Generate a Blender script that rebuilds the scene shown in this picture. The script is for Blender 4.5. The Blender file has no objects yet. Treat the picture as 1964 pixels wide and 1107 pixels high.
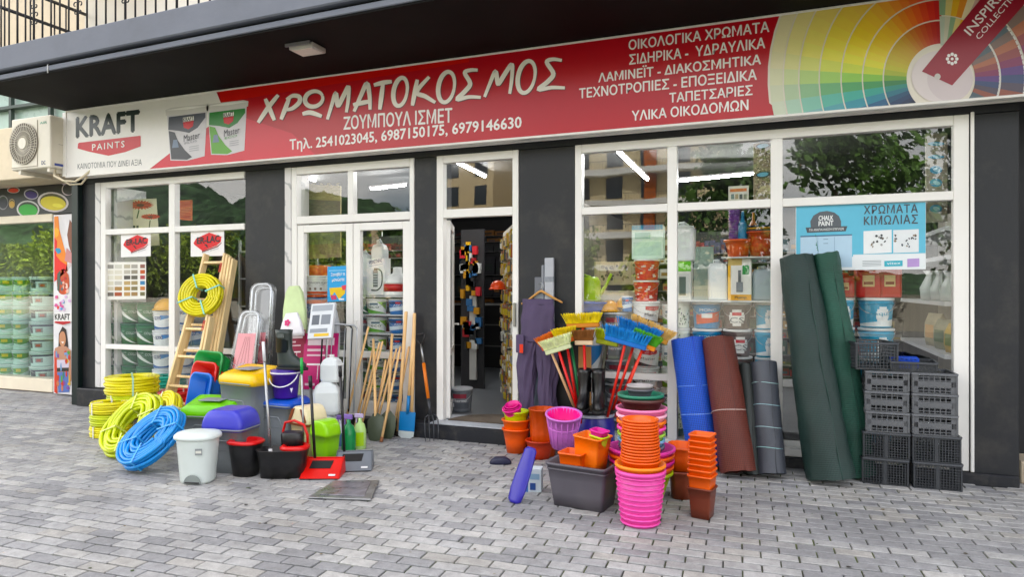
import bpy, bmesh, math, random
from mathutils import Vector, Matrix, noise as mnoise

R = math.radians
rnd = random.Random(7)
SC = bpy.context.scene
COL = SC.collection

# ------------------------------------------------------------------ camera
F = 1309.0
CAMH = 1.5
DIST = 6.2
PSI = R(21.3)
CX0, CY0 = 982.0, 553.0
cam_d = bpy.data.cameras.new('camera')
cam_d.lens = 24.0
cam_d.sensor_width = 36.0
cam_d.clip_start = 0.05
cam_d.clip_end = 3000
cam = bpy.data.objects.new('camera', cam_d)
cam.location = (0, -DIST, CAMH)
cam.rotation_euler = (R(90), 0, PSI)
COL.objects.link(cam)
SC.camera = cam

# ------------------------------------------------------------------ sky and sun
SUN_EL, SUN_AZ = R(52), R(18)      # azimuth from +y, clockwise seen from above
world = bpy.data.worlds.new('World')
SC.world = world
world.use_nodes = True
wn, wl = world.node_tree.nodes, world.node_tree.links
for n in list(wn):
    wn.remove(n)
w_out = wn.new('ShaderNodeOutputWorld')
w_bg = wn.new('ShaderNodeBackground')
w_sky = wn.new('ShaderNodeTexSky')
w_sky.sky_type = 'NISHITA'
w_sky.sun_disc = False
w_sky.sun_elevation = SUN_EL
w_sky.sun_rotation = SUN_AZ
w_sky.air_density = 1.0
w_sky.dust_density = 2.0
w_tc = wn.new('ShaderNodeTexCoord')
w_map = wn.new('ShaderNodeMapping')
w_map.inputs['Scale'].default_value = (1.0, 1.0, 2.6)
w_noise = wn.new('ShaderNodeTexNoise')
w_noise.inputs['Scale'].default_value = 2.3
w_noise.inputs['Detail'].default_value = 7
w_noise.inputs['Roughness'].default_value = 0.55
w_ramp = wn.new('ShaderNodeValToRGB')
w_ramp.color_ramp.elements[0].position = 0.40
w_ramp.color_ramp.elements[1].position = 0.62
w_mix = wn.new('ShaderNodeMixRGB')
w_mix.inputs['Color2'].default_value = (14.9, 14.3, 13.7, 1)
wl.new(w_tc.outputs['Generated'], w_map.inputs['Vector'])
wl.new(w_map.outputs['Vector'], w_noise.inputs['Vector'])
wl.new(w_noise.outputs['Fac'], w_ramp.inputs['Fac'])
wl.new(w_ramp.outputs['Color'], w_mix.inputs['Fac'])
wl.new(w_sky.outputs['Color'], w_mix.inputs['Color1'])
wl.new(w_mix.outputs['Color'], w_bg.inputs['Color'])
w_bg.inputs['Strength'].default_value = 0.10
wl.new(w_bg.outputs['Background'], w_out.inputs['Surface'])

sun_d = bpy.data.lights.new('sun', 'SUN')
sun_d.energy = 3.6
sun_d.angle = R(0.6)
sun_d.color = (1.0, 0.965, 0.91)
sun = bpy.data.objects.new('sun', sun_d)
sdir = Vector((math.sin(SUN_AZ) * math.cos(SUN_EL), math.cos(SUN_AZ) * math.cos(SUN_EL), math.sin(SUN_EL)))
sun.rotation_euler = sdir.to_track_quat('Z', 'Y').to_euler()
sun.location = (6, 12, 24)
COL.objects.link(sun)
SC.view_settings.view_transform = 'Standard'
SC.view_settings.look = 'None'
SC.view_settings.gamma = 1.0
SC.view_settings.use_curve_mapping = False
SC.view_settings.exposure = 1.6
SC.cycles.max_bounces = 10
SC.cycles.transparent_max_bounces = 24
SC.cycles.glossy_bounces = 4
SC.cycles.caustics_reflective = False
SC.cycles.caustics_refractive = False
SC.cycles.use_denoising = True

# ------------------------------------------------------------------ measuring helpers (surveyed from the photograph)
def ray(px, py):
    u, v = (px - CX0) / F, (CY0 - py) / F
    return Vector((-math.sin(PSI) + u * math.cos(PSI), math.cos(PSI) + u * math.sin(PSI), v))

def W(px, py, y=0.0):
    """point on the upright plane at depth y (facade plane is y = 0)"""
    d = ray(px, py)
    t = (DIST + y) / d.y
    return Vector((t * d.x, y, CAMH + t * d.z))

def G(px, py, z=0.0):
    """point on the level plane at height z"""
    d = ray(px, py)
    t = (z - CAMH) / d.z
    return Vector((t * d.x, -DIST + t * d.y, z))

def at_depth(px, py, t):
    d = ray(px, py)
    return Vector((t * d.x, -DIST + t * d.y, CAMH + t * d.z))

def GB(px, py, back):
    """ground point under a pixel, then pushed straight away from the camera by back metres"""
    g = G(px, py)
    d = Vector((g.x, g.y + DIST, 0)).normalized()
    return g + d * back

def gdepth(py):
    return CAMH * F / (py - CY0)

# ------------------------------------------------------------------ materials
def lin(c):
    return c / 12.92 if c <= 0.04045 else ((c + 0.055) / 1.055) ** 2.4

def rgb(h):
    if isinstance(h, tuple):
        return h
    h = h.lstrip('#')
    c = [lin(int(h[i:i + 2], 16) / 255) for i in (0, 2, 4)]
    l = 0.25 * c[0] + 0.6 * c[1] + 0.15 * c[2]
    return tuple(min(1.0, max(0.0, l + (v - l) * 1.14)) for v in c)

MATS = {}
def M(name, col='#808080', rough=0.5, metal=0.0, var=0.10, scale=5.0, bump=0.0, bscale=60.0, objvar=0.0, spec=0.5, emis=0.0, stretch=None, dirt=0.0, dscale=2.2):
    if name in MATS:
        return MATS[name]
    m = bpy.data.materials.new(name)
    m.use_nodes = True
    nt = m.node_tree
    b = nt.nodes['Principled BSDF']
    c = rgb(col)
    b.inputs['Roughness'].default_value = rough
    b.inputs['Metallic'].default_value = metal
    b.inputs['Specular IOR Level'].default_value = spec
    tc = nt.nodes.new('ShaderNodeTexCoord')
    vec = tc.outputs['Object']
    if stretch:
        mp = nt.nodes.new('ShaderNodeMapping')
        mp.inputs['Scale'].default_value = stretch
        nt.links.new(vec, mp.inputs['Vector'])
        vec = mp.outputs['Vector']
    nz = nt.nodes.new('ShaderNodeTexNoise')
    nz.inputs['Scale'].default_value = scale
    nz.inputs['Detail'].default_value = 6
    nt.links.new(vec, nz.inputs['Vector'])
    mr = nt.nodes.new('ShaderNodeMapRange')
    mr.inputs['From Min'].default_value = 0.3
    mr.inputs['From Max'].default_value = 0.7
    mr.inputs['To Min'].default_value = 1 - var
    mr.inputs['To Max'].default_value = 1 + var
    nt.links.new(nz.outputs['Fac'], mr.inputs['Value'])
    fac = mr.outputs['Result']
    if objvar:
        oi = nt.nodes.new('ShaderNodeObjectInfo')
        m2 = nt.nodes.new('ShaderNodeMapRange')
        m2.inputs['To Min'].default_value = 1 - objvar
        m2.inputs['To Max'].default_value = 1 + objvar
        nt.links.new(oi.outputs['Random'], m2.inputs['Value'])
        mu = nt.nodes.new('ShaderNodeMath')
        mu.operation = 'MULTIPLY'
        nt.links.new(fac, mu.inputs[0])
        nt.links.new(m2.outputs['Result'], mu.inputs[1])
        fac = mu.outputs[0]
    mx = nt.nodes.new('ShaderNodeVectorMath')
    mx.operation = 'SCALE'
    mx.inputs[0].default_value = c
    nt.links.new(fac, mx.inputs['Scale'])
    outc = mx.outputs['Vector']
    if dirt:
        n3 = nt.nodes.new('ShaderNodeTexNoise')
        n3.inputs['Scale'].default_value = dscale
        n3.inputs['Detail'].default_value = 9
        n3.inputs['Roughness'].default_value = 0.7
        nt.links.new(tc.outputs['Object'], n3.inputs['Vector'])
        r3 = nt.nodes.new('ShaderNodeMapRange')
        r3.inputs['From Min'].default_value = 0.5
        r3.inputs['From Max'].default_value = 0.75
        r3.inputs['To Max'].default_value = dirt
        nt.links.new(n3.outputs['Fac'], r3.inputs['Value'])
        md = nt.nodes.new('ShaderNodeMixRGB')
        md.inputs['Color2'].default_value = (0.16, 0.14, 0.11, 1)
        nt.links.new(r3.outputs['Result'], md.inputs['Fac'])
        nt.links.new(outc, md.inputs['Color1'])
        outc = md.outputs['Color']
    nt.links.new(outc, b.inputs['Base Color'])
    rr = nt.nodes.new('ShaderNodeMapRange')
    rr.inputs['To Min'].default_value = max(0.02, rough - 0.12)
    rr.inputs['To Max'].default_value = min(1, rough + 0.12)
    nt.links.new(nz.outputs['Fac'], rr.inputs['Value'])
    nt.links.new(rr.outputs['Result'], b.inputs['Roughness'])
    if bump:
        nb = nt.nodes.new('ShaderNodeTexNoise')
        nb.inputs['Scale'].default_value = bscale
        nb.inputs['Detail'].default_value = 4
        nt.links.new(vec, nb.inputs['Vector'])
        bp = nt.nodes.new('ShaderNodeBump')
        bp.inputs['Strength'].default_value = bump
        bp.inputs['Distance'].default_value = 0.01
        nt.links.new(nb.outputs['Fac'], bp.inputs['Height'])
        nt.links.new(bp.outputs['Normal'], b.inputs['Normal'])
    if emis:
        b.inputs['Emission Color'].default_value = (*c, 1)
        b.inputs['Emission Strength'].default_value = emis
    MATS[name] = m
    return m

def print_mat(name='printed_ink', rough=0.4, wear=0.06):
    """flat print: the ink colours sit in the mesh's colour attribute"""
    if name in MATS:
        return MATS[name]
    m = bpy.data.materials.new(name)
    m.use_nodes = True
    nt = m.node_tree
    b = nt.nodes['Principled BSDF']
    b.inputs['Roughness'].default_value = rough
    at = nt.nodes.new('ShaderNodeAttribute')
    at.attribute_name = 'Col'
    nz = nt.nodes.new('ShaderNodeTexNoise')
    nz.inputs['Scale'].default_value = 14
    nz.inputs['Detail'].default_value = 5
    tc = nt.nodes.new('ShaderNodeTexCoord')
    nt.links.new(tc.outputs['Object'], nz.inputs['Vector'])
    mr = nt.nodes.new('ShaderNodeMapRange')
    mr.inputs['To Min'].default_value = 1 - wear
    mr.inputs['To Max'].default_value = 1 + wear
    nt.links.new(nz.outputs['Fac'], mr.inputs['Value'])
    mx = nt.nodes.new('ShaderNodeVectorMath')
    mx.operation = 'SCALE'
    nt.links.new(at.outputs['Color'], mx.inputs[0])
    nt.links.new(mr.outputs['Result'], mx.inputs['Scale'])
    nt.links.new(mx.outputs['Vector'], b.inputs['Base Color'])
    MATS[name] = m
    return m

def glass_mat(name, base=0.10, tint=(0.86, 0.90, 0.89), rough=0.0, bump=0.0):
    if name in MATS:
        return MATS[name]
    m = bpy.data.materials.new(name)
    m.use_nodes = True
    nt = m.node_tree
    for n in list(nt.nodes):
        nt.nodes.remove(n)
    out = nt.nodes.new('ShaderNodeOutputMaterial')
    tr = nt.nodes.new('ShaderNodeBsdfTransparent')
    tr.inputs['Color'].default_value = (*tint, 1)
    gl = nt.nodes.new('ShaderNodeBsdfGlossy')
    gl.inputs['Roughness'].default_value = rough
    gl.inputs['Color'].default_value = (0.95, 0.97, 0.97, 1)
    fr = nt.nodes.new('ShaderNodeLayerWeight')      # Schlick's curve, the same from both sides of the pane
    fr.inputs['Blend'].default_value = 0.5
    pw = nt.nodes.new('ShaderNodeMath')
    pw.operation = 'POWER'
    pw.inputs[1].default_value = 5.0
    nt.links.new(fr.outputs['Facing'], pw.inputs[0])
    ad = nt.nodes.new('ShaderNodeMath')
    ad.operation = 'MULTIPLY_ADD'
    ad.use_clamp = True
    ad.inputs[1].default_value = 0.95 - base
    ad.inputs[2].default_value = 0.04 + base
    nt.links.new(pw.outputs[0], ad.inputs[0])
    mx = nt.nodes.new('ShaderNodeMixShader')
    nt.links.new(ad.outputs[0], mx.inputs['Fac'])
    nt.links.new(tr.outputs['BSDF'], mx.inputs[1])
    nt.links.new(gl.outputs['BSDF'], mx.inputs[2])
    if bump:      # float glass is never quite flat: slow waves bend what it mirrors
        tc = nt.nodes.new('ShaderNodeTexCoord')
        nz = nt.nodes.new('ShaderNodeTexNoise')
        nz.inputs['Scale'].default_value = 1.6
        nz.inputs['Detail'].default_value = 1
        nt.links.new(tc.outputs['Object'], nz.inputs['Vector'])
        bp = nt.nodes.new('ShaderNodeBump')
        bp.inputs['Strength'].default_value = bump
        bp.inputs['Distance'].default_value = 0.01
        nt.links.new(nz.outputs['Fac'], bp.inputs['Height'])
        nt.links.new(bp.outputs['Normal'], gl.inputs['Normal'])
    nt.links.new(mx.outputs['Shader'], out.inputs['Surface'])
    MATS[name] = m
    return m

# ------------------------------------------------------------------ mesh helpers
class MB:
    def __init__(s):
        s.v, s.f, s.sm, s.c = [], [], [], []

    def add(s, vs, fs, smooth=False, col=None):
        o = len(s.v)
        s.v += [Vector(p) for p in vs]
        for f in fs:
            s.f.append([i + o for i in f])
            s.sm.append(smooth)
            s.c.append(col)
        return s

    def box(s, x0, x1, y0, y1, z0, z1, col=None, mat=None):
        vs = [(x0, y0, z0), (x1, y0, z0), (x1, y1, z0), (x0, y1, z0), (x0, y0, z1), (x1, y0, z1), (x1, y1, z1), (x0, y1, z1)]
        if mat is not None:
            vs = [mat @ Vector(p) for p in vs]
        return s.add(vs, [(0, 3, 2, 1), (4, 5, 6, 7), (0, 1, 5, 4), (1, 2, 6, 5), (2, 3, 7, 6), (3, 0, 4, 7)], False, col)

    def cbox(s, c, sx, sy, sz, col=None, rot=None):
        m = Matrix.Translation(c)
        if rot is not None:
            m = m @ rot
        return s.box(-sx / 2, sx / 2, -sy / 2, sy / 2, -sz / 2, sz / 2, col, m)

    def tube(s, pts, r, seg=8, closed=False, caps=True, col=None, flat=None):
        pts = [Vector(p) for p in pts]
        n = len(pts)
        rs = r if isinstance(r, (list, tuple)) else [r] * n
        vs, prev = [], None
        for i, p in enumerate(pts):
            if closed:
                t = pts[(i + 1) % n] - pts[i - 1]
            else:
                t = pts[min(i + 1, n - 1)] - pts[max(i - 1, 0)]
            t.normalize()
            if prev is None:
                a = Vector((0, 0, 1)) if abs(t.z) < 0.9 else Vector((1, 0, 0))
                u = t.cross(a).normalized()
            else:
                u = (prev - t * prev.dot(t)).normalized()
            prev = u
            w = t.cross(u)
            for k in range(seg):
                a = 2 * math.pi * k / seg
                vs.append(p + (u * math.cos(a) + w * math.sin(a) * (flat or 1)) * rs[i])
        fs = []
        m = n if closed else n - 1
        for i in range(m):
            j = (i + 1) % n
            for k in range(seg):
                l = (k + 1) % seg
                fs.append((i * seg + k, i * seg + l, j * seg + l, j * seg + k))
        s.add(vs, fs, True, col)
        if caps and not closed:
            o = len(s.v) - len(vs)
            s.f.append([o + k for k in range(seg)][::-1])
            s.f.append([o + (n - 1) * seg + k for k in range(seg)])
            s.sm += [False, False]
            s.c += [col, col]
        return s

    def loft(s, loops, cap0=True, cap1=True, smooth=True, closed=True, col=None):
        n = len(loops[0])
        o = len(s.v)
        for lp in loops:
            s.v += [Vector(p) for p in lp]
        for i in range(len(loops) - 1):
            for k in range(n if closed else n - 1):
                l = (k + 1) % n
                s.f.append([o + i * n + k, o + i * n + l, o + (i + 1) * n + l, o + (i + 1) * n + k])
                s.sm.append(smooth)
                s.c.append(col)
        if cap0:
            s.f.append([o + k for k in range(n)][::-1]); s.sm.append(False); s.c.append(col)
        if cap1:
            s.f.append([o + (len(loops) - 1) * n + k for k in range(n)]); s.sm.append(False); s.c.append(col)
        return s

    def lathe(s, prof, seg=24, sx=1.0, sy=1.0, cap0=True, cap1=True, col=None, c=(0, 0, 0)):
        loops = [[(c[0] + r * sx * math.cos(2 * math.pi * k / seg), c[1] + r * sy * math.sin(2 * math.pi * k / seg), c[2] + z) for k in range(seg)] for r, z in prof]
        return s.loft(loops, cap0, cap1, True, True, col)

    def poly(s, pts, col=None):
        return s.add(pts, [list(range(len(pts)))], False, col)

    def prism(s, pts, d, col=None):
        """outline pts (3-D, planar) pushed along vector d"""
        d = Vector(d)
        a = [Vector(p) for p in pts]
        b = [p + d for p in a]
        n = len(a)
        fs = [list(range(n))[::-1], [n + k for k in range(n)]]
        fs += [(k, (k + 1) % n, n + (k + 1) % n, n + k) for k in range(n)]
        return s.add(a + b, fs, False, col)

    def mesh(s, name, mat, bevel=0.0, bseg=1, weld=False, fix=True):
        me = bpy.data.meshes.new(name)
        me.from_pydata([tuple(p) for p in s.v], [], s.f)
        hascol = any(c is not None for c in s.c)
        if hascol:
            ca = me.color_attributes.new('Col', 'FLOAT_COLOR', 'CORNER')
            i = 0
            for f, c in zip(s.f, s.c):
                c = c or (0.5, 0.5, 0.5)
                for _ in f:
                    ca.data[i].color = (*c, 1)
                    i += 1
        me.polygons.foreach_set('use_smooth', s.sm)
        if bevel or fix:
            bm = bmesh.new()
            bm.from_mesh(me)
            if weld:
                bmesh.ops.remove_doubles(bm, verts=bm.verts, dist=0.0002)
            if fix:
                bmesh.ops.recalc_face_normals(bm, faces=bm.faces)
            if bevel:
                es = [e for e in bm.edges if len(e.link_faces) == 2 and e.calc_face_angle(0) > R(35)]
                bmesh.ops.bevel(bm, geom=es, offset=bevel, segments=bseg, profile=0.7, affect='EDGES', clamp_overlap=True)
            bm.to_mesh(me)
            bm.free()
        if mat is not None:
            me.materials.append(mat)
        me.update()
        return me

    def build(s, name, mat, parent=None, **kw):
        return obj(name, s.mesh(name, mat, **kw), parent)

def obj(name, me, parent=None):
    o = bpy.data.objects.new(name, me)
    COL.objects.link(o)
    if parent is not None:
        o.parent = parent
    return o

def tag(o, label=None, cat=None, group=None, kind=None):
    if label: o['label'] = label
    if cat: o['category'] = cat
    if group: o['group'] = group
    if kind: o['kind'] = kind
    return o

def thing(name, label, cat, loc=(0, 0, 0), rz=0.0, group=None, mat=None):
    o = bpy.data.objects.new(name, None)
    o.empty_display_size = 0.05
    COL.objects.link(o)
    if mat is not None:
        o.matrix_world = mat
    else:
        o.location = loc
        o.rotation_euler = (0, 0, rz)
    return tag(o, label, cat, group)

KIDS = {}
def dup(src, label, mat=None, loc=None, rz=None, scale=None, group=None):
    """a copy of a thing with copies of its parts and their sub-parts; meshes are shared"""
    if src.name not in KIDS:
        KIDS[src.name] = [(c, list(c.children)) for c in src.children]
    r = src.copy()
    COL.objects.link(r)
    if mat is not None: r.matrix_world = mat
    if loc is not None: r.location = loc
    if rz is not None: r.rotation_euler = (0, 0, rz)
    if scale is not None: r.scale = scale
    if label: r['label'] = label
    if group: r['group'] = group
    for c, gs in KIDS[src.name]:
        d = c.copy(); COL.objects.link(d); d.parent = r
        for g in gs:
            e = g.copy(); COL.objects.link(e); e.parent = d
    return r

def frame_mat(base, top, side=Vector((1, 0, 0))):
    """pose: local z from base to top, local x as near as may be to side"""
    base, top = Vector(base), Vector(top)
    z = (top - base).normalized()
    x = (Vector(side) - z * Vector(side).dot(z)).normalized()
    y = z.cross(x)
    m = Matrix((x, y, z)).transposed().to_4x4()
    m.translation = base
    return m

def rrect(w, d, r, z, n=5, cx=0.0, cy=0.0):
    pts = []
    r = min(r, w / 2 - 1e-4, d / 2 - 1e-4)
    for sx, sy, a0 in ((1, 1, 0), (-1, 1, 90), (-1, -1, 180), (1, -1, 270)):
        for k in range(n):
            a = R(a0 + 90 * k / (n - 1))
            pts.append((cx + sx * (w / 2 - r) + r * math.cos(a), cy + sy * (d / 2 - r) + r * math.sin(a), z))
    return pts

def ell(cx, cy, rx, ry, rot=0.0, n=20, a0=0.0, a1=360.0):
    out = []
    full = abs(a1 - a0) >= 360
    for k in range(n):
        a = R(a0 + (a1 - a0) * k / (n if full else n - 1))
        x, y = rx * math.cos(a), ry * math.sin(a)
        c, s = math.cos(R(rot)), math.sin(R(rot))
        out.append((cx + x * c - y * s, cy + x * s + y * c))
    return out

def px_poly(mb, pts, y, col):
    mb.poly([W(a, b, y) for a, b in pts], rgb(col))

def px_stroke(mb, pts, w, y, col, taper=True):
    """brush stroke laid flat on the plane y; pts and width in photograph pixels"""
    pts = [Vector(p) for p in pts]
    # smooth with Catmull-Rom
    q = []
    n = len(pts)
    for i in range(n - 1):
        p0, p1, p2, p3 = pts[max(i - 1, 0)], pts[i], pts[i + 1], pts[min(i + 2, n - 1)]
        for k in range(5):
            t = k / 5
            q.append(0.5 * ((2 * p1) + (p2 - p0) * t + (2 * p0 - 5 * p1 + 4 * p2 - p3) * t * t + (3 * p1 - p0 - 3 * p2 + p3) * t ** 3))
    q.append(pts[-1])
    n = len(q)
    L, Rr = [], []
    for i, p in enumerate(q):
        t = (q[min(i + 1, n - 1)] - q[max(i - 1, 0)])
        if t.length < 1e-6: t = Vector((1, 0))
        t.normalize()
        nrm = Vector((-t.y, t.x))
        f = 1.0
        if taper:
            f = 0.62 + 0.38 * math.sin(math.pi * min(1, (i + 0.8) / (n + 0.6)))
        L.append(p + nrm * w * f / 2); Rr.append(p - nrm * w * f / 2)
    for i in range(n - 1):
        mb.poly([W(a.x, a.y, y - .00003 * i) for a in (L[i], L[i + 1], Rr[i + 1], Rr[i])], rgb(col))

TEXTS = {}
BOLD = ((0, 0), (1, 0), (-1, 0), (0, 1), (0, -1))
def text_mesh(body, off=0.0, shear=0.0, space=1.0):
    body = body.replace('Κ', 'K').replace('Ζ', 'Z')
    key = (body, off, shear, space)
    if key in TEXTS:
        return TEXTS[key]
    cu = bpy.data.curves.new('lettering', 'FONT')
    cu.body = body
    cu.offset = off
    cu.shear = shear
    cu.space_character = space
    cu.resolution_u = 2
    o = bpy.data.objects.new('lettering', cu)
    me = bpy.data.meshes.new_from_object(o)
    bpy.data.objects.remove(o)
    vs = [v.co.copy() for v in me.vertices]
    fs = [list(p.vertices) for p in me.polygons]
    bpy.data.meshes.remove(me)
    bpy.data.curves.remove(cu)
    x0 = min(v.x for v in vs); x1 = max(v.x for v in vs)
    y0 = min(v.y for v in vs); y1 = max(v.y for v in vs)
    vs = [((v.x - x0) / (x1 - x0), (v.y - y0) / (y1 - y0)) for v in vs]
    TEXTS[key] = (vs, fs, (x1 - x0) / (y1 - y0))
    return TEXTS[key]

def add_text(mb, body, origin, right, up, col, off=0.0, shear=0.0, space=1.0):
    """letters filling the parallelogram origin, right, up (bounding box of the ink)"""
    vs, fs, _ = text_mesh(body, 0, shear, space)
    origin, right, up = Vector(origin), Vector(right), Vector(up)
    nrm = right.cross(up).normalized()
    k = off * up.length * .55
    for i, (dx, dy) in enumerate(BOLD if off else BOLD[:1]):
        o = origin + right.normalized() * dx * k + up.normalized() * dy * k + nrm * .00025 * i
        mb.add([o + right * a + up * b for a, b in vs], fs, False, rgb(col))

def px_text(mb, body, p0, p1, h, y, col, off=0.0, shear=0.0, space=1.0, h1=None):
    """p0/p1: photograph pixels of the ink's lower left / lower right; h: ink height in pixels at the left (h1 at the right)"""
    a, b = W(*p0, y), W(*p1, y)
    up0 = W(p0[0], p0[1] - h, y) - a
    vs, fs, _ = text_mesh(body, 0, shear, space)
    up1 = up0 if h1 is None else W(p1[0], p1[1] - h1, y) - b
    k = off * up0.length * .8
    for i, (dx, dy) in enumerate(BOLD if off else BOLD[:1]):
        o = a + Vector((dx * k, -.00025 * i, dy * k))
        mb.add([o + (b - a) * s + (up0 * (1 - s) + up1 * s) * t for s, t in vs], fs, False, rgb(col))

def wrap_text(mb, body, r, z, w, h, col, th0=0.0, off=0.02):
    vs, fs, _ = text_mesh(body)
    out = []
    for a, b in vs:
        th = th0 + (a - 0.5) * w / r
        out.append((r * math.sin(th), -r * math.cos(th), z + b * h))
    mb.add(out, fs, False, rgb(col))

def wrap_strip(mb, rf, th0, th1, zl, zh, col, n=10, eps=0.002):
    """printed band on a round body: angles from the front (-y), heights as functions of 0..1"""
    for k in range(n):
        a, b = k / n, (k + 1) / n
        q = []
        for s, zf in ((a, zl), (b, zl), (b, zh), (a, zh)):
            th = th0 + (th1 - th0) * s
            z = zf(s) if callable(zf) else zf
            r = rf(z) + eps
            q.append((r * math.sin(th), -r * math.cos(th), z))
        mb.poly(q, rgb(col))
PM = print_mat()
# ================================================================== THE SETTING
MOSS = None
def joint_mat():
    m = bpy.data.materials.new('joint_sand')
    m.use_nodes = True
    nt = m.node_tree
    b = nt.nodes['Principled BSDF']
    b.inputs['Roughness'].default_value = 0.95
    tc = nt.nodes.new('ShaderNodeTexCoord')
    nz = nt.nodes.new('ShaderNodeTexNoise')
    nz.inputs['Scale'].default_value = 1.1
    nz.inputs['Detail'].default_value = 8
    nz.inputs['Roughness'].default_value = 0.75
    rp = nt.nodes.new('ShaderNodeValToRGB')
    e = rp.color_ramp.elements
    e[0].position, e[0].color = 0.42, (0.055, 0.053, 0.050, 1)
    e[1].position, e[1].color = 0.57, (0.10, 0.13, 0.030, 1)
    nt.links.new(tc.outputs['Object'], nz.inputs['Vector'])
    nt.links.new(nz.outputs['Fac'], rp.inputs['Fac'])
    nt.links.new(rp.outputs['Color'], b.inputs['Base Color'])
    return m

def paver_mat():
    m = bpy.data.materials.new('paver_concrete')
    m.use_nodes = True
    nt = m.node_tree
    b = nt.nodes['Principled BSDF']
    b.inputs['Roughness'].default_value = 0.62
    at = nt.nodes.new('ShaderNodeAttribute'); at.attribute_name = 'Col'
    geo = nt.nodes.new('ShaderNodeNewGeometry')
    n1 = nt.nodes.new('ShaderNodeTexNoise'); n1.inputs['Scale'].default_value = 1.3; n1.inputs['Detail'].default_value = 8; n1.inputs['Roughness'].default_value = 0.65
    n2 = nt.nodes.new('ShaderNodeTexNoise'); n2.inputs['Scale'].default_value = 90; n2.inputs['Detail'].default_value = 4
    n3 = nt.nodes.new('ShaderNodeTexNoise'); n3.inputs['Scale'].default_value = 14; n3.inputs['Detail'].default_value = 6; n3.inputs['Roughness'].default_value = 0.7
    for n in (n1, n2, n3):
        nt.links.new(geo.outputs['Position'], n.inputs['Vector'])
    def mr(src, a, b_, lo, hi):
        q = nt.nodes.new('ShaderNodeMapRange')
        q.inputs['From Min'].default_value, q.inputs['From Max'].default_value = a, b_
        q.inputs['To Min'].default_value, q.inputs['To Max'].default_value = lo, hi
        nt.links.new(src, q.inputs['Value'])
        return q.outputs['Result']
    f1 = mr(n1.outputs['Fac'], .3, .7, .74, 1.14)
    f2 = mr(n2.outputs['Fac'], .3, .7, .90, 1.10)
    f3 = mr(n3.outputs['Fac'], .38, .72, 1.10, .72)
    m1 = nt.nodes.new('ShaderNodeMath'); m1.operation = 'MULTIPLY'
    m2 = nt.nodes.new('ShaderNodeMath'); m2.operation = 'MULTIPLY'
    nt.links.new(f1, m1.inputs[0]); nt.links.new(f2, m1.inputs[1])
    nt.links.new(m1.outputs[0], m2.inputs[0]); nt.links.new(f3, m2.inputs[1])
    sc = nt.nodes.new('ShaderNodeVectorMath'); sc.operation = 'SCALE'
    nt.links.new(at.outputs['Color'], sc.inputs[0]); nt.links.new(m2.outputs[0], sc.inputs['Scale'])
    nt.links.new(sc.outputs['Vector'], b.inputs['Base Color'])
    bp = nt.nodes.new('ShaderNodeBump'); bp.inputs['Strength'].default_value = 0.25; bp.inputs['Distance'].default_value = 0.004
    nt.links.new(n2.outputs['Fac'], bp.inputs['Height'])
    nt.links.new(bp.outputs['Normal'], b.inputs['Normal'])
    return m

mb = MB(); mb.box(-420, 420, -420, 420, -0.6, -0.15)
tag(mb.build('ground', M('earth', '#6d6a58', 0.95, var=0.3, scale=0.2)), kind='structure')
mb = MB(); mb.box(-60, 60, -17.5, -9.0, -0.16, -0.13)
tag(mb.build('road', M('asphalt', '#545355', 0.9, var=0.15, scale=3, bump=.3, bscale=200)), kind='structure')
mb = MB(); mb.box(-60, 60, -20.5, -17.5, -0.16, 0.0)
tag(mb.build('far_pavement', M('far_concrete', '#8d8b86', 0.9)), kind='structure')
mb = MB(); mb.box(-60, 60, -21.2, -20.5, -0.16, 1.0)
tag(mb.build('garden_wall', M('garden_wall_render', '#b9b2a4', 0.9)), 'low pale garden wall mirrored across the street', 'wall')

mb = MB(); mb.box(-40, 30, -9.0, 9.0, -0.15, -0.011)
pavement = tag(mb.build('pavement', joint_mat()), kind='structure')
PVM = paver_mat()
PCOL = [(.357, .355, .360), (.39, .386, .386), (.312, .311, .322), (.425, .418, .408), (.336, .332, .334), (.268, .268, .28), (.372, .359, .343), (.40, .396, .396)]
def paver_geo(mb, cx, cy, ang, jx, col, L=0.2, Wd=0.1):
    g, gy, ch, z0, z1 = 0.0046, 0.0076, 0.0035, -0.03, 0.0
    c, s = math.cos(ang), math.sin(ang)
    dz = jx
    def p(x, y, z):
        return (cx + x * c - y * s, cy + x * s + y * c, z + dz * (1 if x > 0 else -1))
    a, b = L / 2 - g, Wd / 2 - gy
    lo = [p(-a, -b, z0), p(a, -b, z0), p(a, b, z0), p(-a, b, z0)]
    mi = [p(-a, -b, z1 - ch), p(a, -b, z1 - ch), p(a, b, z1 - ch), p(-a, b, z1 - ch)]
    hi = [p(-a + ch, -b + ch, z1), p(a - ch, -b + ch, z1), p(a - ch, b - ch, z1), p(-a + ch, b - ch, z1)]
    vs = lo + mi + hi
    fs = [(8, 9, 10, 11)]
    for k in range(4):
        l = (k + 1) % 4
        fs += [(k, l, 4 + l, 4 + k), (4 + k, 4 + l, 8 + l, 8 + k)]
    mb.add(vs, fs, False, col)
PROT = R(3.0)
prng = random.Random(3)
cells = []
ca, sa = math.cos(PROT), math.sin(PROT)
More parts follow.
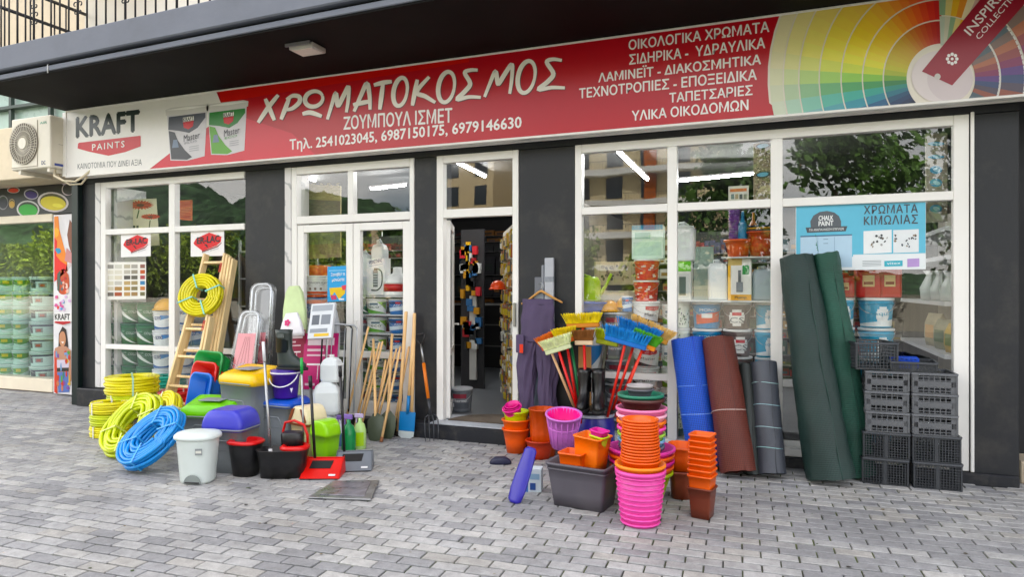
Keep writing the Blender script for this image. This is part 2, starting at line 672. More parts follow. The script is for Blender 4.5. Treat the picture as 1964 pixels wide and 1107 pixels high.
for row in range(-62, 14):
    v = row * 0.1
    for k in range(-90, 40):
        u = (k + (0.5 if row % 2 else 0.0)) * 0.2
        x, y = u * ca - v * sa, u * sa + v * ca
        if not (-15 < x < 3.4 and -5.6 < y < 0.62):
            continue
        if -8.4 < x < 1.6 and y > -0.03:
            continue
        rx, ry = x, y + DIST
        d = -math.sin(PSI) * rx + math.cos(PSI) * ry
        r = math.cos(PSI) * rx + math.sin(PSI) * ry
        inside = d > 0.3 and abs(r / d) < 0.745 and (CAMH / d) < 0.42
        cells.append((0 if inside else 1, d if d > 0 else 50, x, y))
cells.sort()
pmeshes = []
for k, c in enumerate(PCOL):
    m_ = MB(); paver_geo(m_, 0, 0, PROT, (k % 3 - 1) * 0.0006, c)
    pmeshes.append(m_.mesh('paver', PVM))
field = MB()
n_single = 0
for ins, d, x, y in cells:
    wgt = prng.random()
    ci = prng.randrange(8)
    if mnoise.noise(Vector((x * .8, y * .8, 3))) > .28 and wgt < .6: ci = 5
    jx, jy = prng.uniform(-.0012, .0012), prng.uniform(-.0012, .0012)
    if ins == 0 and n_single < 300:
        n_single += 1
        o = obj('paver', pmeshes[ci], pavement)
        o.location = (x + jx, y + jy, prng.uniform(-.002, .002))
        o.rotation_euler = (prng.uniform(-.012, .012), prng.uniform(-.008, .008), prng.uniform(-.012, .012))
    else:
        paver_geo(field, x + jx, y + jy, PROT + prng.uniform(-.006, .006), prng.uniform(-.0016, .0016), PCOL[ci])
tag(field.build('paver_field', PVM, pavement, fix=False), kind='stuff')

# a little litter: leaf scraps, gum spots and grit
lit = MB()
for k in range(420):
    x_, y_ = prng.uniform(-9, 2.6), prng.uniform(-4.2, -.3)
    r_ = prng.uniform(.003, .012) * (1 if prng.random() < .85 else 1.8)
    a_ = prng.uniform(0, 6.28)
    c_ = prng.choice(['#4a4438', '#6a5a3a', '#5a5a58', '#3c4a28', '#8a8478', '#2f2d2b'])
    lit.poly([(x_ + r_ * q * math.cos(a_ + b_), y_ + r_ * q * math.sin(a_ + b_), .0035 + prng.uniform(0, .0015)) for b_, q in ((0, 1), (1.2, .6), (2.4, .9), (3.8, .7), (5, .8))], rgb(c_))
tag(lit.build('litter', print_mat('litter_scraps', .8), fix=False), kind='stuff')

# hills and greenery across the street are seen mirrored in the glass
def hill(name, pts, y0, depth, base, col, seed):
    """ridge line pts (x, height)"""
    mb_ = MB()
    nx, ny = 300, 26
    xs0, xs1 = pts[0][0], pts[-1][0]
    def hgt(x):
        for (xa, ha), (xb, hb) in zip(pts, pts[1:]):
            if xa <= x <= xb:
                return ha + (hb - ha) * (x - xa) / (xb - xa)
        return 0
    vs = []
    for j in range(ny + 1):
        f = j / ny
        for i in range(nx + 1):
            x = xs0 + (xs1 - xs0) * i / nx
            h = hgt(x) * math.sin(math.pi * min(1, f * 0.5 + .001)) ** 0.8
            n_ = mnoise.noise(Vector((x * .05, f * 6, seed))) * 5 + mnoise.noise(Vector((x * .3, f * 34, seed))) * 4.5
            vs.append((x, y0 - depth * f, -0.5 + h + (n_ if h > 2 else 0) * min(1, h / 12)))
    fs = [(j * (nx + 1) + i, j * (nx + 1) + i + 1, (j + 1) * (nx + 1) + i + 1, (j + 1) * (nx + 1) + i) for j in range(ny) for i in range(nx)]
    mb_.add(vs, fs, False)
    return tag(mb_.build(name, M(name + '_woods', col, 0.95, var=0.75, scale=0.22, bump=1, bscale=.5)), kind='structure')
hill('hills', [(-420, 66), (-330, 66), (-278, 52), (-254, 42), (-230, 43), (-206, 47), (-180, 42), (-157, 32), (-130, 19), (-100, 8), (60, 6), (160, 6)], -150, 120, 0, '#3a5034', 3.0)

# trees across the road (leaf clumps spread through the crown)
LEAF = M('leaf_green', '#557531', 0.6, var=0.35, scale=1.2, objvar=0.25)
LEAF2 = M('leaf_light_green', '#8ca03c', 0.6, var=0.35, scale=1.2, objvar=0.2)
BARK = M('bark', '#5a4a3a', 0.95, var=.3, scale=8, bump=.5)
def crown_mesh(name, h0, h1, r, n, seed, mat, leaf=0.16):
    g = random.Random(seed)
    mb_ = MB()
    blobs = []
    for k in range(16):
        a = g.uniform(0, 6.28); q = g.uniform(.15, .8) * r; z = g.uniform(h0 + .3, h1 - .5)
        zz = (z - h0) / (h1 - h0)
        q *= (1 - abs(zz - .4) * .9)
        blobs.append((q * math.cos(a), q * math.sin(a), z, g.uniform(.35, .6) * r * .75))
    for k in range(n):
        bx, by, bz, br = g.choice(blobs)
        v = Vector((g.gauss(0, 1), g.gauss(0, 1), g.gauss(0, 1))).normalized() * br * g.uniform(.55, 1.05)
        p = Vector((bx, by, bz)) + v
        q = Vector((g.gauss(0, 1), g.gauss(0, 1), g.gauss(0, 1))).normalized()
        s = q.orthogonal().normalized(); t = q.cross(s)
        l = leaf * g.uniform(.6, 1.3)
        mb_.poly([p - s * l, p + t * l * .55, p + s * l, p - t * l * .55])
    return mb_.mesh(name, mat, fix=False)
def trunk_mesh(h, r, seed):
    g = random.Random(seed)
    mb_ = MB()
    mb_.tube([(0, 0, -.2), (.05, 0, h * .3), (-.05, .06, h * .6), (0, 0, h)], [r, r * .8, r * .55, r * .25], 8)
    for k in range(5):
        a = g.uniform(0, 6.28); z = h * g.uniform(.4, .75)
        mb_.tube([(0, 0, z), (math.cos(a) * .7, math.sin(a) * .7, z + .7), (math.cos(a) * 1.3, math.sin(a) * 1.3, z + 1.6)], [r * .45, r * .3, r * .1], 6)
    return mb_.mesh('trunk', BARK)
TREEM = [(crown_mesh('crown', 1.8, 7.6, 2.9, 3800, 1, LEAF), trunk_mesh(5.5, .17, 1)),
         (crown_mesh('crown', .5, 4.6, 2.1, 2600, 2, LEAF2, .13), trunk_mesh(3.0, .10, 2)),
         (crown_mesh('crown', 2.2, 9.0, 3.2, 4200, 3, LEAF), trunk_mesh(6.5, .2, 3))]
tree_spots = [  # x, y, kind, scale, label
    (2.6, -19.5, 0, 1.0, 'broad green street tree mirrored in the upper right window pane'),
    (6.2, -21.0, 2, .9, 'tall tree mirrored beside the street tree at the far right'),
    (-1.6, -22.5, 0, .98, 'rounded tree mirrored in the middle pane of the right window'),
    (-9.2, -23.0, 1, 1.05, 'pale green bushy tree mirrored in the door glass'),
    (-13.5, -23.5, 1, 1.1, 'pale bushy tree mirrored low in the double door'),
    (-17.5, -24.0, 0, .72, 'small dark tree mirrored in the middle window'),
    (-21.5, -23.2, 1, 1.2, 'bushy tree mirrored in the left window right column'),
    (-25.5, -23.5, 0, .75, 'dark tree mirrored in the left window left column'),
    (-30.5, -24.0, 1, 1.25, 'bright green bush mirrored in the neighbouring shop glass'),
    (-35.0, -24.0, 1, 1.3, 'large bush mirrored at the far left of the neighbouring glass'),
    (-39.5, -23.5, 0, .7, 'small tree mirrored at the outer edge of the neighbouring glass'),
    (-44.5, -24.0, 1, 1.4, 'wide bush mirrored beyond the neighbouring glass edge'),
    (-27.8, -26.0, 2, .6, 'taller tree standing behind the bushes across the road'),
    (-5.4, -26.5, 1, 1.0, 'low bush at the foot of the apartment block across the road')]
for x, y, k, s, lab in tree_spots:
    t = thing('street_tree', lab, 'tree', (x, y, 0), rnd.uniform(0, 6), 'trees across the road')
    t.scale = (s, s, s)
    obj('crown', TREEM[k][0], t); obj('trunk', TREEM[k][1], t)

def hedge(x0, x1, y, h, n, seed, label, mat=None):
    g_ = random.Random(seed)
    t = thing('hedge', label, 'hedge', (x0, y, 0), 0, 'hedges across the road')
    m_ = MB()
    for k in range(n):
        x = g_.uniform(0, x1 - x0)
        hh_ = h * (.72 + .28 * mnoise.noise(Vector((x * .45 + seed, seed, 0))) + .12 * mnoise.noise(Vector((x * 1.7, seed, 2))))
        z = hh_ * (1 - g_.random() ** 2.2)
        p = Vector((x, g_.uniform(-1, 1) * (1.1 - .5 * z / h) + .5 * mnoise.noise(Vector((x * .9, z * .9, seed))), z))
        q = Vector((g_.gauss(0, 1), g_.gauss(0, 1) + .8, g_.gauss(0, 1) + .4)).normalized()
        s = q.orthogonal().normalized(); w_ = q.cross(s); l = g_.uniform(.10, .22)
        m_.poly([p - s * l, p + w_ * l * .55, p + s * l, p - w_ * l * .55])
    o = m_.build('foliage', mat or LEAF2, t, fix=False)
    o['kind'] = 'stuff'
    return t
hedge(-80, -42, -24.5, 5.2, 15000, 5, 'tall bright green hedge mirrored in the neighbouring shop window')
hedge(-42, -26, -25.5, 4.2, 7000, 6, 'bright hedge mirrored behind the flower poster in the left window')
hedge(-26, -9, -25, 2.8, 5000, 7, 'lower hedge mirrored in the double door glass')
# the apartment block across the road
def apartments(x0, x1, y, floors, name, label, wallc, balcony=True, bx=None):
    t = thing(name, label, 'apartment building', (x0, y, 0))
    w = x1 - x0
    H = floors * 3.0 + 1
    mb_ = MB(); mb_.box(0, w, -9, 0, -.2, H)
    wall = mb_.build('wall', M('apartment_render_' + name, wallc, .9, var=.06, scale=.6, dirt=.15), t)
    mb_ = MB(); mb_.box(-.3, w + .3, -9.3, .3, H + .002, H + .35)
    mb_.build('roof', M('roof_concrete', '#cfc8bc', .9), t)
    wm = M('apartment_glass', '#2b3238', .15, var=.2)
    fm = M('balcony_white', '#efece6', .8, var=.04, dirt=.2)
    rm = M('balcony_iron', '#3a3a3a', .6)
    wnd = MB(); wnd.box(0, 1.5, .001, .05, 0, 2.05); wme = wnd.mesh('window', wm)
    bl = MB()
    n = 24
    bw = (bx[1] - bx[0]) if bx else w
    lo = []
    for z in (0, .55):
        lo.append([(bw * i / n, 1.25 + .22 * math.sin(i / n * math.pi * 4), z) for i in range(n + 1)] + [(bw, 0.01, z), (0, 0.01, z)])
    bl.loft(lo, smooth=False)
    bme = bl.mesh('balcony', fm)
    rl = MB()
    for i in range(0, 60):
        xx = bw * i / 60
        rl.box(xx, xx + .03, 1.25, 1.28, .551, 1.15)
    rl.box(0, bw, 1.24, 1.29, 1.151, 1.2)
    rme = rl.mesh('railing', rm)
    for f in range(floors):
        z = f * 3.0 + .6
        for i in range(int(w // 3.2)):
            o = obj('window', wme, t); o.location = (1 + i * 3.2, 0, z + .5)
        if balcony:
            o = obj('balcony', bme, t); o.location = (bx[0] if bx else 0, 0, z - .35 + 3 * (f == -1))
            r_ = obj('railing', rme, o)
    if balcony:
        for i in (1,):
            c = MB(); xx = (bx[0] if bx else 0) + bw * (i + .5) / 3
            c.box(xx, xx + 1.1, .06, .35, 0, H - .2)
            c.build('ochre_pier', M('ochre_render', '#b5622f', .9), t)
    return t
apartments(-19.5, -4.0, -58, 5, 'apartment_block', 'cream apartment block with white curved balconies mirrored in the window', '#d8c8a4')
apartments(-33.5, -27.0, -58, 5, 'cream_tower_block', 'plain cream block of flats mirrored above the shop door', '#dcc6a0', False)
apartments(-52, -45, -70, 3, 'low_cream_house', 'low cream house with chimney mirrored in the middle window', '#d9c3a0', False)

# ================================================================== THE SHOP BUILDING
NAVY = M('navy_masonry_paint', '#1a1c21', 0.5, var=0.22, scale=2.5, bump=0.16, bscale=30, dirt=0.20, stretch=(1, 1, .3))
NAVYD = M('plinth_paint', '#181a21', 0.5, var=0.25, scale=4, bump=0.15, bscale=40, dirt=0.35, dscale=6)
GREYF = M('balcony_grey_paint', '#6a6e79', 0.7, var=0.14, scale=2.2, bump=0.25, bscale=18, dirt=0.12)
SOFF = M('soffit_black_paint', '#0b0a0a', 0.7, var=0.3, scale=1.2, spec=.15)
WHITE = M('white_aluminium', '#f2f0ec', 0.35, var=0.02, scale=3, dirt=0.03)
SILL = M('marble_threshold', '#b4b8be', 0.35, var=0.12, scale=6)
CREAM = M('cream_render', '#e3cfae', 0.85, var=0.05, scale=2, dirt=0.15)
GLASS = glass_mat('window_glass', base=0.008, tint=(.985, .99, .985), bump=0.10)
def marble_mat():
    m = M('marble_reveal', '#d9d6d3', .35, var=.05)
    nt = m.node_tree
    b = nt.nodes['Principled BSDF']
    tc = nt.nodes.new('ShaderNodeTexCoord')
    mp = nt.nodes.new('ShaderNodeMapping'); mp.inputs['Rotation'].default_value = (0, R(35), 0)
    wv = nt.nodes.new('ShaderNodeTexWave'); wv.inputs['Scale'].default_value = 1.3; wv.inputs['Distortion'].default_value = 9; wv.inputs['Detail'].default_value = 5; wv.inputs['Detail Scale'].default_value = 1.5
    rp = nt.nodes.new('ShaderNodeValToRGB')
    rp.color_ramp.elements[0].position, rp.color_ramp.elements[0].color = .0, (.42, .42, .43, 1)
    rp.color_ramp.elements[1].position, rp.color_ramp.elements[1].color = .10, (.72, .70, .69, 1)
    nt.links.new(tc.outputs['Object'], mp.inputs['Vector']); nt.links.new(mp.outputs['Vector'], wv.inputs['Vector'])
    nt.links.new(wv.outputs['Fac'], rp.inputs['Fac']); nt.links.new(rp.outputs['Color'], b.inputs['Base Color'])
    return m
MARBLE = marble_mat()

shop = thing('shop_building', 'dark grey painted shop front under a balcony with white framed windows and doorway', 'shop building')
XL, XR = -8.44, 1.70
PIL = [(-8.44, -8.12), (-5.714, -5.137), (-3.498, -3.238), (-2.347, -1.78), (1.376, XR)]
for a, b in PIL:
    mb = MB(); mb.box(a, b, 0.0, 0.34, 0.0, 2.85); mb.build('pillar', NAVY, shop, bevel=.008)
mb = MB(); mb.box(XL, XR, 0.001, 0.34, 2.851, 3.72); mb.build('lintel_wall', NAVY, shop)
mb = MB()
for a, b, z, y in ((-8.12, -5.714, .235, .0), (-5.714, -3.498, .13, .0), (-1.78, 1.376, .085, .0)):
    mb.box(a + .001, b - .001, y + .004, .34, 0, z)
mb.build('window_plinth', NAVYD, shop)
mb = MB()
mb.box(-8.35, -5.16, -.10, -.002, -.02, .226)
mb.box(-5.158, -1.60, -.15, -.003, -.02, .148)
mb.box(-1.598, 1.69, -.05, -.004, -.02, .082)
mb.build('plinth', NAVYD, shop, bevel=.01)
mb = MB(); mb.box(-3.237, -2.348, -.155, .34, .1485, .162); mb.box(-3.237, -2.348, .0, .34, 0, .148); mb.build('threshold', SILL, shop, bevel=.003)
mb = MB(); mb.box(-8.475, -8.36, -.075, -.003, 0, 2.9); mb.build('corner_strip', M('dark_green_steel', '#0d1c1b', .35, var=.2), shop, bevel=.006)
mb = MB(); mb.box(-8.44, -8.40, .341, 7.2, 0, 3.72); mb.build('side_wall', NAVY, shop)
mb = MB(); mb.box(1.66, 1.70, .341, 7.2, 0, 3.72); mb.build('side_wall', NAVY, shop)
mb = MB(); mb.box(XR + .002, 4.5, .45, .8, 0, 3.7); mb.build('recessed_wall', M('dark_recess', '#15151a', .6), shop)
# balcony slab: soffit, lower fascia set back, groove, upper fascia
def by(x):      # the slab edge runs slightly askew to the facade
    return -1.40 - 0.0306 * (x + 7.74)
mb = MB()
def edge_prism(mb_, dy, z0, z1, x0=-8.33, x1=4.2, back=-.02):
    mb_.prism([(x0, by(x0) + dy, z0), (x1, by(x1) + dy, z0), (x1, back, z0), (x0, back, z0)], (0, 0, z1 - z0))
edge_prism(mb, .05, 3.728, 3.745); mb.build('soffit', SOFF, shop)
mb = MB(); edge_prism(mb, .035, 3.746, 3.80); mb.build('lower_fascia', GREYF, shop, bevel=.006)
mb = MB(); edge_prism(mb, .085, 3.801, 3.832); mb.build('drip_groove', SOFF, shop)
mb = MB(); edge_prism(mb, 0, 3.833, 4.085); mb.build('balcony_slab', GREYF, shop, bevel=.012)
mb = MB()
for xx in (-7.0,):
    mb.tube([(xx, by(xx) + .03, 3.72), (xx, by(xx) + .03, 3.81)], .006)
mb.build('drip_pipe', M('pale_pvc', '#c9c9c9', .5), shop)
# upper storey behind the railing; unseen bulk above and right added for shade
mb = MB(); mb.box(-8.33, 30, .0, 12, 4.086, 10.8); mb.box(4.51, 30, .5, 12, 0, 4.085); mb.build('upper_wall', M('upper_render_white', '#ece6dc', .85, var=.04, scale=1, dirt=.1), shop)
mb = MB()
for x0 in (-6.2, -3.4):
    mb.box(x0, x0 + 1.9, -.04, -.003, 4.087, 6.4)
mb.build('balcony_door', M('balcony_door_white', '#f2f1ee', .5, var=.03), shop)
mb = MB(); mb.box(-8.3, -7.0, -1.3, -.01, 5.6, 5.7); mb.build('upper_balcony', M('ochre_soffit', '#c9a05d', .9), shop)
# railing
IRON = M('wrought_iron', '#26262a', .5, var=.2, bump=.2, bscale=80)
rail = MB()
x0r, x1r = -8.28, -2.0
rail.tube([(x0r, by(x0r) + .09, 5.02), (x1r, by(x1r) + .09, 5.02)], .02, 6)
rail.tube([(x0r, by(x0r) + .09, 4.72), (x0r, -.02, 4.72)], .02, 6)
rail.tube([(x0r, by(x0r) + .09, 5.02), (x0r, -.02, 5.02)], .02, 6)
railing = rail.build('railing', IRON, shop)
bb = MB(); bb.tube([(0, 0, 0), (0, 0, .93)], .0095, 6); bme = bb.mesh('baluster', IRON)
sb = MB(); sb.tube([(0, 0, 0), (0, 0, .93)], .012, 6)
def scroll(mb_, cx, cz, r, sgn, flip):
    pts = []
    for k in range(16):
        a = k / 15 * 4.6
        rr = r * (1 - k / 20)
        pts.append((cx + sgn * (r - rr * math.cos(a)), 0, cz + flip * (rr * math.sin(a))))
    mb_.tube(pts, .0065, 5)
for zc in (.30, .47, .64):
    for sgn in (-1, 1):
        scroll(sb, 0, zc, .038, sgn, 1)
        scroll(sb, 0, zc - .07, .030, sgn, -1)
sme = sb.mesh('scroll_baluster', IRON)
k = 0
x = x0r
while x < x1r:
    o = obj('scroll_baluster' if k % 5 == 2 else 'baluster', sme if k % 5 == 2 else bme, railing)
    o.location = (x, by(x) + .09, 4.086)
    k += 1; x += .138
for k in range(1, 9):
    o = obj('baluster', bme, railing); o.location = (x0r, -1.30 + k * .145, 4.086)

# ------------------------------------------------------------------ interior shell
mb = MB(); mb.box(-8.39, 1.65, .345, 7.2, .10, .148); mb.build('interior_floor', M('floor_tile', '#74777a', .35, var=.12, scale=2), shop)
mb = MB(); mb.box(-8.39, 1.65, .345, 7.2, 3.06, 3.12); mb.build('interior_ceiling', M('ceiling_paint', '#5c5c5b', .8), shop)
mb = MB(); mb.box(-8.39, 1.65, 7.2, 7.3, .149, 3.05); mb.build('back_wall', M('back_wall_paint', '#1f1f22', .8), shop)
mb = MB(); mb.box(-2.18, -2.12, 1.1, 4.5, .149, 2.5); mb.build('partition', M('partition_board', '#4a4844', .7), shop)

# ------------------------------------------------------------------ windows
def frame_bars(bars, y0=-.012, y1=.07):
    m_ = MB()
    for x0, x1, z0, z1, *r in bars:
        a, b = (r + [y0, y1])[:2] if r else (y0, y1)
        m_.box(x0, x1, a, b, z0, z1)
    return m_
def pane(parent, x0, x1, z0, z1, y=.03):
    m_ = MB(); m_.box(x0, x1, y, y + .006, z0, z1)
    return m_.build('pane', GLASS, parent)
# left window: two columns, three rows
a, b = -8.03, -5.716
xm = W(331, 500)[0]
z_t, z_l = 2.215, .765
bars = [(a, a + .085, .24, 2.848), (a + .086, b, 2.77, 2.848), (a + .086, b, .24, .315),
        (xm - .05, xm + .045, .316, 2.769),
        (a + .086, xm - .051, z_t - .035, z_t + .035), (xm + .046, b, z_t - .035, z_t + .035),
        (a + .086, xm - .051, z_l - .03, z_l + .03), (xm + .046, b, z_l - .03, z_l + .03)]
w1 = frame_bars(bars).build('window', WHITE, shop, bevel=.004)
for x0, x1 in ((a + .08, xm - .045), (xm + .04, b + .01)):
    for z0, z1 in ((.31, z_l - .025), (z_l + .025, z_t - .03), (z_t + .03, 2.775)):
        pane(w1, x0, x1, z0, z1)
mb = MB(); mb.box(-8.118, -8.031, -.02, .30, .24, 2.848); mb.build('marble_reveal', MARBLE, shop, bevel=.003)
# middle window with double door
a, b = -5.135, -3.50
mb = MB(); mb.box(a, a + .085, -.02, .30, .135, 2.848); mb.build('marble_reveal', MARBLE, shop, bevel=.003)
a += .086
xm = W(674, 370)[0]
bars = [(a, a + .07, .135, 2.848), (b - .05, b, .135, 2.848), (a + .071, b - .051, 2.765, 2.848), (xm - .04, xm + .03, 2.30, 2.764),
        (a + .071, b - .051, 2.215, 2.299), (a + .071, b - .051, .135, .16)]
w2 = frame_bars(bars).build('window', WHITE, shop, bevel=.004)
pane(w2, a + .06, xm - .035, 2.295, 2.77); pane(w2, xm + .025, b - .045, 2.295, 2.77)
xc = W(677, 600)[0]
dd = thing('double_door', 'closed white glazed double door with lever handle between the dark pillars', 'double door')
for (l0, l1) in ((a + .072, xc - .004), (xc + .004, b - .052)):
    bars = [(l0, l0 + .085, .165, 2.20), (l1 - .085, l1, .165, 2.20), (l0 + .086, l1 - .086, 2.12, 2.20), (l0 + .086, l1 - .086, .165, .30), (l0 + .086, l1 - .086, .76, .83)]
    lf = frame_bars(bars, .0, .06).build('door_leaf', WHITE, dd, bevel=.004)
    pane(lf, l0 + .08, l1 - .08, .825, 2.125); pane(lf, l0 + .08, l1 - .08, .295, .765)
hb = MB(); hb.box(xc + .035, xc + .055, -.012, -.001, .98, 1.16); hb.tube([(xc + .045, -.01, 1.10), (xc + .045, -.05, 1.10), (xc - .06, -.055, 1.10)], .009, 8)
hb.build('handle', WHITE, dd)
# doorway and open door
a, b = -3.236, -2.349
bars = [(a, a + .075, .163, 2.848), (b - .06, b, .163, 2.848), (a + .076, b - .061, 2.77, 2.848), (a + .076, b - .061, 2.215, 2.30)]
w3 = frame_bars(bars).build('doorway', WHITE, shop, bevel=.004)
pane(w3, a + .07, b - .055, 2.295, 2.775)
od = thing('glazed_door', 'white glazed shop door standing open inwards at the doorway', 'door', (a + .085, .075, 0), R(113))
lf = frame_bars([(0, .07, .17, 2.20), (.68, .75, .17, 2.20), (.071, .679, 2.12, 2.20), (.071, .679, .17, .29), (.071, .679, .80, .87)], -.025, .025).build('door_leaf', WHITE, od, bevel=.004)
for z0, z1 in ((.285, .805), (.865, 2.125)):
    pane(lf, .065, .685, z0, z1, 0)
hb = MB(); hb.tube([(.715, .025, 1.1), (.715, .07, 1.1), (.60, .075, 1.1)], .01, 8); hb.tube([(.715, -.025, 1.1), (.715, -.07, 1.1), (.60, -.075, 1.1)], .01, 8)
hb.build('handle', WHITE, od)
hb = MB(); hb.box(b - .045, b - .02, -.03, -.013, 1.13, 1.36); hb.build('strike_plate', M('satin_steel', '#9a9a98', .3, metal=.9), shop, bevel=.003)
# right window: three columns
a, b = -1.778, 1.374
m1, m2 = W(1290, 500)[0], W(1490, 500)[0]
xj = W(1828, 500)[0]
z_t, z_l = 2.225, .70
bars = [(a, a + .065, .087, 2.848), (xj, b - .001, .087, 2.848), (a + .066, xj - .001, 2.77, 2.848), (a + .066, xj - .001, .087, .15),
        (m1 - .045, m1 + .04, .151, 2.769), (m2 - .05, m2 + .045, .151, 2.769)]
for x0, x1 in ((a + .066, m1 - .046), (m1 + .041, m2 - .051), (m2 + .046, xj - .001)):
    bars.append((x0, x1, z_t - .035, z_t + .035)); bars.append((x0, x1, z_l - .03, z_l + .03))
w4 = frame_bars(bars).build('window', WHITE, shop, bevel=.004)
for x0, x1 in ((a + .06, m1 - .04), (m1 + .035, m2 - .045), (m2 + .04, xj + .005)):
    for z0, z1 in ((.145, z_l - .025), (z_l + .025, z_t - .03), (z_t + .03, 2.775)):
        pane(w4, x0, x1, z0, z1)
mb = MB(); mb.box(xj + .11, b + .03, -.028, -.0125, .085, 2.86); mb.build('jamb_trim', WHITE, shop, bevel=.004)

# ------------------------------------------------------------------ the fascia sign
YS = -.26
sign = thing('shop_sign', 'long red and white fascia sign with shop name, phone numbers and colour fan', 'shop sign')
SA, SB_ = W(132, 336, YS), W(128, 216, YS)
SX0, SX1 = -8.30, 2.35
SZ0, SZ1 = 2.905, 3.713
mb = MB(); mb.box(SX0, SX1, YS + .003, -.02, SZ0 + .004, SZ1 - .004)
mb.build('sign_box', M('sign_box_white', '#d9d6d2', .5, var=.05, dirt=.2), sign)
mb = MB()
mb.box(SX0 - .012, SX1, YS - .012, YS + .05, SZ1 - .003, SZ1 + .014)
mb.box(SX0 - .012, SX1, YS - .014, YS + .05, SZ0 - .018, SZ0 + .003)
mb.box(SX0 - .014, SX0 - .001, YS - .011, YS + .05, SZ0 + .0035, SZ1 - .0035)
mb.box(SX0, SX1, YS + .06, YS + .09, SZ0 - .012, SZ0 + .0035)
mb.box(SX0, SX1, YS + .14, YS + .17, SZ0 - .012, SZ0 + .0035)
mb.build('sign_trim', M('sign_trim_white', '#efece8', .4, var=.04, dirt=.1), sign, bevel=.003)
def clip_z(pts, zmax, keep_below=True, axis=2):
    out = []
    n = len(pts)
    for i in range(n):
        p, q = pts[i], pts[(i + 1) % n]
        a_, b_ = (p[axis] <= zmax) == keep_below, (q[axis] <= zmax) == keep_below
        if a_: out.append(p)
        if a_ != b_:
            t = (zmax - p[axis]) / (q[axis] - p[axis])
            out.append(p + (q - p) * t)
    return out
def sign_poly(mb_, pts, layer, col):
    q = [W(x, y, YS - .0012 * layer) for x, y in pts]
    q = clip_z(q, SZ1 - .004); q = clip_z(q, SZ0 + .004, False) if q else q
    q = clip_z(q, SX1, True, 0) if q else q
    if len(q) >= 3: mb_.poly(q, rgb(col))
SIGNM = print_mat('sign_vinyl', .28, .03)
g = MB()
RED, RED2, BRT = '#b3192b', '#c2304a', '#c8281c'
sign_poly(g, [(120, 180), (2300, -200), (2300, 200), (120, 345)], 1, '#eeebe7')
sign_poly(g, [(405, 150), (2300, -200), (2300, 200), (285, 325), (330, 290), (440, 215), (425, 200)], 2, RED)
sign_poly(g, [(405, 100), (900, 20), (900, 118), (425, 196)], 3, BRT)
sign_poly(g, [(285, 328), (330, 290), (470, 225), (560, 255), (620, 310), (600, 330)], 3, '#cb3140')
g.build('sign_background', SIGNM, sign, fix=False)
g = MB()
# paint tins printed on the sign
def tin(mb_, ox, w, top, bot, dark, acc, txt):
    x0, x1 = ox, ox + w
    sk = -.11
    def q(f, h):      # f across, h down
        return (x0 + w * f, top + (bot - top) * h + sk * w * f)
    sign_poly(mb_, [q(0.02, .1), q(.98, .1), q(.92, .97), q(.5, 1.02), q(.10, .98)], 4, '#cfccd0')
    sign_poly(mb_, [q(-.02, .02), q(.1, -.01), q(.9, -.01), q(1.02, .02), q(1.01, .12), q(.5, .15), q(-.01, .13)], 5, '#d6d3d0')
    sign_poly(mb_, [q(.0, .03), q(.5, .0), q(1.0, .03), q(.5, .055)], 6, '#f3f1ee')
    sign_poly(mb_, [q(.06, .16), q(.94, .15), q(.94, .24), q(.75, .42), q(.55, .50), q(.3, .44), q(.05, .40)], 5, acc)
    sign_poly(mb_, [q(.06, .42), q(.2, .46), q(.28, .62), q(.45, .82), q(.62, .96), q(.5, 1.0), q(.12, .96)], 6, dark)
    sign_poly(mb_, [q(.17, .60), q(.26, .60), q(.30, .75), q(.14, .75)], 7, '#6f7f96')
    sign_poly(mb_, [q(.40, .28), q(.66, .27), q(.64, .38), q(.53, .43), q(.42, .39)], 7, '#c21f2d')
    sign_poly(mb_, [q(.40, .20), q(.66, .19), q(.66, .28), q(.40, .29)], 7, '#f4f2ee')
    y = YS - .0012 * 8
    a_, b_ = q(.41, .275), q(.65, .265)
    px_text(mb_, 'KRAFT', a_, b_, 7, y, '#222222', off=.03)
    a_, b_ = q(.42, .66), q(.80, .62)
    px_text(mb_, 'Master', a_, b_, 13, y, '#34343c')
    a_, b_ = q(.44, .71), q(.74, .68)
    px_text(mb_, txt, a_, b_, 4, y, '#4a9a3a' if txt == 'ECO' else '#8c8c92')
    for h_ in (.76, .80, .84):
        a_, b_ = q(.55, h_), q(.78, h_ - .01)
        sign_poly(mb_, [a_, b_, (b_[0], b_[1] + 1.2), (a_[0], a_[1] + 1.2)], 7, '#9d9da4')
tin(g, 397, 78, 200, 299, '#5c9e2c', '#2f7d36', 'ECO')
tin(g, 319, 80, 208, 310, '#34363e', '#4c4f5a', 'PLUS')
# red shield
sign_poly(g, [(150, 274), (270, 260), (270, 280), (240, 291), (208, 298), (170, 290), (149, 284)], 3, '#c21f2d')
sign_poly(g, [(152, 273), (269, 259.5), (270, 264), (150, 277.5)], 4, '#c21f2d')
px_text(g, 'PAINTS', (177, 288), (239, 281.5), 12, YS - .006, '#f4f2ee', off=.025, space=1.3)
px_text(g, 'KRAFT', (147, 262.5), (267, 250), 37, YS - .0025, '#26302f', off=.075)
px_text(g, 'ΚΑΙΝΟΤΟΜΙΑ ΠΟΥ ΔΙΝΕΙ ΑΞΙΑ', (149, 324), (272, 316), 11, YS - .0025, '#55575a')
px_text(g, 'ΖΟΥΜΠΟΥΛ ΙΣΜΕΤ', (659, 248), (867, 234), 26, YS - .0045, '#f2efec', off=.028)
px_text(g, 'Τηλ. 2541023045, 6987150175, 6979146630', (556, 292), (1000, 250), 25, YS - .0045, '#f2efec', off=.028)
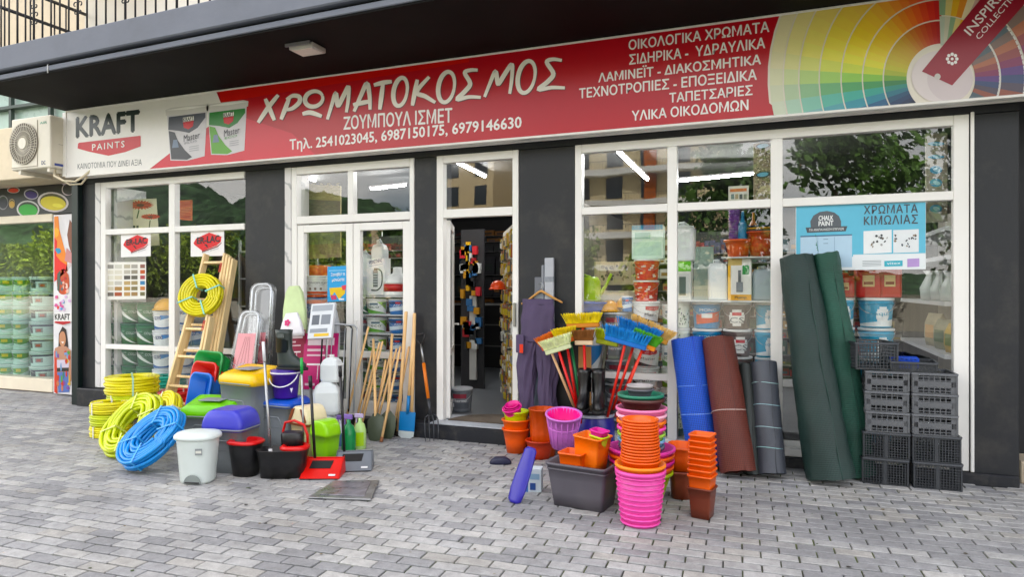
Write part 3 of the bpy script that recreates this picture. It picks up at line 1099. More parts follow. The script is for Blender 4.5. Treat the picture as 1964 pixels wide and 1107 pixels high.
for body, p0, p1, h in (('ΟΙΚΟΛΟΓΙΚΑ ΧΡΩΜΑΤΑ', (1206, 95), (1475, 60), 19), ('ΣΙΔΗΡΙΚΑ -  ΥΔΡΑΥΛΙΚΑ', (1207, 123), (1467, 91), 19),
                        ('ΛΑΜΙΝΕΪΤ - ΔΙΑΚΟΣΜΗΤΙΚΑ', (1148, 157), (1459, 122), 22), ('ΤΕΧΝΟΤΡΟΠΙΕΣ - ΕΠΟΞΕΙΔΙΚΑ', (1111, 188), (1451, 152), 19),
                        ('ΤΑΠΕΤΣΑΡΙΕΣ', (1284, 196), (1443, 181), 18), ('ΥΛΙΚΑ ΟΙΚΟΔΟΜΩΝ', (1212, 231), (1435, 210), 19)):
    px_text(g, body, p0, p1, h, YS - .0045, '#f2efec', off=.03)
def zoomed(pts, sx, ox, oy=0):
    return [(ox + x / sx, oy + y / sx) for x, y in pts]
S1, S2 = 2.637, 2.768
strokes = [zoomed(p, S1, 480) for p in (
    [(76, 497), (98, 548), (122, 606)], [(142, 478), (92, 540), (40, 618)],
    [(198, 492), (178, 545), (156, 602)], [(183, 502), (215, 482), (248, 488), (248, 515), (215, 545), (184, 553)],
    [(264, 574), (305, 567), (362, 586)],
    [(390, 602), (412, 530), (432, 468), (440, 520), (448, 528), (478, 470), (497, 436), (496, 500), (486, 566)],
    [(525, 562), (560, 480), (590, 420), (603, 480), (606, 552)], [(520, 528), (565, 518), (606, 510)],
    [(625, 428), (670, 416), (716, 410)], [(672, 416), (664, 480), (655, 552)],
    [(845, 400), (832, 465), (820, 532)], [(905, 386), (842, 462), (885, 485), (936, 516)],
    [(1150, 352), (1115, 352), (1085, 366), (1112, 420), (1085, 460), (1046, 500), (1105, 488), (1166, 490)],
    [(1185, 488), (1212, 420), (1240, 358), (1250, 410), (1258, 418), (1295, 360), (1324, 324), (1322, 400), (1312, 472)])]
strokes += [zoomed(ell(322, 498, 46, 38, -20, 15) + [ell(322, 498, 46, 38, -20, 15)[0]], S1, 480),
            zoomed(ell(759, 462, 34, 72, 10, 15) + [ell(759, 462, 34, 72, 10, 15)[0]], S1, 480),
            zoomed(ell(992, 438, 40, 78, 10, 15) + [ell(992, 438, 40, 78, 10, 15)[0]], S1, 480),
            zoomed(ell(82, 406, 44, 86, 12, 15) + [ell(82, 406, 44, 86, 12, 15)[0]], S2, 980),
            zoomed([(270, 318), (222, 312), (190, 328), (225, 388), (196, 430), (146, 472), (215, 462), (286, 464)], S2, 980)]
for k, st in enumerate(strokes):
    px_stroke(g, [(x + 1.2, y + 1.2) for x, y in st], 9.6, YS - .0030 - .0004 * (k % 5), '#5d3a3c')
for k, st in enumerate(strokes):
    px_stroke(g, st, 8.8, YS - .0072 - .0007 * (k % 5), '#f3eee6')
g.build('lettering', SIGNM, sign, fix=False)
# colour fan deck
g = MB()
fc = (1806, 150)
import colorsys
def fan_col(k, n, ring):
    hs = [(.63, .6, .32), (.61, .7, .38), (.59, .8, .45), (.565, .85, .52), (.53, .85, .62), (.48, .8, .64), (.38, .65, .60), (.24, .75, .78), (.18, .85, .86), (.162, .9, .92), (.152, .9, .94), (.145, .9, .94),
          (.138, .9, .94), (.132, .88, .94), (.126, .86, .94), (.115, .84, .94), (.10, .86, .94), (.085, .88, .93), (.07, .90, .93), (.052, .90, .92), (.035, .90, .90), (.015, .90, .87), (.0, .88, .82)]
    h, s, v = hs[min(k, len(hs) - 1)]
    f = [0, .02, .10, .27, .48, .70, .88][ring]
    q = colorsys.hsv_to_rgb(h, s, v * [.82, .97, 1, 1, 1, 1, 1][ring])
    return tuple(lin(c * (1 - f) + d * f) for c, d in zip(q, (.90, .865, .77)))
rings = [66, 112, 152, 193, 235, 274, 304, 331]
nw = 23
def fp(r, ang, lift=0.0):
    return (fc[0] + r * math.cos(R(ang)), fc[1] + r * math.sin(R(ang)))
sign_poly(g, [fp(334, 172 + 6 * k) for k in range(20)] + [(2300, -200), (2300, 160), (1500, 218)], 3, '#e3dccf')
for k in range(nw):
    aa, ab = 137.5 + k * 5.75, 137.5 + (k + 1) * 5.75
    for r_ in range(7):
        j = k * .9
        pts = [fp(rings[r_] + 1.5, aa), fp(rings[r_] + 1.5, ab), fp(rings[r_ + 1] - 1.2, ab), fp(rings[r_ + 1] - 1.2, aa)]
        q = [W(x, y, YS - .0012 * 5) for x, y in pts]
        q = clip_z(q, SZ1 - .004); q = clip_z(q, SZ0 + .004, False) if q else q
        if len(q) >= 3: g.poly(q, fan_col(k, nw, r_))
# pastel sheaf upright and dark sheaf to the right
pal = ['#b9c2b4', '#c9c6b4', '#8fa98a', '#d9c98a', '#e0b04a', '#d98e45', '#e8d9b8', '#caa9a0']
for k in range(8):
    aa, ab = 268 + k * 5.0, 268 + (k + 1) * 5.0
    for r_ in range(4):
        r0, r1 = 64 + r_ * 58, 64 + (r_ + 1) * 58 - 2
        c = [lin(1) * 0 + v for v in rgb(pal[(k + r_ * 2) % 8])]
        sign_poly(g, [fp(r0, aa), fp(r0, ab), fp(r1, ab), fp(r1, aa)], 6, tuple(c))
pal2 = ['#4b5a63', '#59666d', '#7d6a63', '#a86b52', '#8e4a4a', '#7d3358', '#5a3a78', '#39466b', '#4e4452', '#8a4f3f']
for k in range(12):
    aa, ab = 318 + k * 6.5, 318 + (k + 1) * 6.5
    for r_ in range(5):
        r0, r1 = 64 + r_ * 50, 64 + (r_ + 1) * 50 - 3
        sign_poly(g, [fp(r0, aa), fp(r0, ab), fp(r1, ab), fp(r1, aa)], 6, pal2[(k + r_) % 10])
for rr_ in (112, 160):
    for k in range(20):
        aa = 322 + k * 3.6
        sign_poly(g, [fp(rr_ - 2, aa), fp(rr_ - 2, aa + 3), fp(rr_ + 2, aa + 3), fp(rr_ + 2, aa)], 7, '#d8d4cf')
sign_poly(g, [(x, y) for x, y in ell(1802, 146, 54, 50, 0, 26)], 7.5, '#ddd3d3')
sign_poly(g, [(x, y) for x, y in ell(1822, 150, 44, 44, 0, 26)], 8, '#d2c6c8')
sign_poly(g, [(1768, 136), (1935, -70), (2010, -44), (1826, 163)], 9, '#8f1c2e')
sign_poly(g, ell(1798, 146, 6, 6, 0, 12), 10, '#c9c4bf')
for k in range(8):
    a_ = k * 45
    sign_poly(g, ell(1826 + 9 * math.cos(R(a_)), 112 + 9 * math.sin(R(a_)), 3.4, 3.4, 0, 8), 10, '#f2eeee')
sign_poly(g, ell(1826, 112, 3, 3, 0, 8), 10, '#f2eeee')
def tilt_text(body, p0, p1, h, col, layer, off=.03):
    a_, b_ = W(*p0, YS - .0012 * layer), W(*p1, YS - .0012 * layer)
    d = Vector((p1[0] - p0[0], p1[1] - p0[1])).normalized()
    u = W(p0[0] + d.y * h, p0[1] - d.x * h, YS - .0012 * layer) - a_
    add_text(g, body, a_, b_ - a_, u, col, off)
tilt_text('INSPIRE', (1861, 68), (1926, -8), 17, '#f2eeee', 10)
tilt_text('COLLECTION', (1878, 76), (1962, -22), 11, '#f2eeee', 10, .005)
g.build('colour_fan_print', SIGNM, sign, fix=False)
for xx, zz in ((-5.9, SZ1 + .02), (-1.75, SZ1 + .02), (-7.9, SZ1 + .02)):
    b_ = MB(); b_.box(xx - .03, xx + .03, YS + .01, YS + .12, zz - .004, zz + .012)
    b_.build('bracket', M('sign_bracket_grey', '#8a8a88', .5), sign)
# ------------------------------------------------------------------ soffit flood lamp
p = at_depth(590, 90, (3.727 - CAMH) * F / (CY0 - 88))
fl = thing('flood_lamp', 'small square flood lamp on the black soffit above the sign', 'lamp', (p.x, p.y, 3.727))
mb = MB(); mb.box(-.13, .13, -.10, .10, -.05, -.004); mb.build('lamp_body', M('lamp_grey', '#b7b3ae', .4), fl, bevel=.006)
mb = MB(); mb.box(-.11, .11, -.08, .08, -.056, -.051); mb.build('lens', M('lamp_lens', '#e6e1da', .2), fl)
mb = MB(); mb.box(-.15, .12, -.13, -.115, -.03, -.002); mb.build('bracket', M('lamp_bracket', '#77757a', .4), fl)

# ------------------------------------------------------------------ neighbouring shop on the left
nb = thing('neighbouring_shop', 'neighbouring paint shop with cream parapet, printed panels and large window', 'shop building', (-10, .5, 0))
def nbuild(name, mb_, mat, **k):
    for i, v in enumerate(mb_.v): mb_.v[i] = v - Vector((-10, .5, 0))
    return mb_.build(name, mat, nb, **k)
NY = .50
zt = W(10, 245, 0).z; zb = W(10, 345, 0).z
mb = MB(); mb.box(-15, -8.50, .0, .25, zb, zt); mb.box(-15, -8.50, .2501, NY + .3, zb + .001, zb + .1)
nbuild('parapet_wall', mb, M('parapet_cream', '#ddd0b9', .85, var=.05, scale=1.5, dirt=.2), bevel=.01)
zh = W(60, 412, NY).z; zw0 = W(50, 724, NY).z; zs0 = W(50, 748, NY).z
mb = MB(); mb.box(-15, -8.46, NY, NY + .1, zh, zb - .002); nbuild('sign_board', mb, M('neighbour_sign_black', '#1d1a20', .35))
zh2 = W(60, 427, NY).z
mb = MB(); mb.box(-15, W(104, 420, NY).x, NY - .03, NY + .1, zh2, zh - .002); mb.box(-15, W(104, 420, NY).x, NY - .03, NY + .2, zs0, zw0)
nbuild('window_frame', mb, M('neighbour_frame_cream', '#e9dfcb', .6, var=.05, dirt=.1), bevel=.006)
mb = MB(); mb.box(-15, -8.46, NY + .01, NY + .25, 0, zs0 - .002); nbuild('plinth', mb, M('neighbour_plinth', '#97857c', .8, dirt=.3))
mb = MB(); mb.box(-15, W(104, 420, NY).x, NY + .03, NY + .036, zw0, zh2); nbuild('pane', mb, glass_mat('neighbour_glass', .06, (.93, .96, .95), 0, .16))
mb = MB(); mb.box(-15, -8.46, NY + 2.5, NY + 2.6, 0, 3); mb.box(-15, -8.46, NY + .11, NY + 2.5, -.01, .12); mb.box(-15, -8.46, NY + .11, NY + 2.5, 2.75, 2.8)
nbuild('interior_wall', mb, M('neighbour_interior', '#6d7068', .9))
x0, x1 = W(103, 600, NY - .08).x, W(139, 600, NY - .08).x
mb = MB(); mb.box(x0, x1, NY - .08, NY + .25, .02, zh - .03); nbuild('printed_pillar', mb, M('pillar_white', '#e7e4e6', .5))
mb = MB(); mb.box(-30, -8.42, NY + 2.2, NY + 9, zt - .7, 12); nbuild('upper_wall', mb, M('neighbour_upper', '#d6c8b4', .85, var=.06))  # cream wall; its unseen height is added to shade the left pavement
mb = MB()
for k in range(7):
    xx = -13.2 + k * .8
    mb.box(xx, xx + .05, .12, .17, zt, zt + .62)
mb.box(-15, -8.5, .10, .19, zt + .621, zt + .69); mb.box(-15, -8.5, .10, .19, zt + .30, zt + .34)
nbuild('balcony_rail', mb, M('rail_dark_green', '#3b4742', .5))
mb = MB(); mb.box(-15, -8.5, .20, .206, zt + .02, zt + .6); nbuild('rail_glass', mb, M('rail_frosted', '#a9c0b6', .3))
# the paint tin print of the sign board, and the figures printed on the pillar
mb = MB()
def npx(pts, layer, col, y=NY):
    px_poly(mb, pts, y - .002 - .0012 * layer, col)
for cx_, cy_, rx, ry, rot, rim, col in ((102, 387, 30, 19, 8, '#cfc7c8', '#d3c40c'), (54, 401, 22, 17, 6, '#c9c8c6', '#37a23c'), (60, 372, 14, 10, 10, '#bcb6c2', '#37206e'), (26, 364, 12, 6, 0, '#c4bcb8', '#d3402c'),
                                (6, 388, 10, 14, 0, '#8c8a90', '#1c1d2c'), (23, 390, 6, 9, 0, '#b7a27a', '#c09a4a'), (131, 362, 12, 13, 40, '#cbbcc4', '#2c2a30')):
    n_ = 22
    npx(ell(cx_, cy_, rx, ry, rot, n_), 1, rim)
    npx(ell(cx_, cy_, rx * .86, ry * .84, rot, n_), 2, '#4a4620' if col == '#d3c40c' else '#22301f')
    npx(ell(cx_, cy_ + ry * .12, rx * .82, ry * .70, rot, n_), 3, col)
    npx(ell(cx_ + rx * .3, cy_ + ry * .35, rx * .35, ry * .2, rot, n_), 4, '#e6dc5a' if col == '#d3c40c' else col)
npx([(118, 352), (141, 350), (144, 372), (136, 362)], 2, '#c9bcc4')
YP = NY - .08
g7 = random.Random(11)
def blob(cx_, cy_, rx, ry, layer, col, jag=.25, n=14):
    px_poly(mb, [(cx_ + rx * math.cos(a) * (1 + g7.uniform(-jag, jag)), cy_ + ry * math.sin(a) * (1 + g7.uniform(-jag, jag))) for a in [6.283 * k / n for k in range(n)]], YP - .002 - .0012 * layer, col)
def cl(pts):    # keep the print on the pillar's front
    return [(min(138.4, max(104.2, x)), y) for x, y in pts]
pp = lambda pts, l, c: px_poly(mb, cl(pts), YP - .002 - .0012 * l, c)
pp([(104, 415), (112, 414), (114, 440), (122, 470), (128, 492), (130, 520), (112, 524), (104, 516)], 1, '#e98a1d')
pp([(104, 455), (110, 462), (108, 490), (116, 500), (128, 508), (126, 522), (104, 540)], 2, '#e0301d')
blob(112, 480, 5, 6, 3, '#2f8fb8')
blob(109, 445, 4, 9, 3, '#f2b024')
pp([(134, 420), (138.4, 428), (138.4, 490), (132, 470), (129, 450)], 2, '#7d4a35')
pp([(128, 475), (138, 485), (138.4, 505), (124, 500)], 3, '#c98c8c')
pp([(122, 515), (138.4, 498), (138.4, 508), (128, 520)], 1, '#d9c9c9')
blob(121, 541, 12.5, 25, 2, '#c0512f', .06, 20)
for k in range(22):
    blob(121 + g7.uniform(-9, 9), 541 + g7.uniform(-21, 21), g7.uniform(1, 3.2), g7.uniform(2, 5), 3 + k * .05, g7.choice(['#e8b9a8', '#e2601d', '#c21f2d', '#f0d0c0', '#8c4030', '#5a6a70']))
pp([(110, 525), (116, 518), (114, 560), (110, 556)], 4.5, '#4f5b52')
for k in range(16):
    blob(107 + g7.uniform(0, 28), 574 + g7.uniform(-8, 22), g7.uniform(2, 4), g7.uniform(2, 4), 3 + k * .05, g7.choice(['#d8b8d8', '#e04040', '#5aa0d0', '#f2d0d8', '#d0609a']))
pp([(104, 600), (138, 600), (138, 616), (122, 624), (104, 618)], 5, '#f1efec')
px_text(mb, 'KRAFT', (105.5, 613), (134, 613), 11, YP - .010, '#2a2a2a', off=.04)
pp([(105, 616), (135, 616), (135, 619), (121, 623), (105, 619)], 6, '#b3192b')
pp([(113, 640), (120, 626), (127, 632), (131, 665), (128, 668), (112, 668)], 4, '#2a1a18')
blob(120, 650, 6.4, 15, 5, '#c08a6a', .03, 16)
pp([(117, 655), (123, 655), (121, 659)], 6, '#f3ece6')
pp([(105, 668), (114, 664), (127, 664), (136, 672), (137, 730), (126, 742), (106, 735)], 4.5, '#b98a72')
pp([(108, 690), (133, 690), (132, 705), (110, 705)], 5, '#cfc6d6')
pp([(108, 706), (132, 705), (132, 712), (109, 713)], 5.5, '#22201f')
pp([(110, 714), (131, 713), (133, 752), (112, 753)], 5, '#5a72b0')
pp([(104, 672), (109, 676), (110, 755), (104, 752)], 5.6, '#c8402a')
for k in range(22):
    blob(121 + g7.uniform(-13, 13), 712 + g7.uniform(-38, 36), g7.uniform(1.5, 3.4), g7.uniform(3, 8), 6 + k * .05, g7.choice(['#5a9a3a', '#d8b02a', '#7a4a9a', '#c03a2a', '#3a7a6a', '#c07a5a', '#7a9ac0']))
nbuild('printed_graphics', mb, print_mat('neighbour_print', .45), fix=False)

# ------------------------------------------------------------------ outdoor air conditioner
pA, pB = at_depth(21, 322, 8.75), at_depth(97, 322, 8.05)
yA = -.42
xa, xb = W(22, 280, yA).x, W(97, 280, yA).x
za0, za1 = W(97, 320, yA).z, W(97, 219, yA).z
ac = thing('air_conditioner', 'cream outdoor air conditioner unit with round fan grille beside the sign', 'air conditioner', (xb, yA, za0))
wA, hA = xb - xa, za1 - za0
ACM = M('ac_enamel', '#e3ddcf', .45, var=.03, dirt=.12)
mb = MB(); mb.box(-wA, 0, 0, .36, 0, hA); mb.build('casing', ACM, ac, bevel=.012)
mb = MB()
fcx, fcz, fr_ = -wA * .66, hA * .50, hA * .40
mb.loft([[(fcx + fr_ * math.cos(a), y, fcz + fr_ * math.sin(a)) for a in [6.283 * k / 28 for k in range(28)]] for y in (-.004, -.012)])
fan = mb.build('fan_well', M('fan_dark', '#7d776e', .7), ac)
mb = MB()
for k in range(40):
    a = 6.283 * k / 40
    mb.tube([(fcx + .06 * math.cos(a), -.02, fcz + .06 * math.sin(a)), (fcx + fr_ * math.cos(a + .25), -.022, fcz + fr_ * math.sin(a + .25))], .0035, 4)
for q in (.35, .6, .85, 1.0):
    mb.tube([(fcx + fr_ * q * math.cos(a), -.021, fcz + fr_ * q * math.sin(a)) for a in [6.283 * k / 28 for k in range(28)]], .0035, 4, closed=True)
mb.loft([[(fcx + r_ * math.cos(a), y, fcz + r_ * math.sin(a)) for a in [6.283 * k / 20 for k in range(20)]] for r_, y in ((.075, -.018), (.07, -.032))])
mb.build('fan_grille', ACM, ac)
mb = MB(); mb.box(-wA * .98, -wA * .32, -.006, -.001, hA * .04, hA * .055); mb.box(-wA * .325, -wA * .315, -.006, -.001, hA * .06, hA * .93); mb.build('panel_seam', M('seam_grey', '#a79f92', .6), ac)
mb = MB()
add_text(mb, 'AIR', (-wA * .26, -.002, hA * .84), (wA * .18, 0, 0), (0, 0, .03), '#5aa084', .01)
add_text(mb, 'DC', (-wA * .22, -.002, hA * .06), (wA * .10, 0, 0), (0, 0, .05), '#3d4a7a', .02)
mb.poly([(.002, .05, .03), (.002, .26, .03), (.002, .26, .06), (.002, .05, .06)], rgb('#3b4a92'))
mb.poly([(.002, .10, .3), (.002, .30, .3), (.002, .30, .304), (.002, .10, .304)], rgb('#8a857a'))
mb.poly([(.002, .25, .42), (.002, .34, .42), (.002, .34, .45), (.002, .25, .45)], rgb('#77736a'))
mb.build('label', PM, ac, fix=False)
for xx in (-wA * .85, -wA * .12):
    mb = MB(); mb.box(xx, xx + .04, .02, .42, -.05, -.002); mb.build('bracket', ACM, ac)
mb = MB()
mb.tube([(-.06, .1, -.01), (0, .05, -.10), (.15, .06, -.17), (.3, .1, -.18), (.42, .12, -.12), (.5, .2, .0)], .014, 8)
mb.tube([(-.16, .2, -.01), (-.05, .16, -.12), (.12, .16, -.2), (.3, .18, -.2), (.45, .2, -.05)], .011, 8)
mb.build('pipe', M('pipe_insulation', '#d8cdb4', .7, var=.1), ac)

# ------------------------------------------------------------------ lit tube lamps inside
TUBE = M('lit_tube', '#ffffff', .3, emis=45.0, var=0)
LBODY = M('lamp_batten', '#d8d8d8', .5)
def tube_lamp(p0, p1, label):
    p0, p1 = Vector(p0), Vector(p1)
    m_ = frame_mat(p0, p1, (0, 0, 1))
    L = (p1 - p0).length
    t = thing('tube_lamp', label, 'tube lamp', mat=m_, group='lit tube lamps on the shop ceiling')
    b_ = MB(); b_.box(.012, .035, -.025, .025, 0, L); b_.build('batten', LBODY, t)
    b_ = MB(); b_.tube([(0, 0, .02), (0, 0, L - .02)], .017, 8); b_.build('tube', TUBE, t)
for a_, b_, ta, tb, lab in (
        ((1185, 290), (1242, 344), 6.9, 8.5, 'lit tube lamp sloping behind the left pane of the right window'),
        ((1301, 346), (1479, 329), 8.4, 8.2, 'long lit tube lamp behind the middle pane of the right window'),
        ((873, 309), (931, 338), 7.8, 9.0, 'lit tube lamp seen through the pane over the door'),
        ((710, 362), (779, 354), 9.6, 9.3, 'lit tube lamp behind the right pane over the double door'),
        ((585, 338), (604, 346), 9.2, 9.9, 'short lit tube lamp behind the left pane over the double door')):
    tube_lamp(at_depth(*a_, ta), at_depth(*b_, tb), lab)

# ------------------------------------------------------------------ buckets and tins
WPL = M('white_plastic', '#e6e7e8', .4, var=.03, objvar=.04)
WIRE = M('handle_wire', '#b9b9b9', .35, metal=.6)
def bucket_proto(kind):
    """unit bucket: 1 m across the top, 1 m tall; placed by scale"""
    body, lid, fn = BK[kind]
    t = thing('paint_bucket', 'paint bucket', 'bucket')
    rf = lambda z: .415 + .07 * z
    mb_ = MB()
    mb_.lathe([(.40, 0), (.415, .02), (rf(.78), .78), (rf(.78) + .03, .79), (rf(.82) + .03, .82), (rf(.82), .83), (rf(.93), .93)], 22)
    mb_.build('body', M('bucket_' + kind, body, .4, var=.04, objvar=.05), t)
    mb_ = MB()
    mb_.lathe([(.495, .90), (.505, .905), (.505, .965), (.49, .985), (.46, .985), (.45, .97)], 22)
    mb_.build('lid', M('lid_' + kind, lid, .4, var=.03), t)
    mb_ = MB(); fn(mb_, rf); mb_.build('printed_label', print_mat('label_print', .42), t, fix=False)
    mb_ = MB()
    mb_.tube([(.50 * math.cos(a), -.50 * math.sin(a) * .55 - .16 * math.sin(a), .86 - .42 * math.sin(a)) for a in [math.pi * k / 10 for k in range(11)]], .012, 5)
    mb_.build('handle', WIRE, t)
    return t
A0, A1 = -1.45, 1.45
def lab_green(mb_, rf):
    wrap_strip(mb_, rf, A0, A1, .08, .78, '#0c5c38', 16)
    wrap_strip(mb_, rf, A0, A1, lambda s: .28 + .24 * math.sin(s * 3.0 + 2.2), lambda s: .38 + .34 * math.sin(s * 3.0 + 2.0), '#e7ece8', 16, .006)
    wrap_strip(mb_, rf, -1.1, -.35, .56, .74, '#1c6b46', 6, .006)
    wrap_text(mb_, 'ECO', rf(.6) + .008, .60, .36, .09, '#d8e4dc', -.75)
    wrap_text(mb_, 'COLOR', rf(.5) + .008, .48, .5, .11, '#c8d8d0', .35)
def lab_whiteblue(mb_, rf):
    wrap_strip(mb_, rf, A0, A1, .06, .76, '#eef1f3', 14)
    wrap_strip(mb_, rf, A0, A1, .06, lambda s: .30 - .16 * math.sin(s * 3.1), '#1d5f9e', 14, .006)
    wrap_strip(mb_, rf, -.2, A1, lambda s: .52 + .2 * s, .76, '#2f7fc0', 8, .006)
    wrap_strip(mb_, rf, -.9, -.1, .54, .70, '#28406c', 6, .006)
    wrap_text(mb_, 'PRO', rf(.6) + .01, .56, .34, .11, '#f4f4f4', -.5)
def lab_whitegreen(mb_, rf):
    wrap_strip(mb_, rf, A0, A1, .05, .78, '#eef0ec', 14)
    wrap_strip(mb_, rf, A0, A1, .05, lambda s: .42 - .36 * s, '#5f9e3a', 14, .006)
    wrap_strip(mb_, rf, .35, A1, lambda s: .76 - .5 * s, .78, '#8fbf4a', 10, .006)
    wrap_strip(mb_, rf, -.5, .4, .58, .70, '#4d6a7a', 8, .006)
    wrap_text(mb_, 'eco', rf(.6) + .01, .38, .5, .13, '#3c5a3a', 0)
def lab_blue(mb_, rf):
    wrap_strip(mb_, rf, A0, A1, .05, .80, '#2a6fb0', 14)
    wrap_strip(mb_, rf, A0, A1, lambda s: .16 + .18 * s, lambda s: .40 + .16 * s, '#dce8f2', 14, .006)
    wrap_strip(mb_, rf, A0, A1, .66, .80, '#1c2f5c', 14, .006)
    wrap_strip(mb_, rf, -.25, .25, .66, .80, '#c22a30', 4, .009)
    wrap_text(mb_, 'AQUA', rf(.6) + .01, .50, .55, .12, '#ffffff', .1)
def lab_grey(mb_, rf):
    wrap_strip(mb_, rf, A0, A1, .05, .78, '#6d7178', 14)
    wrap_strip(mb_, rf, -1.0, 1.0, .14, .40, '#55585f', 10, .006)
    wrap_strip(mb_, rf, -.7, .7, .58, .76, '#8d3040', 8, .006)
    wrap_text(mb_, 'Thermo', rf(.45) + .01, .42, .65, .13, '#e8e8ea', 0)
    wrap_strip(mb_, rf, -1.0, -.6, .2, .36, '#c8cad0', 4, .009)
def lab_red(mb_, rf):
    wrap_strip(mb_, rf, A0, A1, .05, .80, '#eceded', 14)
    wrap_strip(mb_, rf, A0, A1, .05, lambda s: .46 - .40 * math.sin(1.57 * s), '#23242a', 14, .006)
    wrap_strip(mb_, rf, -.25, 1.1, lambda s: .56 + .12 * abs(s - .5), .80, '#c02a30', 8, .006)
    wrap_text(mb_, 'KRAFT', rf(.6) + .01, .66, .42, .09, '#f4f0ee', .35)
    wrap_text(mb_, 'Master', rf(.5) + .01, .34, .56, .13, '#2b2c30', .3)
def lab_orange(mb_, rf):
    wrap_strip(mb_, rf, A0, A1, .05, .80, '#2b86b8', 14)
    wrap_strip(mb_, rf, -1.0, 1.0, lambda s: .16 + .1 * s, lambda s: .52 + .12 * s, '#d9531e', 12, .006)
    wrap_strip(mb_, rf, -.5, .3, .40, .56, '#f2f0ec', 6, .009)
    wrap_text(mb_, 'MONO', rf(.6) + .012, .64, .6, .11, '#f4f4f0', 0)
def lab_brown(mb_, rf):
    wrap_strip(mb_, rf, A0, A1, .05, .80, '#5a4a48', 14)
    for k in range(6):
        z0 = .12 + .1 * k; q = .62 * math.sqrt(max(.05, 1 - ((k - 2.5) / 3) ** 2))
        wrap_strip(mb_, rf, .15 - q, .15 + q, z0, z0 + .1, '#eeece8', 8, .006)
    wrap_strip(mb_, rf, -.2, .5, .50, .62, '#c4283a', 6, .009)
    wrap_text(mb_, 'CS', rf(.6) + .012, .24, .5, .20, '#6a6a6c', .15)
def lab_teal(mb_, rf):
    wrap_strip(mb_, rf, A0, A1, .05, .80, '#2f9cc0', 14)
    wrap_strip(mb_, rf, A0, A1, .05, lambda s: .12 + .18 * s, '#e9f0f2', 14, .006)
    for k in range(6):
        z0 = .22 + .08 * k; q = .42 * math.sqrt(max(.06, 1 - ((k - 2) / 3.6) ** 2))
        wrap_strip(mb_, rf, .35 - q, .35 + q, z0, z0 + .08, '#f0f3f3', 6, .006)
    wrap_text(mb_, 'aqua', rf(.6) + .012, .38, .5, .12, '#5aa6c0', .35)
def lab_bluedrum(mb_, rf):
    wrap_strip(mb_, rf, A0, A1, .05, .62, '#23487f', 14)
    wrap_strip(mb_, rf, A0, A1, .62, .80, '#d3532a', 14)
    wrap_strip(mb_, rf, -.7, .7, .2, .5, '#4c73a8', 8, .006)
    wrap_text(mb_, 'Latex', rf(.6) + .012, .28, .6, .14, '#e8edf4', 0)
def lab_silicone(mb_, rf):
    wrap_strip(mb_, rf, A0, A1, .05, .80, '#eeeeec', 14)
    wrap_strip(mb_, rf, A0, A1, .05, .16, '#d3532a', 14, .006)
    wrap_text(mb_, 'MONOFLEX', rf(.6) + .01, .56, .9, .10, '#3c3c44', 0)
    for k in (-.5, 0, .5): wrap_strip(mb_, rf, k - .1, k + .1, .24, .36, '#8c7a70', 3, .006)
def lab_fruit(mb_, rf):
    wrap_strip(mb_, rf, A0, A1, .05, .80, '#c83a34', 14)
    q = random.Random(5)
    for k in range(26):
        a, z = q.uniform(-1.3, 1.3), q.uniform(.1, .7)
        wrap_strip(mb_, rf, a - .12, a + .12, z, z + .07, q.choice(['#e8d8d0', '#a82028', '#e06a50', '#d8c0b8']), 3, .006 + k * .0003)
def lab_pattern(mb_, rf):
    wrap_strip(mb_, rf, A0, A1, .05, .80, '#dfe6dc', 14)
    q = random.Random(8)
    for k in range(30):
        a, z = q.uniform(-1.3, 1.3), q.uniform(.1, .7)
        wrap_strip(mb_, rf, a - .09, a + .09, z, z + .06, q.choice(['#3f6a48', '#56606a', '#8aa088']), 3, .006 + k * .0003)
def lab_mint(mb_, rf):
    wrap_strip(mb_, rf, A0, A1, .05, .82, '#bfe3d6', 14)
    wrap_strip(mb_, rf, -1.2, .9, lambda s: .36 + .30 * abs(s - .45), .78, '#4f9440', 12, .006)
    wrap_strip(mb_, rf, -.6, -.05, .52, .72, '#d0c234', 6, .009)
    wrap_strip(mb_, rf, -1.4, -1.2, .34, .80, '#22343c', 3, .009)
    wrap_strip(mb_, rf, -.3, .9, lambda s: .16 + .16 * abs(s - .5), lambda s: .20 + .20 * abs(s - .5), '#f2f6f4', 8, .009)
def lab_mintdark(mb_, rf):
    wrap_strip(mb_, rf, A0, A1, .05, .82, '#cfeae2', 14)
    wrap_strip(mb_, rf, -1.4, -.8, .22, .80, '#26343c', 6, .006)
    wrap_strip(mb_, rf, -.8, 1.3, .66, .80, '#2a3550', 10, .006)
    wrap_strip(mb_, rf, -.55, .1, .26, .56, '#8c8c88', 6, .006)
    wrap_strip(mb_, rf, -.42, -.05, .32, .48, '#b5432e', 4, .009)
BK = {'green': ('#0d6a40', '#1a5c42', lab_green), 'whiteblue': ('#e6e9ec', '#e9ecee', lab_whiteblue), 'whitegreen': ('#e8ebe6', '#eceeec', lab_whitegreen),
      'blue': ('#2b6cab', '#e6ebf0', lab_blue), 'grey': ('#666a71', '#b9bcc0', lab_grey), 'red': ('#e6e6e6', '#e9e9ea', lab_red), 'orange': ('#2b86b8', '#eceeee', lab_orange),
      'brown': ('#5a4a48', '#ecebe9', lab_brown), 'teal': ('#2f9cc0', '#edf0f0', lab_teal), 'bluedrum': ('#23487f', '#d3532a', lab_bluedrum), 'silicone': ('#ecebe9', '#eceae8', lab_silicone),
      'fruit': ('#c83a34', '#e8e6e4', lab_fruit), 'pattern': ('#dfe6dc', '#eceeec', lab_pattern), 'mint': ('#bfe3d6', '#d8efe6', lab_mint), 'mintdark': ('#cfeae2', '#dcf0ea', lab_mintdark)}
BKP = {}
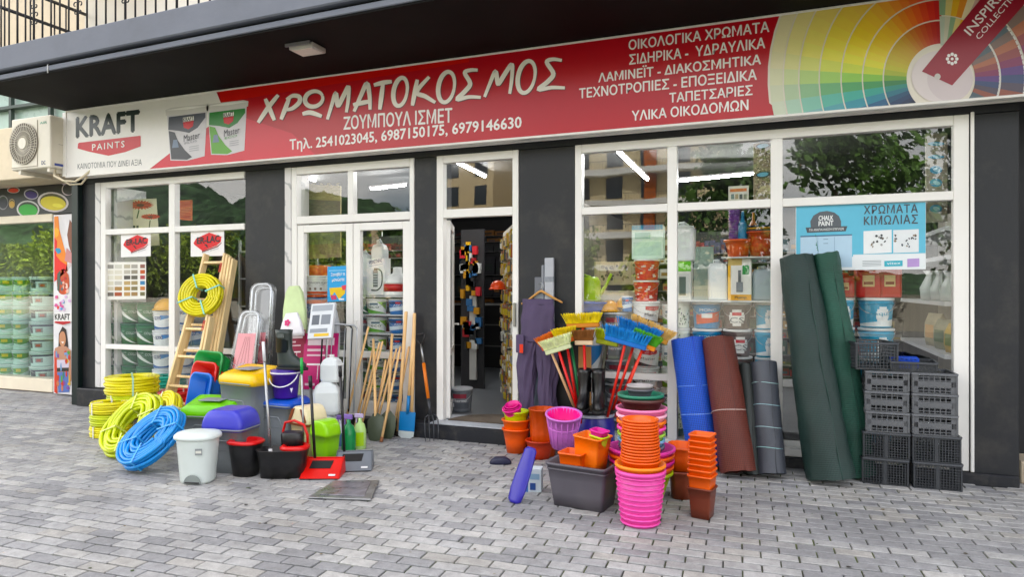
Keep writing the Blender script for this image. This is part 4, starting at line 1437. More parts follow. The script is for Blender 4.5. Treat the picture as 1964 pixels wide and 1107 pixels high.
def bucket(kind, x, y, z, w, h, label, group, rz=0.0):
    rz += rnd.uniform(-.22, .22)
    if kind not in BKP:
        t = BKP[kind] = bucket_proto(kind)
        t['label'] = label; t['group'] = group
        t.location = (x, y, z); t.rotation_euler = (0, 0, rz); t.scale = (w, w, h)
        return t
    return dup(BKP[kind], label, loc=(x, y, z), rz=rz, scale=(w, w, h), group=group)
ORD = ['lowest', 'second from below', 'third from below', 'fourth from below', 'fifth from below', 'sixth from below', 'seventh from below']
def stack(kind, px0, px1, y, z0, n, h, desc, place, group, top=True, rz=0.0, name=None):
    xa_, xb_ = W(px0, 600, y).x, W(px1, 600, y).x
    for i in range(n):
        o = ('topmost' if i == n - 1 else ORD[i])
        b_ = bucket(kind, (xa_ + xb_) / 2 + rnd.uniform(-.004, .004), y + rnd.uniform(-.01, .01), z0 + i * h, (xb_ - xa_) * .98, h * .985 / .985, '%s, %s %s' % (desc, o, place), group, rz)
        b_.name = name or 'paint_bucket'
RZ = R(26)
# left window, green tins
for (a_, b_, pl) in ((210, 238, 'left'), (239, 267, 'middle'), (268, 297, 'right')):
    stack('green', a_, b_, .26, .24, 4, .272, 'dark green paint bucket', 'of the %s column in the left window' % pl, 'dark green paint buckets in the left window', rz=R(42))
stack('whiteblue', 299, 328, .27, .24, 4, .245, 'white and blue paint bucket', 'beside the green ones in the left window', 'white and blue buckets in the left window', rz=R(42))
stack('whiteblue', 338, 364, .27, .24, 4, .265, 'white and blue paint bucket', 'just right of the left window mullion', 'white and blue buckets in the left window', rz=R(42))
stack('blue', 365, 388, .55, .24, 3, .265, 'blue paint bucket', 'behind the wooden ladder', 'blue buckets behind the ladder', rz=R(42))
mb = MB(); mb.box(-8.02, -5.72, .10, .75, .149, .2395); tag(mb.build('display_ledge', M('display_board_white', '#d9d8d4', .6)), 'white low display ledge in the left window', 'ledge')
def helmet(x, y, z, s, label, col):
    t = thing('safety_helmet', label, 'helmet', (x, y, z), rnd.uniform(-.5, .5), 'safety helmets')
    m_ = MB(); m_.lathe([(s * math.cos(a), s * 1.05 * math.sin(a)) for a in [k * .157 for k in range(10)]] + [(0.002, s * 1.05)], 20, 1, 1.15, cap0=False)
    m_.build('shell', M('helmet_' + col.strip('#'), col, .3), t)
    m_ = MB(); m_.lathe([(s * .98, .0), (s * 1.12, -.012), (s * 1.12, -.004), (s * .98, .01)], 20, 1, 1.2, False, False); m_.build('brim', M('helmet_' + col.strip('#'), col, .3), t)
    return t
zz = .24 + 4 * .245
helmet(W(318, 610, .27).x, .27, zz + .02, .13, 'yellow safety helmet on the white buckets in the left window', '#e0a818')
# shelf in the left window's right column with boxes and jars
def shelf_unit(name, label, x0, x1, y0, y1, z0, levels, top, mat, t=.02, rz=0):
    s_ = thing(name, label, 'shelving', (x0, y0, z0))
    m_ = MB()
    for xx in (0, x1 - x0 - .03):
        m_.box(xx, xx + .03, y1 - y0 - .03, y1 - y0, 0, top - z0)
        m_.box(xx, xx + .03, 0, .03, 0, top - z0)
    m_.build('upright', mat, s_)
    bme_ = MB().box(.031, x1 - x0 - .031, .0, y1 - y0, 0, t).mesh('board', mat)
    for z in levels:
        o = obj('board', bme_, s_); o.location = (0, 0, z - z0)
    return s_
SHW = M('shelf_white', '#cfd1d2', .5, var=.04)
SHG = M('shelf_grey', '#8f9192', .5, var=.06)
shelf_unit('display_shelf', 'grey metal shelf of small boxes behind the wooden ladder', -6.75, -5.75, 1.0, 1.4, .149, (.35, .8, 1.25, 1.62, 1.98), 2.15, SHG)
BOXM = {}
def carton(x, y, z, w, d, h, col, label, prints=(), name='carton', cat='box', group=None, rz=0.0, txt=None, tcol='#222222'):
    t = thing(name, label, cat, (x, y, z), rz, group)
    m_ = MB(); m_.box(-w / 2, w / 2, -d / 2, d / 2, 0, h); m_.build('box', M('carton_' + str(col), col, .55, var=.04), t, bevel=.002)
    m_ = MB()
    lay = 1
    for (u0, u1, v0, v1, c) in prints:
        yy = -d / 2 - .0012 * lay
        m_.poly([(-w / 2 + w * u0, yy, h * v0), (-w / 2 + w * u1, yy, h * v0), (-w / 2 + w * u1, yy, h * v1), (-w / 2 + w * u0, yy, h * v1)], rgb(c)); lay += 1
    if txt:
        yy = -d / 2 - .0012 * (lay + 1)
        for (body, u0, u1, v0, v1) in txt:
            add_text(m_, body, (-w / 2 + w * u0, yy, h * v0), (w * (u1 - u0), 0, 0), (0, 0, h * (v1 - v0)), tcol, .02)
    if m_.v: m_.build('printed_face', PM, t, fix=False)
    return t
g8 = random.Random(21)
for i, (xx, w_, c, lab) in enumerate(((-6.55, .20, '#2e3230', 'black carton with pale print on the shelf behind the ladder top'), (-6.32, .20, '#2e3230', 'black carton second along the shelf behind the ladder top'), (-6.1, .17, '#d4d4d0', 'white carton at the right of the black cartons'))):
    carton(xx, 1.15, 1.64, w_, .2, .25, c, lab, ((.1, .9, .1, .9, '#4c524e'), (.3, .7, .2, .8, '#dcdcd4') if i < 2 else (.3, .6, .3, .6, '#888888')))
def jar(x, y, z, r, h, col, lidc, label, group):
    t = thing('jar', label, 'jar', (x, y, z), 0, group)
    MB().lathe([(r * .9, 0), (r, .01), (r, h * .75), (r * .7, h * .86)], 14).build('body', M('jar_' + col, col, .3), t)
    MB().lathe([(r * .75, h * .86), (r * .75, h)], 14).build('lid', M('jar_' + lidc, lidc, .4), t)
    return t
for lv, (z, n_, cs) in enumerate(((1.27, 6, ['#dfe4e0', '#cfd8d0']), (.82, 6, ['#b9503a', '#d8d0c0', '#7a6a5a']), (.37, 5, ['#6a7a8a', '#d0d0d0']))):
    for i in range(n_):
        jar(-6.62 + i * .15 + g8.uniform(-.01, .01), 1.14, z, .055, g8.uniform(.14, .26), g8.choice(cs), '#e4e4e0', '%s tin of the %s shelf behind the ladder' % (['first', 'second', 'third', 'fourth', 'fifth', 'sixth'][i], ['upper', 'middle', 'lower'][lv]), 'small tins on the shelf behind the ladder')

# stickers, posters and charts
def sheet(name, label, cat, pts, y, back, draw=None, th=.002, lw=.0):
    """flat print standing at depth y; pts px corners (tl, tr, br, bl)"""
    q = [W(a_, b_, y) for a_, b_ in pts]
    c_ = (q[2] + q[3]) / 2
    t = thing(name, label, cat, c_)
    m_ = MB(); m_.prism([v - c_ for v in q], (0, th, 0)); m_.build('sheet', M('paper_' + str(back), back, .45, var=.02), t)
    if draw:
        m_ = MB(); draw(m_, y - .0015)
        for i, v in enumerate(m_.v): m_.v[i] = v - c_
        m_.build('printed_face', PM, t, fix=False)
    return t
def draw_erlac(x0, y0, x1, y1):
    def f(m_, y):
        w, h = x1 - x0, y1 - y0
        u = lambda a_, b_: (x0 + w * a_, y0 + h * b_)
        px_poly(m_, [u(.06, .50), u(.14, .30), u(.55, .06), u(.95, .22), u(.93, .46), u(.80, .62), u(.34, .84), u(.10, .58)], y, '#f3e8e6')
        px_poly(m_, [u(.08, .50), u(.16, .32), u(.55, .09), u(.92, .25), u(.90, .45), u(.78, .59), u(.35, .80), u(.12, .57)], y - .001, '#cf2430')
        px_poly(m_, [u(.33, .81), u(.80, .60), u(.92, .47), u(.92, .50), u(.81, .645), u(.34, .855)], y - .001, '#7c1a22')
        px_text(m_, 'ER-LAC', u(.19, .53), u(.86, .44), h * .24, y - .003, '#16181c', off=.04)
        px_text(m_, 'ER-LAC', u(.185, .52), u(.855, .43), h * .24, y - .0042, '#2b2f36', off=.025)
        px_poly(m_, [u(.40, .54), u(.47, .54), u(.52, .66), u(.50, .67)], y - .003, '#16181c')
        px_text(m_, 'since quality', u(.34, .91), u(.84, .73), h * .07, y - .003, '#9a9aa0')
    return f
YG = .024
sheet('window_sticker', 'square white sticker with red hexagon logo in the left column above the colour chart', 'sticker', [(232, 446), (289, 444.5), (289, 491), (232, 493)], YG, '#f0eeee', draw_erlac(232, 446, 289, 492)).__setitem__('group', 'white stickers with red hexagon logo')
sheet('window_sticker', 'square white sticker with red hexagon logo in the right column above the ladder', 'sticker', [(366, 441.5), (430, 440), (430, 490), (366, 492)], YG, '#f0eeee', draw_erlac(366, 441, 430, 491)).__setitem__('group', 'white stickers with red hexagon logo')
def draw_chart(m_, y):
    cols = [['#8d8a84', '#c9c8bd', '#b2aa96', '#a39f97', '#8a5a50'], ['#d8d4c6', '#d6d2c4', '#b7b2a6', '#8f8878', '#b8582e'], ['#d9d6c8', '#d2cbb8', '#4a4743', '#5a564c', '#a03c42'], ['#cfcab8', '#bdbab2', '#b39a6c', '#9c8a62', '#3a7aa8'],
            ['#c4bca8', '#a07a48', '#a98a4c', '#7c7150', '#b8713a'], ['#6a645c', '#9a4a2a', '#b08a58', '#9a7c52', '#6d6a48']]
    xs = [(206, 218), (220, 234), (238, 250), (252, 264), (269, 278)]
    for r_ in range(6):
        for c in range(5):
            a_, b_ = xs[c]; t0 = 507.5 + r_ * 10.6 - (a_ - 205) * .012
            px_poly(m_, [(a_, t0), (b_, t0 - .1), (b_, t0 + 7.2), (a_, t0 + 7.4)], y, cols[r_][c])
sheet('colour_chart', 'white paint colour chart with rows of beige and brown swatches', 'colour chart', [(204, 502.5), (280, 502), (280, 573), (204, 575)], YG, '#e8e6df', draw_chart)
def draw_flower(x0, y0, x1, y1):
    def f(m_, y):
        w, h = x1 - x0, y1 - y0
        u = lambda a_, b_: (x0 + w * a_, y0 + h * b_)
        px_poly(m_, [u(.46, .34), u(.50, .34), u(.44, .62), u(.40, .62)], y, '#4a5a30')
        px_poly(m_, [u(.80, .68), u(.83, .68), u(.80, .95), u(.77, .95)], y, '#4a5a30')
        for (cx_, cy_, rx, ry) in ((.52, .17, .42, .17), (.82, .56, .30, .10)):
            for k in range(22):
                a_ = R(k * 360 / 22)
                tx, ty = cx_ + rx * math.cos(a_), cy_ + ry * math.sin(a_)
                nx, ny = -math.sin(a_) * .045, math.cos(a_) * .026
                px_poly(m_, [u(cx_ - nx * .4, cy_ - ny * .4), u((cx_ * .4 + tx * .6) - nx, (cy_ * .4 + ty * .6) - ny), u(tx, ty), u((cx_ * .4 + tx * .6) + nx, (cy_ * .4 + ty * .6) + ny)], y - .001 - .0002 * (k % 3), ['#b8341f', '#cc4626', '#a02c1c'][k % 3])
            px_poly(m_, [u(*q) for q in ell(cx_, cy_ + .01, rx * .28, ry * .34, 0, 14)], y - .0024, '#5a1c10')
        for k in range(3): px_poly(m_, [u(.2 + k * .1, .86), u(.27 + k * .1, .86), u(.27 + k * .1, .96), u(.2 + k * .1, .96)], y, '#33302a')
    return f
sheet('flower_poster', 'cream poster printed with two red gerbera flowers hanging in the left window', 'poster', [(236, 383), (300, 380), (306, 470), (242, 474)], .35, '#d9d3b8', draw_flower(236, 383, 300, 440))
def draw_red(m_, y):
    px_poly(m_, [(342, 386), (367, 385), (366, 396), (342, 398)], y, '#b8391f')
    px_poly(m_, [(342, 400), (366, 398), (366, 420), (342, 416)], y, '#a8321c')
    for k in range(6): px_poly(m_, [(342, 398 + k * 3), (366, 396.5 + k * 3), (366, 397.4 + k * 3), (342, 399 + k * 3)], y - .001, '#d8704a')
sheet('red_poster', 'small red and orange poster hanging behind the upper right pane of left window', 'poster', [(340, 384), (369, 383), (369, 423), (340, 420)], .35, '#c4532f', draw_red)
mb = MB(); mb.box(-7.96, -7.90, .12, .55, .24, 2.8); tag(mb.build('marble_panel', MARBLE), 'veined pale marble panel at the left inside the left window', 'panel')
# ------------------------------------------------------------------ middle window display
yb = .30
def draw_stone(m_, y):
    g_ = random.Random(4)
    def band(y0, y1, x0, x1, cs, n):
        for k in range(n):
            a_, b_ = g_.uniform(x0, x1 - 4), g_.uniform(y0, y1 - 1)
            px_poly(m_, [(a_, b_), (min(x1, a_ + g_.uniform(2, 9)), b_), (min(x1, a_ + g_.uniform(2, 9)), b_ + 1.2), (a_, b_ + 1.2)], y - .0003 * (k % 4), g_.choice(cs))
    px_poly(m_, [(577, 381), (653, 385), (653, 420), (577, 420)], y + .0004, '#7a6a5c')
    px_poly(m_, [(577, 420), (653, 420), (653, 466), (577, 470)], y + .0004, '#8a8a74')
    px_poly(m_, [(577, 470), (653, 466), (653, 493), (577, 497)], y + .0004, '#9a8470')
    band(350, 381, 578, 652, ['#b8a878', '#a89868', '#c4b488'], 160)
    band(384, 420, 578, 652, ['#6a5a50', '#8a7866', '#75685e'], 160)
    band(424, 466, 578, 652, ['#8f8f78', '#7e806c', '#9c9a84'], 130)
    band(472, 492, 578, 652, ['#8c7662', '#a8907a', '#96806c'], 80)
sheet('stone_sample_panel', 'tall stone effect sample panel with tan, brown and grey bands', 'sample panel', [(577, 352), (653, 356), (653, 493), (577, 497)], .40, '#ab9c6c', draw_stone, th=.02)
xL, xR_ = W(580, 600, .3).x, W(640, 600, .3).x
mb = MB(); mb.box(-5.03, -3.56, .10, .62, .149, .178); tag(mb.build('display_ledge', M('display_board_white', '#d9d8d4', .6)), 'white low display ledge behind the double door', 'ledge')
zb0 = .18
kinds = ['bluedrum', 'silicone', 'bluedrum', 'silicone', 'bluedrum', 'silicone']
hh = [.27, .22, .27, .22, .27, .22]
xa_, xb_ = W(590, 600, .3).x, W(629, 600, .3).x
z = zb0
for i, (k, h) in enumerate(zip(kinds, hh)):
    b_ = bucket('silicone' if k == 'silicone' else 'bluedrum', (xa_ + xb_) / 2, .30, z, (xb_ - xa_), h, ('white sealant bucket' if k == 'silicone' else 'blue bucket with orange rim') + ', %s in the mixed stack behind double door' % ORD[i], 'mixed bucket stack behind the double door', RZ)
    z += h
bucket('bluedrum', W(607, 500, .62).x, .62, .18, .36, 1.62, 'tall blue drum with orange rim at the back of the mixed stack', 'blue drums', RZ)
def draw_bluead(m_, y):
    px_poly(m_, [(632, 552), (662, 550), (662, 562), (650, 574), (642, 560), (634, 570)], y, '#e6c23a')
    px_poly(m_, [(655, 548), (664, 546), (663, 556), (657, 556)], y - .001, '#d84a5a')
    px_text(m_, 'Ξαναβάψτε', (635, 531), (662, 529.5), 8, y - .001, '#f2f6f8', off=.02)
    px_text(m_, 'μονώστε', (637, 541), (661, 539.5), 8, y - .001, '#f2f6f8', off=.02)
    px_poly(m_, [(631, 518), (663, 517), (663, 519), (631, 520)], y, '#8cc8e8')
    px_poly(m_, [(634, 566), (644, 566), (646, 574), (636, 575)], y - .001, '#c8406a')
    px_poly(m_, [(650, 572), (660, 572), (660, 575), (650, 575)], y - .001, '#f0f0f0')
sheet('advert_poster', 'light blue advert poster with white words and yellow figure on the double door', 'poster', [(628, 511), (664, 509.5), (664, 577), (628, 579)], -.004, '#3f9fd8', draw_bluead)
# jerrycans, pump sprayer carton, flask
def jerrycan(x, y, z, w, h, label, group, col='#d3d8da', rz=0.0):
    t = thing('water_tank', label, 'water container', (x, y, z), rz, group)
    MB().loft([rrect(w * .94, w * .7, w * .2, 0), rrect(w, w * .75, w * .22, .02), rrect(w, w * .75, w * .22, h * .82), rrect(w * .8, w * .6, w * .2, h * .92), rrect(w * .4, w * .34, w * .12, h * .95)]).build('body', M('tank_' + col, col, .45, var=.04), t)
    MB().lathe([(w * .14, h * .95), (w * .14, h), (w * .11, h * 1.005)], 14).build('cap', M('tank_cap', '#c4c9cc', .4), t)
    m_ = MB(); m_.tube([(-w * .2, 0, h * .93), (-w * .2, 0, h * 1.01), (w * .02, 0, h * 1.03), (w * .2, 0, h * .95)], w * .04, 6); m_.build('handle', M('tank_' + col, col, .45), t)
    return t
xs = shelf_unit('display_shelf', 'white display shelf of small paint tins behind the right door leaf', W(690, 600, .2).x - .02, -3.57, .16, .50, .179, (.39, .59, .79, 1.0, 1.205, 1.405), 1.41, SHW, t=.012)
zc = [.18, .402, .602, .802, 1.012, 1.217]
for r_ in range(6):
    h = .175 if r_ != 0 else .19
    for (a_, b_, k, d_) in ((702, 737, 'whitegreen', 'white and green paint tin'), (744, 780, 'blue', 'blue and white paint tin')):
        xa_, xb_ = W(a_, 600, .28).x, W(b_, 600, .28).x
        bucket(k, (xa_ + xb_) / 2, .32, zc[r_], xb_ - xa_, h, '%s, %s on the shelf behind the right door leaf' % (d_, ORD[r_] if r_ < 5 else 'topmost'), d_ + 's behind the right door leaf', RZ).name = 'paint_tin'
    xa_ = W(693, 600, .28).x
    bucket('green' if r_ % 2 else 'grey', xa_, .36, zc[r_], .17, h, 'narrow dark tin, %s at the left end of the white shelf' % (ORD[r_] if r_ < 5 else 'topmost'), 'narrow tins at the left end of the white shelf', RZ).name = 'paint_tin'
zt_ = 1.418
jerrycan(W(699, 480, .40).x, .42, zt_, .17, .50, 'tall pale grey water tank, left one on top of the white shelf', 'pale water tanks')
jerrycan(W(718, 480, .44).x + .06, .46, zt_, .18, .62, 'taller pale grey water tank just right of the left one', 'pale water tanks')
jerrycan(W(672, 480, .5).x, .62, .18, .2, 1.72, 'tall pale tube tank half hidden by the door stile', 'pale water tanks')
def draw_spray(m_, y):
    px_text(m_, 'ΨΕΚΑΣΤΗΡΑΣ', (708, 507), (733, 502), 7, y, '#37477a', off=.02)
    px_stroke(m_, [(717, 516), (724, 516)], 4, y, '#2a2c30', False)
    px_stroke(m_, [(720, 518), (720, 550)], 9, y, '#6a6e74', False)
    px_stroke(m_, [(724, 515), (732, 522), (732, 545), (724, 556), (712, 556)], 2.2, y - .001, '#22262c', False)
    for k in range(5): px_poly(m_, [(716, 524 + k * 5), (724, 524 + k * 5), (724, 526 + k * 5), (716, 526 + k * 5)], y - .0015, '#c4c8cc')
    px_poly(m_, [(708, 510), (734, 505), (734, 506), (708, 511)], y, '#8a94b0')
sheet('sprayer_carton', 'upright white carton printed with a hand pump sprayer', 'carton', [(703.5, 496), (738, 494.5), (738, 565), (703.5, 566)], .22, '#e9e9e9', draw_spray, th=.12)
p = W(761, 566, .28)
fk = thing('water_flask', 'white flask with a red band on top of the white shelf', 'flask', (p.x, .3, zt_))
w_ = .15
MB().lathe([(w_ * .95, 0), (w_, .01), (w_, .05)], 22).build('base', M('flask_white', '#eeeeee', .3), fk)
MB().lathe([(w_ * 1.02, .051), (w_ * 1.02, .13)], 22).build('band', M('flask_red', '#b9242c', .35), fk)
MB().lathe([(w_, .131), (w_ * .98, .16), (w_ * .7, .22), (w_ * .36, .25), (w_ * .34, .31), (w_ * .2, .315)], 22).build('shoulder', M('flask_white', '#eeeeee', .3), fk)

# dim racks of goods deeper in the shop
def goods_wall(name, label, x0, x1, y0, y1, z0, z1, seed, cols, n=150, smin=.05, smax=.16):
    """a pegboard or shelf wall: rows of packs side by side, each row on a rail"""
    g_ = random.Random(seed)
    t = thing(name, label, 'goods rack', (x0, y0, z0))
    W_, H_, yb_ = x1 - x0, z1 - z0, (y1 - y0) * .5
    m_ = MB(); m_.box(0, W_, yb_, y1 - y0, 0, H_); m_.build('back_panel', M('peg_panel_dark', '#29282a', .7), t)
    m_ = MB(); rl = MB()
    z = .02
    while z < H_ - smax:
        rh = g_.uniform(smin * 1.6, smax * 1.5)
        x = g_.uniform(0, .03); c_ = g_.choice(cols); w = g_.uniform(smin, smax)
        while x < W_ - smax:
            if g_.random() < .3: c_, w = g_.choice(cols), g_.uniform(smin, smax)
            if g_.random() < .9:
                h, d = rh * g_.uniform(.6, .95), g_.uniform(.04, .12)
                m_.box(x, x + w * .92, yb_ - d, yb_ - .001, z, z + h, rgb(c_))
                m_.box(x + w * .15, x + w * .75, yb_ - d - .004, yb_ - d - .0005, z + h * .25, z + h * .6, rgb(g_.choice(cols)))
            x += w
        rl.box(0, W_, yb_ - .13, yb_ - .002, z - .012, z - .001)
        z += rh + .03
    rl.build('rail', M('rack_rail', '#6d6c6a', .5), t)
    o = m_.build('hanging_goods', print_mat('goods_print', .5), t)
    o['kind'] = 'stuff'
    return t
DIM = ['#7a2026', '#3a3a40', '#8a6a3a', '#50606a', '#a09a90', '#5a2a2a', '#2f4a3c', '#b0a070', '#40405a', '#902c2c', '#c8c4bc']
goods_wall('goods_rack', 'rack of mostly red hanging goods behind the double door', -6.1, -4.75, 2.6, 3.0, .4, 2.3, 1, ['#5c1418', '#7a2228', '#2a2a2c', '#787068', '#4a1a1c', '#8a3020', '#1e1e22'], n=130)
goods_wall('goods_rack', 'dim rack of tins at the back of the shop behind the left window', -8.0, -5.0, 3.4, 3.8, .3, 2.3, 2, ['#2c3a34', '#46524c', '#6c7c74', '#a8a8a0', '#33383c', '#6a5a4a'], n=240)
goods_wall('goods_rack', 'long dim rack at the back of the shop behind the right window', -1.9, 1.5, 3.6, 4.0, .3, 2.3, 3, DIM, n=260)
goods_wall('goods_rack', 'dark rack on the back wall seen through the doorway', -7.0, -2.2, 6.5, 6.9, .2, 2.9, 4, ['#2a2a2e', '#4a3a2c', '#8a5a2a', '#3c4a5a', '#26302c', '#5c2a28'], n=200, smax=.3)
# doorway interior: tool packs on the right partition, left rack, counter, floor bucket
t = thing('tool_display', 'wall of yellow and grey tool packs just inside the doorway on the right', 'tool display', (-2.60, .42, .20), R(27))
m_ = MB(); m_.box(.055, .07, 0, 1.5, 0, 2.0); m_.build('peg_board', M('peg_board', '#b8b2a6', .7), t)
cols = ['#c8b028', '#d8d2c4', '#b8a888', '#d0c038', '#8a8a8a', '#b8844a', '#5c5c58', '#a8623a', '#e0e0da', '#70706a']
pk = []
for k in range(12):
    w, h, d = g8.uniform(.08, .112), g8.uniform(.10, .15), g8.uniform(.02, .05)
    q = MB(); q.box(-d, 0, 0, w, 0, h, rgb(cols[k % 10])); q.box(-d - .012, -d - .0005, w * .2, w * .8, h * .12, h * .62, rgb(cols[(k * 3 + 2) % 10])); q.box(-d - .004, -d - .0005, w * .05, w * .95, h * .72, h * .95, rgb(cols[(k * 7 + 5) % 10]))
    pk.append(q.mesh('blister_pack', print_mat('goods_print', .5)))
for r_ in range(12):
    yy = .01
    while yy < 1.36:
        m_ = g8.choice(pk); o = obj('blister_pack', m_, t); o.location = (.054, yy, .02 + r_ * .160 + g8.uniform(-.005, .012)); yy += .118
hm = helmet(W(955, 548, .62).x, .62, 1.50, .085, 'orange safety helmet among the tool packs inside the doorway', '#d8502a')
t = thing('left_rack', 'narrow pale rack with yellow spirit level and red packs behind the open door', 'goods rack', (-4.02, 1.9, .149))
m_ = MB(); m_.box(0, .34, .3, .33, 0, 2.15); m_.build('back_panel', M('peg_panel_dark', '#29282a', .7), t)
m_ = MB(); m_.box(.14, .24, .27, .299, .12, 1.25); m_.build('pale_panel', M('rack_panel', '#c4c2bc', .5), t)
m_ = MB(); m_.box(.10, .15, .24, .295, 1.32, 1.98); m_.build('spirit_level', M('level_yellow', '#d8a81c', .4), t)
for k in range(44):
    q = MB(); w, h = g8.uniform(.05, .1), g8.uniform(.06, .14); q.box(0, w, 0, .05, 0, h)
    cname = g8.choice(['#a02028', '#c43038', '#3a6a9a', '#d8d8d4', '#2a2a2c', '#c08a2a'])
    o = q.build('hanging_pack', M('pack_' + cname, cname, .5), t); o.location = (g8.uniform(0, .26), .24, g8.uniform(.5, 1.9))
t = thing('counter', 'dark shop counter with pale top edge seen through the doorway', 'counter', (-5.35, 4.5, .149))
m_ = MB(); m_.box(0, 1.15, 0, .6, 0, 1.06); m_.build('body', M('counter_dark', '#131214', .4), t, bevel=.01)
m_ = MB(); m_.box(-.02, 1.17, -.02, .62, 1.061, 1.09); m_.build('top', M('counter_top', '#8d8b8a', .4), t, bevel=.005)
m_ = MB()
for q in (.36, .72): m_.box(.03, 1.1, -.012, -.001, q, q + .02)
m_.build('drawer_trim', M('counter_trim', '#6d6b6a', .4, metal=.5), t)
m_ = MB()
c_ = [(.36 + .13 * math.cos(R(a_)), -.014, .52 + .2 * math.sin(R(a_))) for a_ in range(-60, 71, 10)]
d_ = [(.34 + .07 * math.cos(R(a_)), -.014, .50 + .17 * math.sin(R(a_))) for a_ in range(70, -61, -10)]
m_.poly(c_ + d_); m_.build('crescent_sticker', M('sticker_yellow', '#d8a020', .5), t)
mb = MB(); mb.loft([ell(0, 0, .48, .34, 0, 24, 0, 180) and [(x, y, zq) for x, y in ell(0, 0, .42, .45, 0, 20, 0, 180)] for zq in (.0, .008)])
o = mb.build('door_mat', M('mat_brown', '#5d5348', .95, var=.25, bump=.6, bscale=150)); o.location = (-2.70, .02, .1625)
tag(o, 'half round brown door mat lying on the threshold', 'door mat')
p = G(884, 788, .15)
bucket('grey', p.x, p.y + .02, .1495, .25, .26, 'grey paint bucket with pale lid standing on the floor inside the doorway', 'doorway bucket')

# ------------------------------------------------------------------ right window display
mb = MB(); mb.box(-1.70, 1.23, .10, .72, .095, .148); tag(mb.build('display_ledge', M('display_board_white', '#d9d8d4', .6)), 'white low display ledge in the right window', 'ledge')
z0 = .149
stack('grey', 1157, 1206, .30, z0, 5, .225, 'grey paint bucket', 'of the grey stack in the right window', 'grey paint buckets in the right window', rz=R(11))
stack('red', 1212, 1266, .28, z0, 6, .205, 'red and black labelled bucket', 'of the stack by the left mullion', 'white buckets with red labels in the right window', rz=R(11))
stack('whitegreen', 1268, 1292, .45, z0, 6, .20, 'pale paint bucket', 'of the stack hidden behind the left mullion', 'pale buckets behind the mullion', rz=R(6))
stack('fruit', 1215, 1265, .30, z0 + 6 * .205, 2, .20, 'red printed bucket', 'of the two above the white stack', 'red printed buckets', rz=R(11))
carton(W(1243, 490, .34).x, .36, z0 + 6 * .205 + .40, .29, .2, .32, '#cfe4da', 'pale green carton with blue lid on top of the red buckets', ((0, 1, .86, 1, '#2f8fb8'), (.05, .95, .1, .5, '#b8d4c8'), (.1, .6, .6, .78, '#8fb8a8')), rz=.06)
def basin(name, label, cat, loc, r0, r1, h, col, rim=.012, group=None, seg=28, sy=1.0, wall=.004, mat=None, inner=None, flute=0, lip=True):
    t = thing(name, label, cat, loc, rnd.uniform(0, 6), group, mat=mat)
    m_ = MB()
    def ring(r, z):
        return [((r * (1 + flute * math.cos(k * 2 * math.pi * 12 / seg))) * math.cos(2 * math.pi * k / seg), sy * (r * (1 + flute * math.cos(k * 2 * math.pi * 12 / seg))) * math.sin(2 * math.pi * k / seg), z) for k in range(seg)]
    m_.loft([ring(r0, 0), ring(r0 + (r1 - r0) * .5, h * .5), ring(r1, h - rim * 1.5)] + ([ring(r1 + rim, h - rim * 1.4), ring(r1 + rim, h)] if lip else [ring(r1, h)]) + [ring(r1 - wall, h), ring(r1 - wall - (r1 - r0) * .5, h * .5), ring(r0 - wall, wall)], True, True)
    m_.build('body', M('pot_' + str(col), col, .38, var=.07, objvar=.06, dirt=.16, dscale=11, bump=.05, bscale=25), t)
    return t
basin('basin', 'blue plastic basin in the stack at the left of the right window', 'basin', (W(1131, 600, .32).x, .34, z0 + 1.06), .16, .21, .16, '#2f56b4')
bucket('whiteblue', W(1131, 640, .3).x, .34, z0, .26, 1.05, 'tall pale drum carrying the blue basin', 'pale drums', R(11))
def draw_branch(m_, y):
    g_ = random.Random(9)
    for cx_, n_ in ((1165, 16), (1193, 14), (1225, 18)):
        for k in range(n_):
            a_, b_ = cx_ + g_.uniform(-10, 12), 522 + g_.uniform(-14, 15)
            px_poly(m_, ell(a_, b_, g_.uniform(2, 5), g_.uniform(1, 3.4), g_.uniform(0, 180), 8), y - .0002 * k, g_.choice(['#2e2a26', '#4c443c', '#80705c']))
    for (a_, b_) in ((1150, 1177), (1179, 1208), (1211, 1238)):
        px_stroke(m_, [(a_, 504), (a_, 542)], 1, y, '#a89878', False)
sheet('printed_canvas', 'beige canvas panel with black printed branches in the right window', 'panel', [(1140, 502), (1238, 500), (1238, 545), (1140, 547)], .5, '#b8ac94', draw_branch, th=.02)
carton(W(1190, 590, .5).x, .52, z0, .5, .1, 1.33, '#c8c2b4', 'plain board standing under the canvas panel', (), name='board', cat='board')
helmet(W(1170, 545, .3).x, .3, z0 + 1.14, .095, 'yellow helmet on the grey bucket stack in the right window', '#d89a18')
helmet(W(1199, 540, .3).x, .32, z0 + 1.18, .09, 'yellow helmet beside the blue cup in the right window', '#dfa61c')
bucket('blue', W(1206, 560, .26).x - .01, .24, z0 + 1.13, .11, .15, 'small blue cup shaped tin on the grey stack', 'small tins', 0)
t = thing('watering_can', 'lime green plastic watering can at the left end of the right window', 'watering can', (W(1130, 550, .3).x, .34, z0 + 1.225))
MB().lathe([(.10, 0), (.11, .02), (.10, .2), (.07, .24)], 18).build('body', M('can_lime', '#a6c83a', .4), t)
m_ = MB(); m_.tube([(.09, 0, .05), (.16, 0, .16), (.21, 0, .27)], [.022, .016, .014], 8); m_.tube([(-.1, 0, .05), (-.16, 0, .16), (-.08, 0, .27), (.0, 0, .24)], .011, 8); m_.build('spout', M('can_lime', '#a6c83a', .4), t)
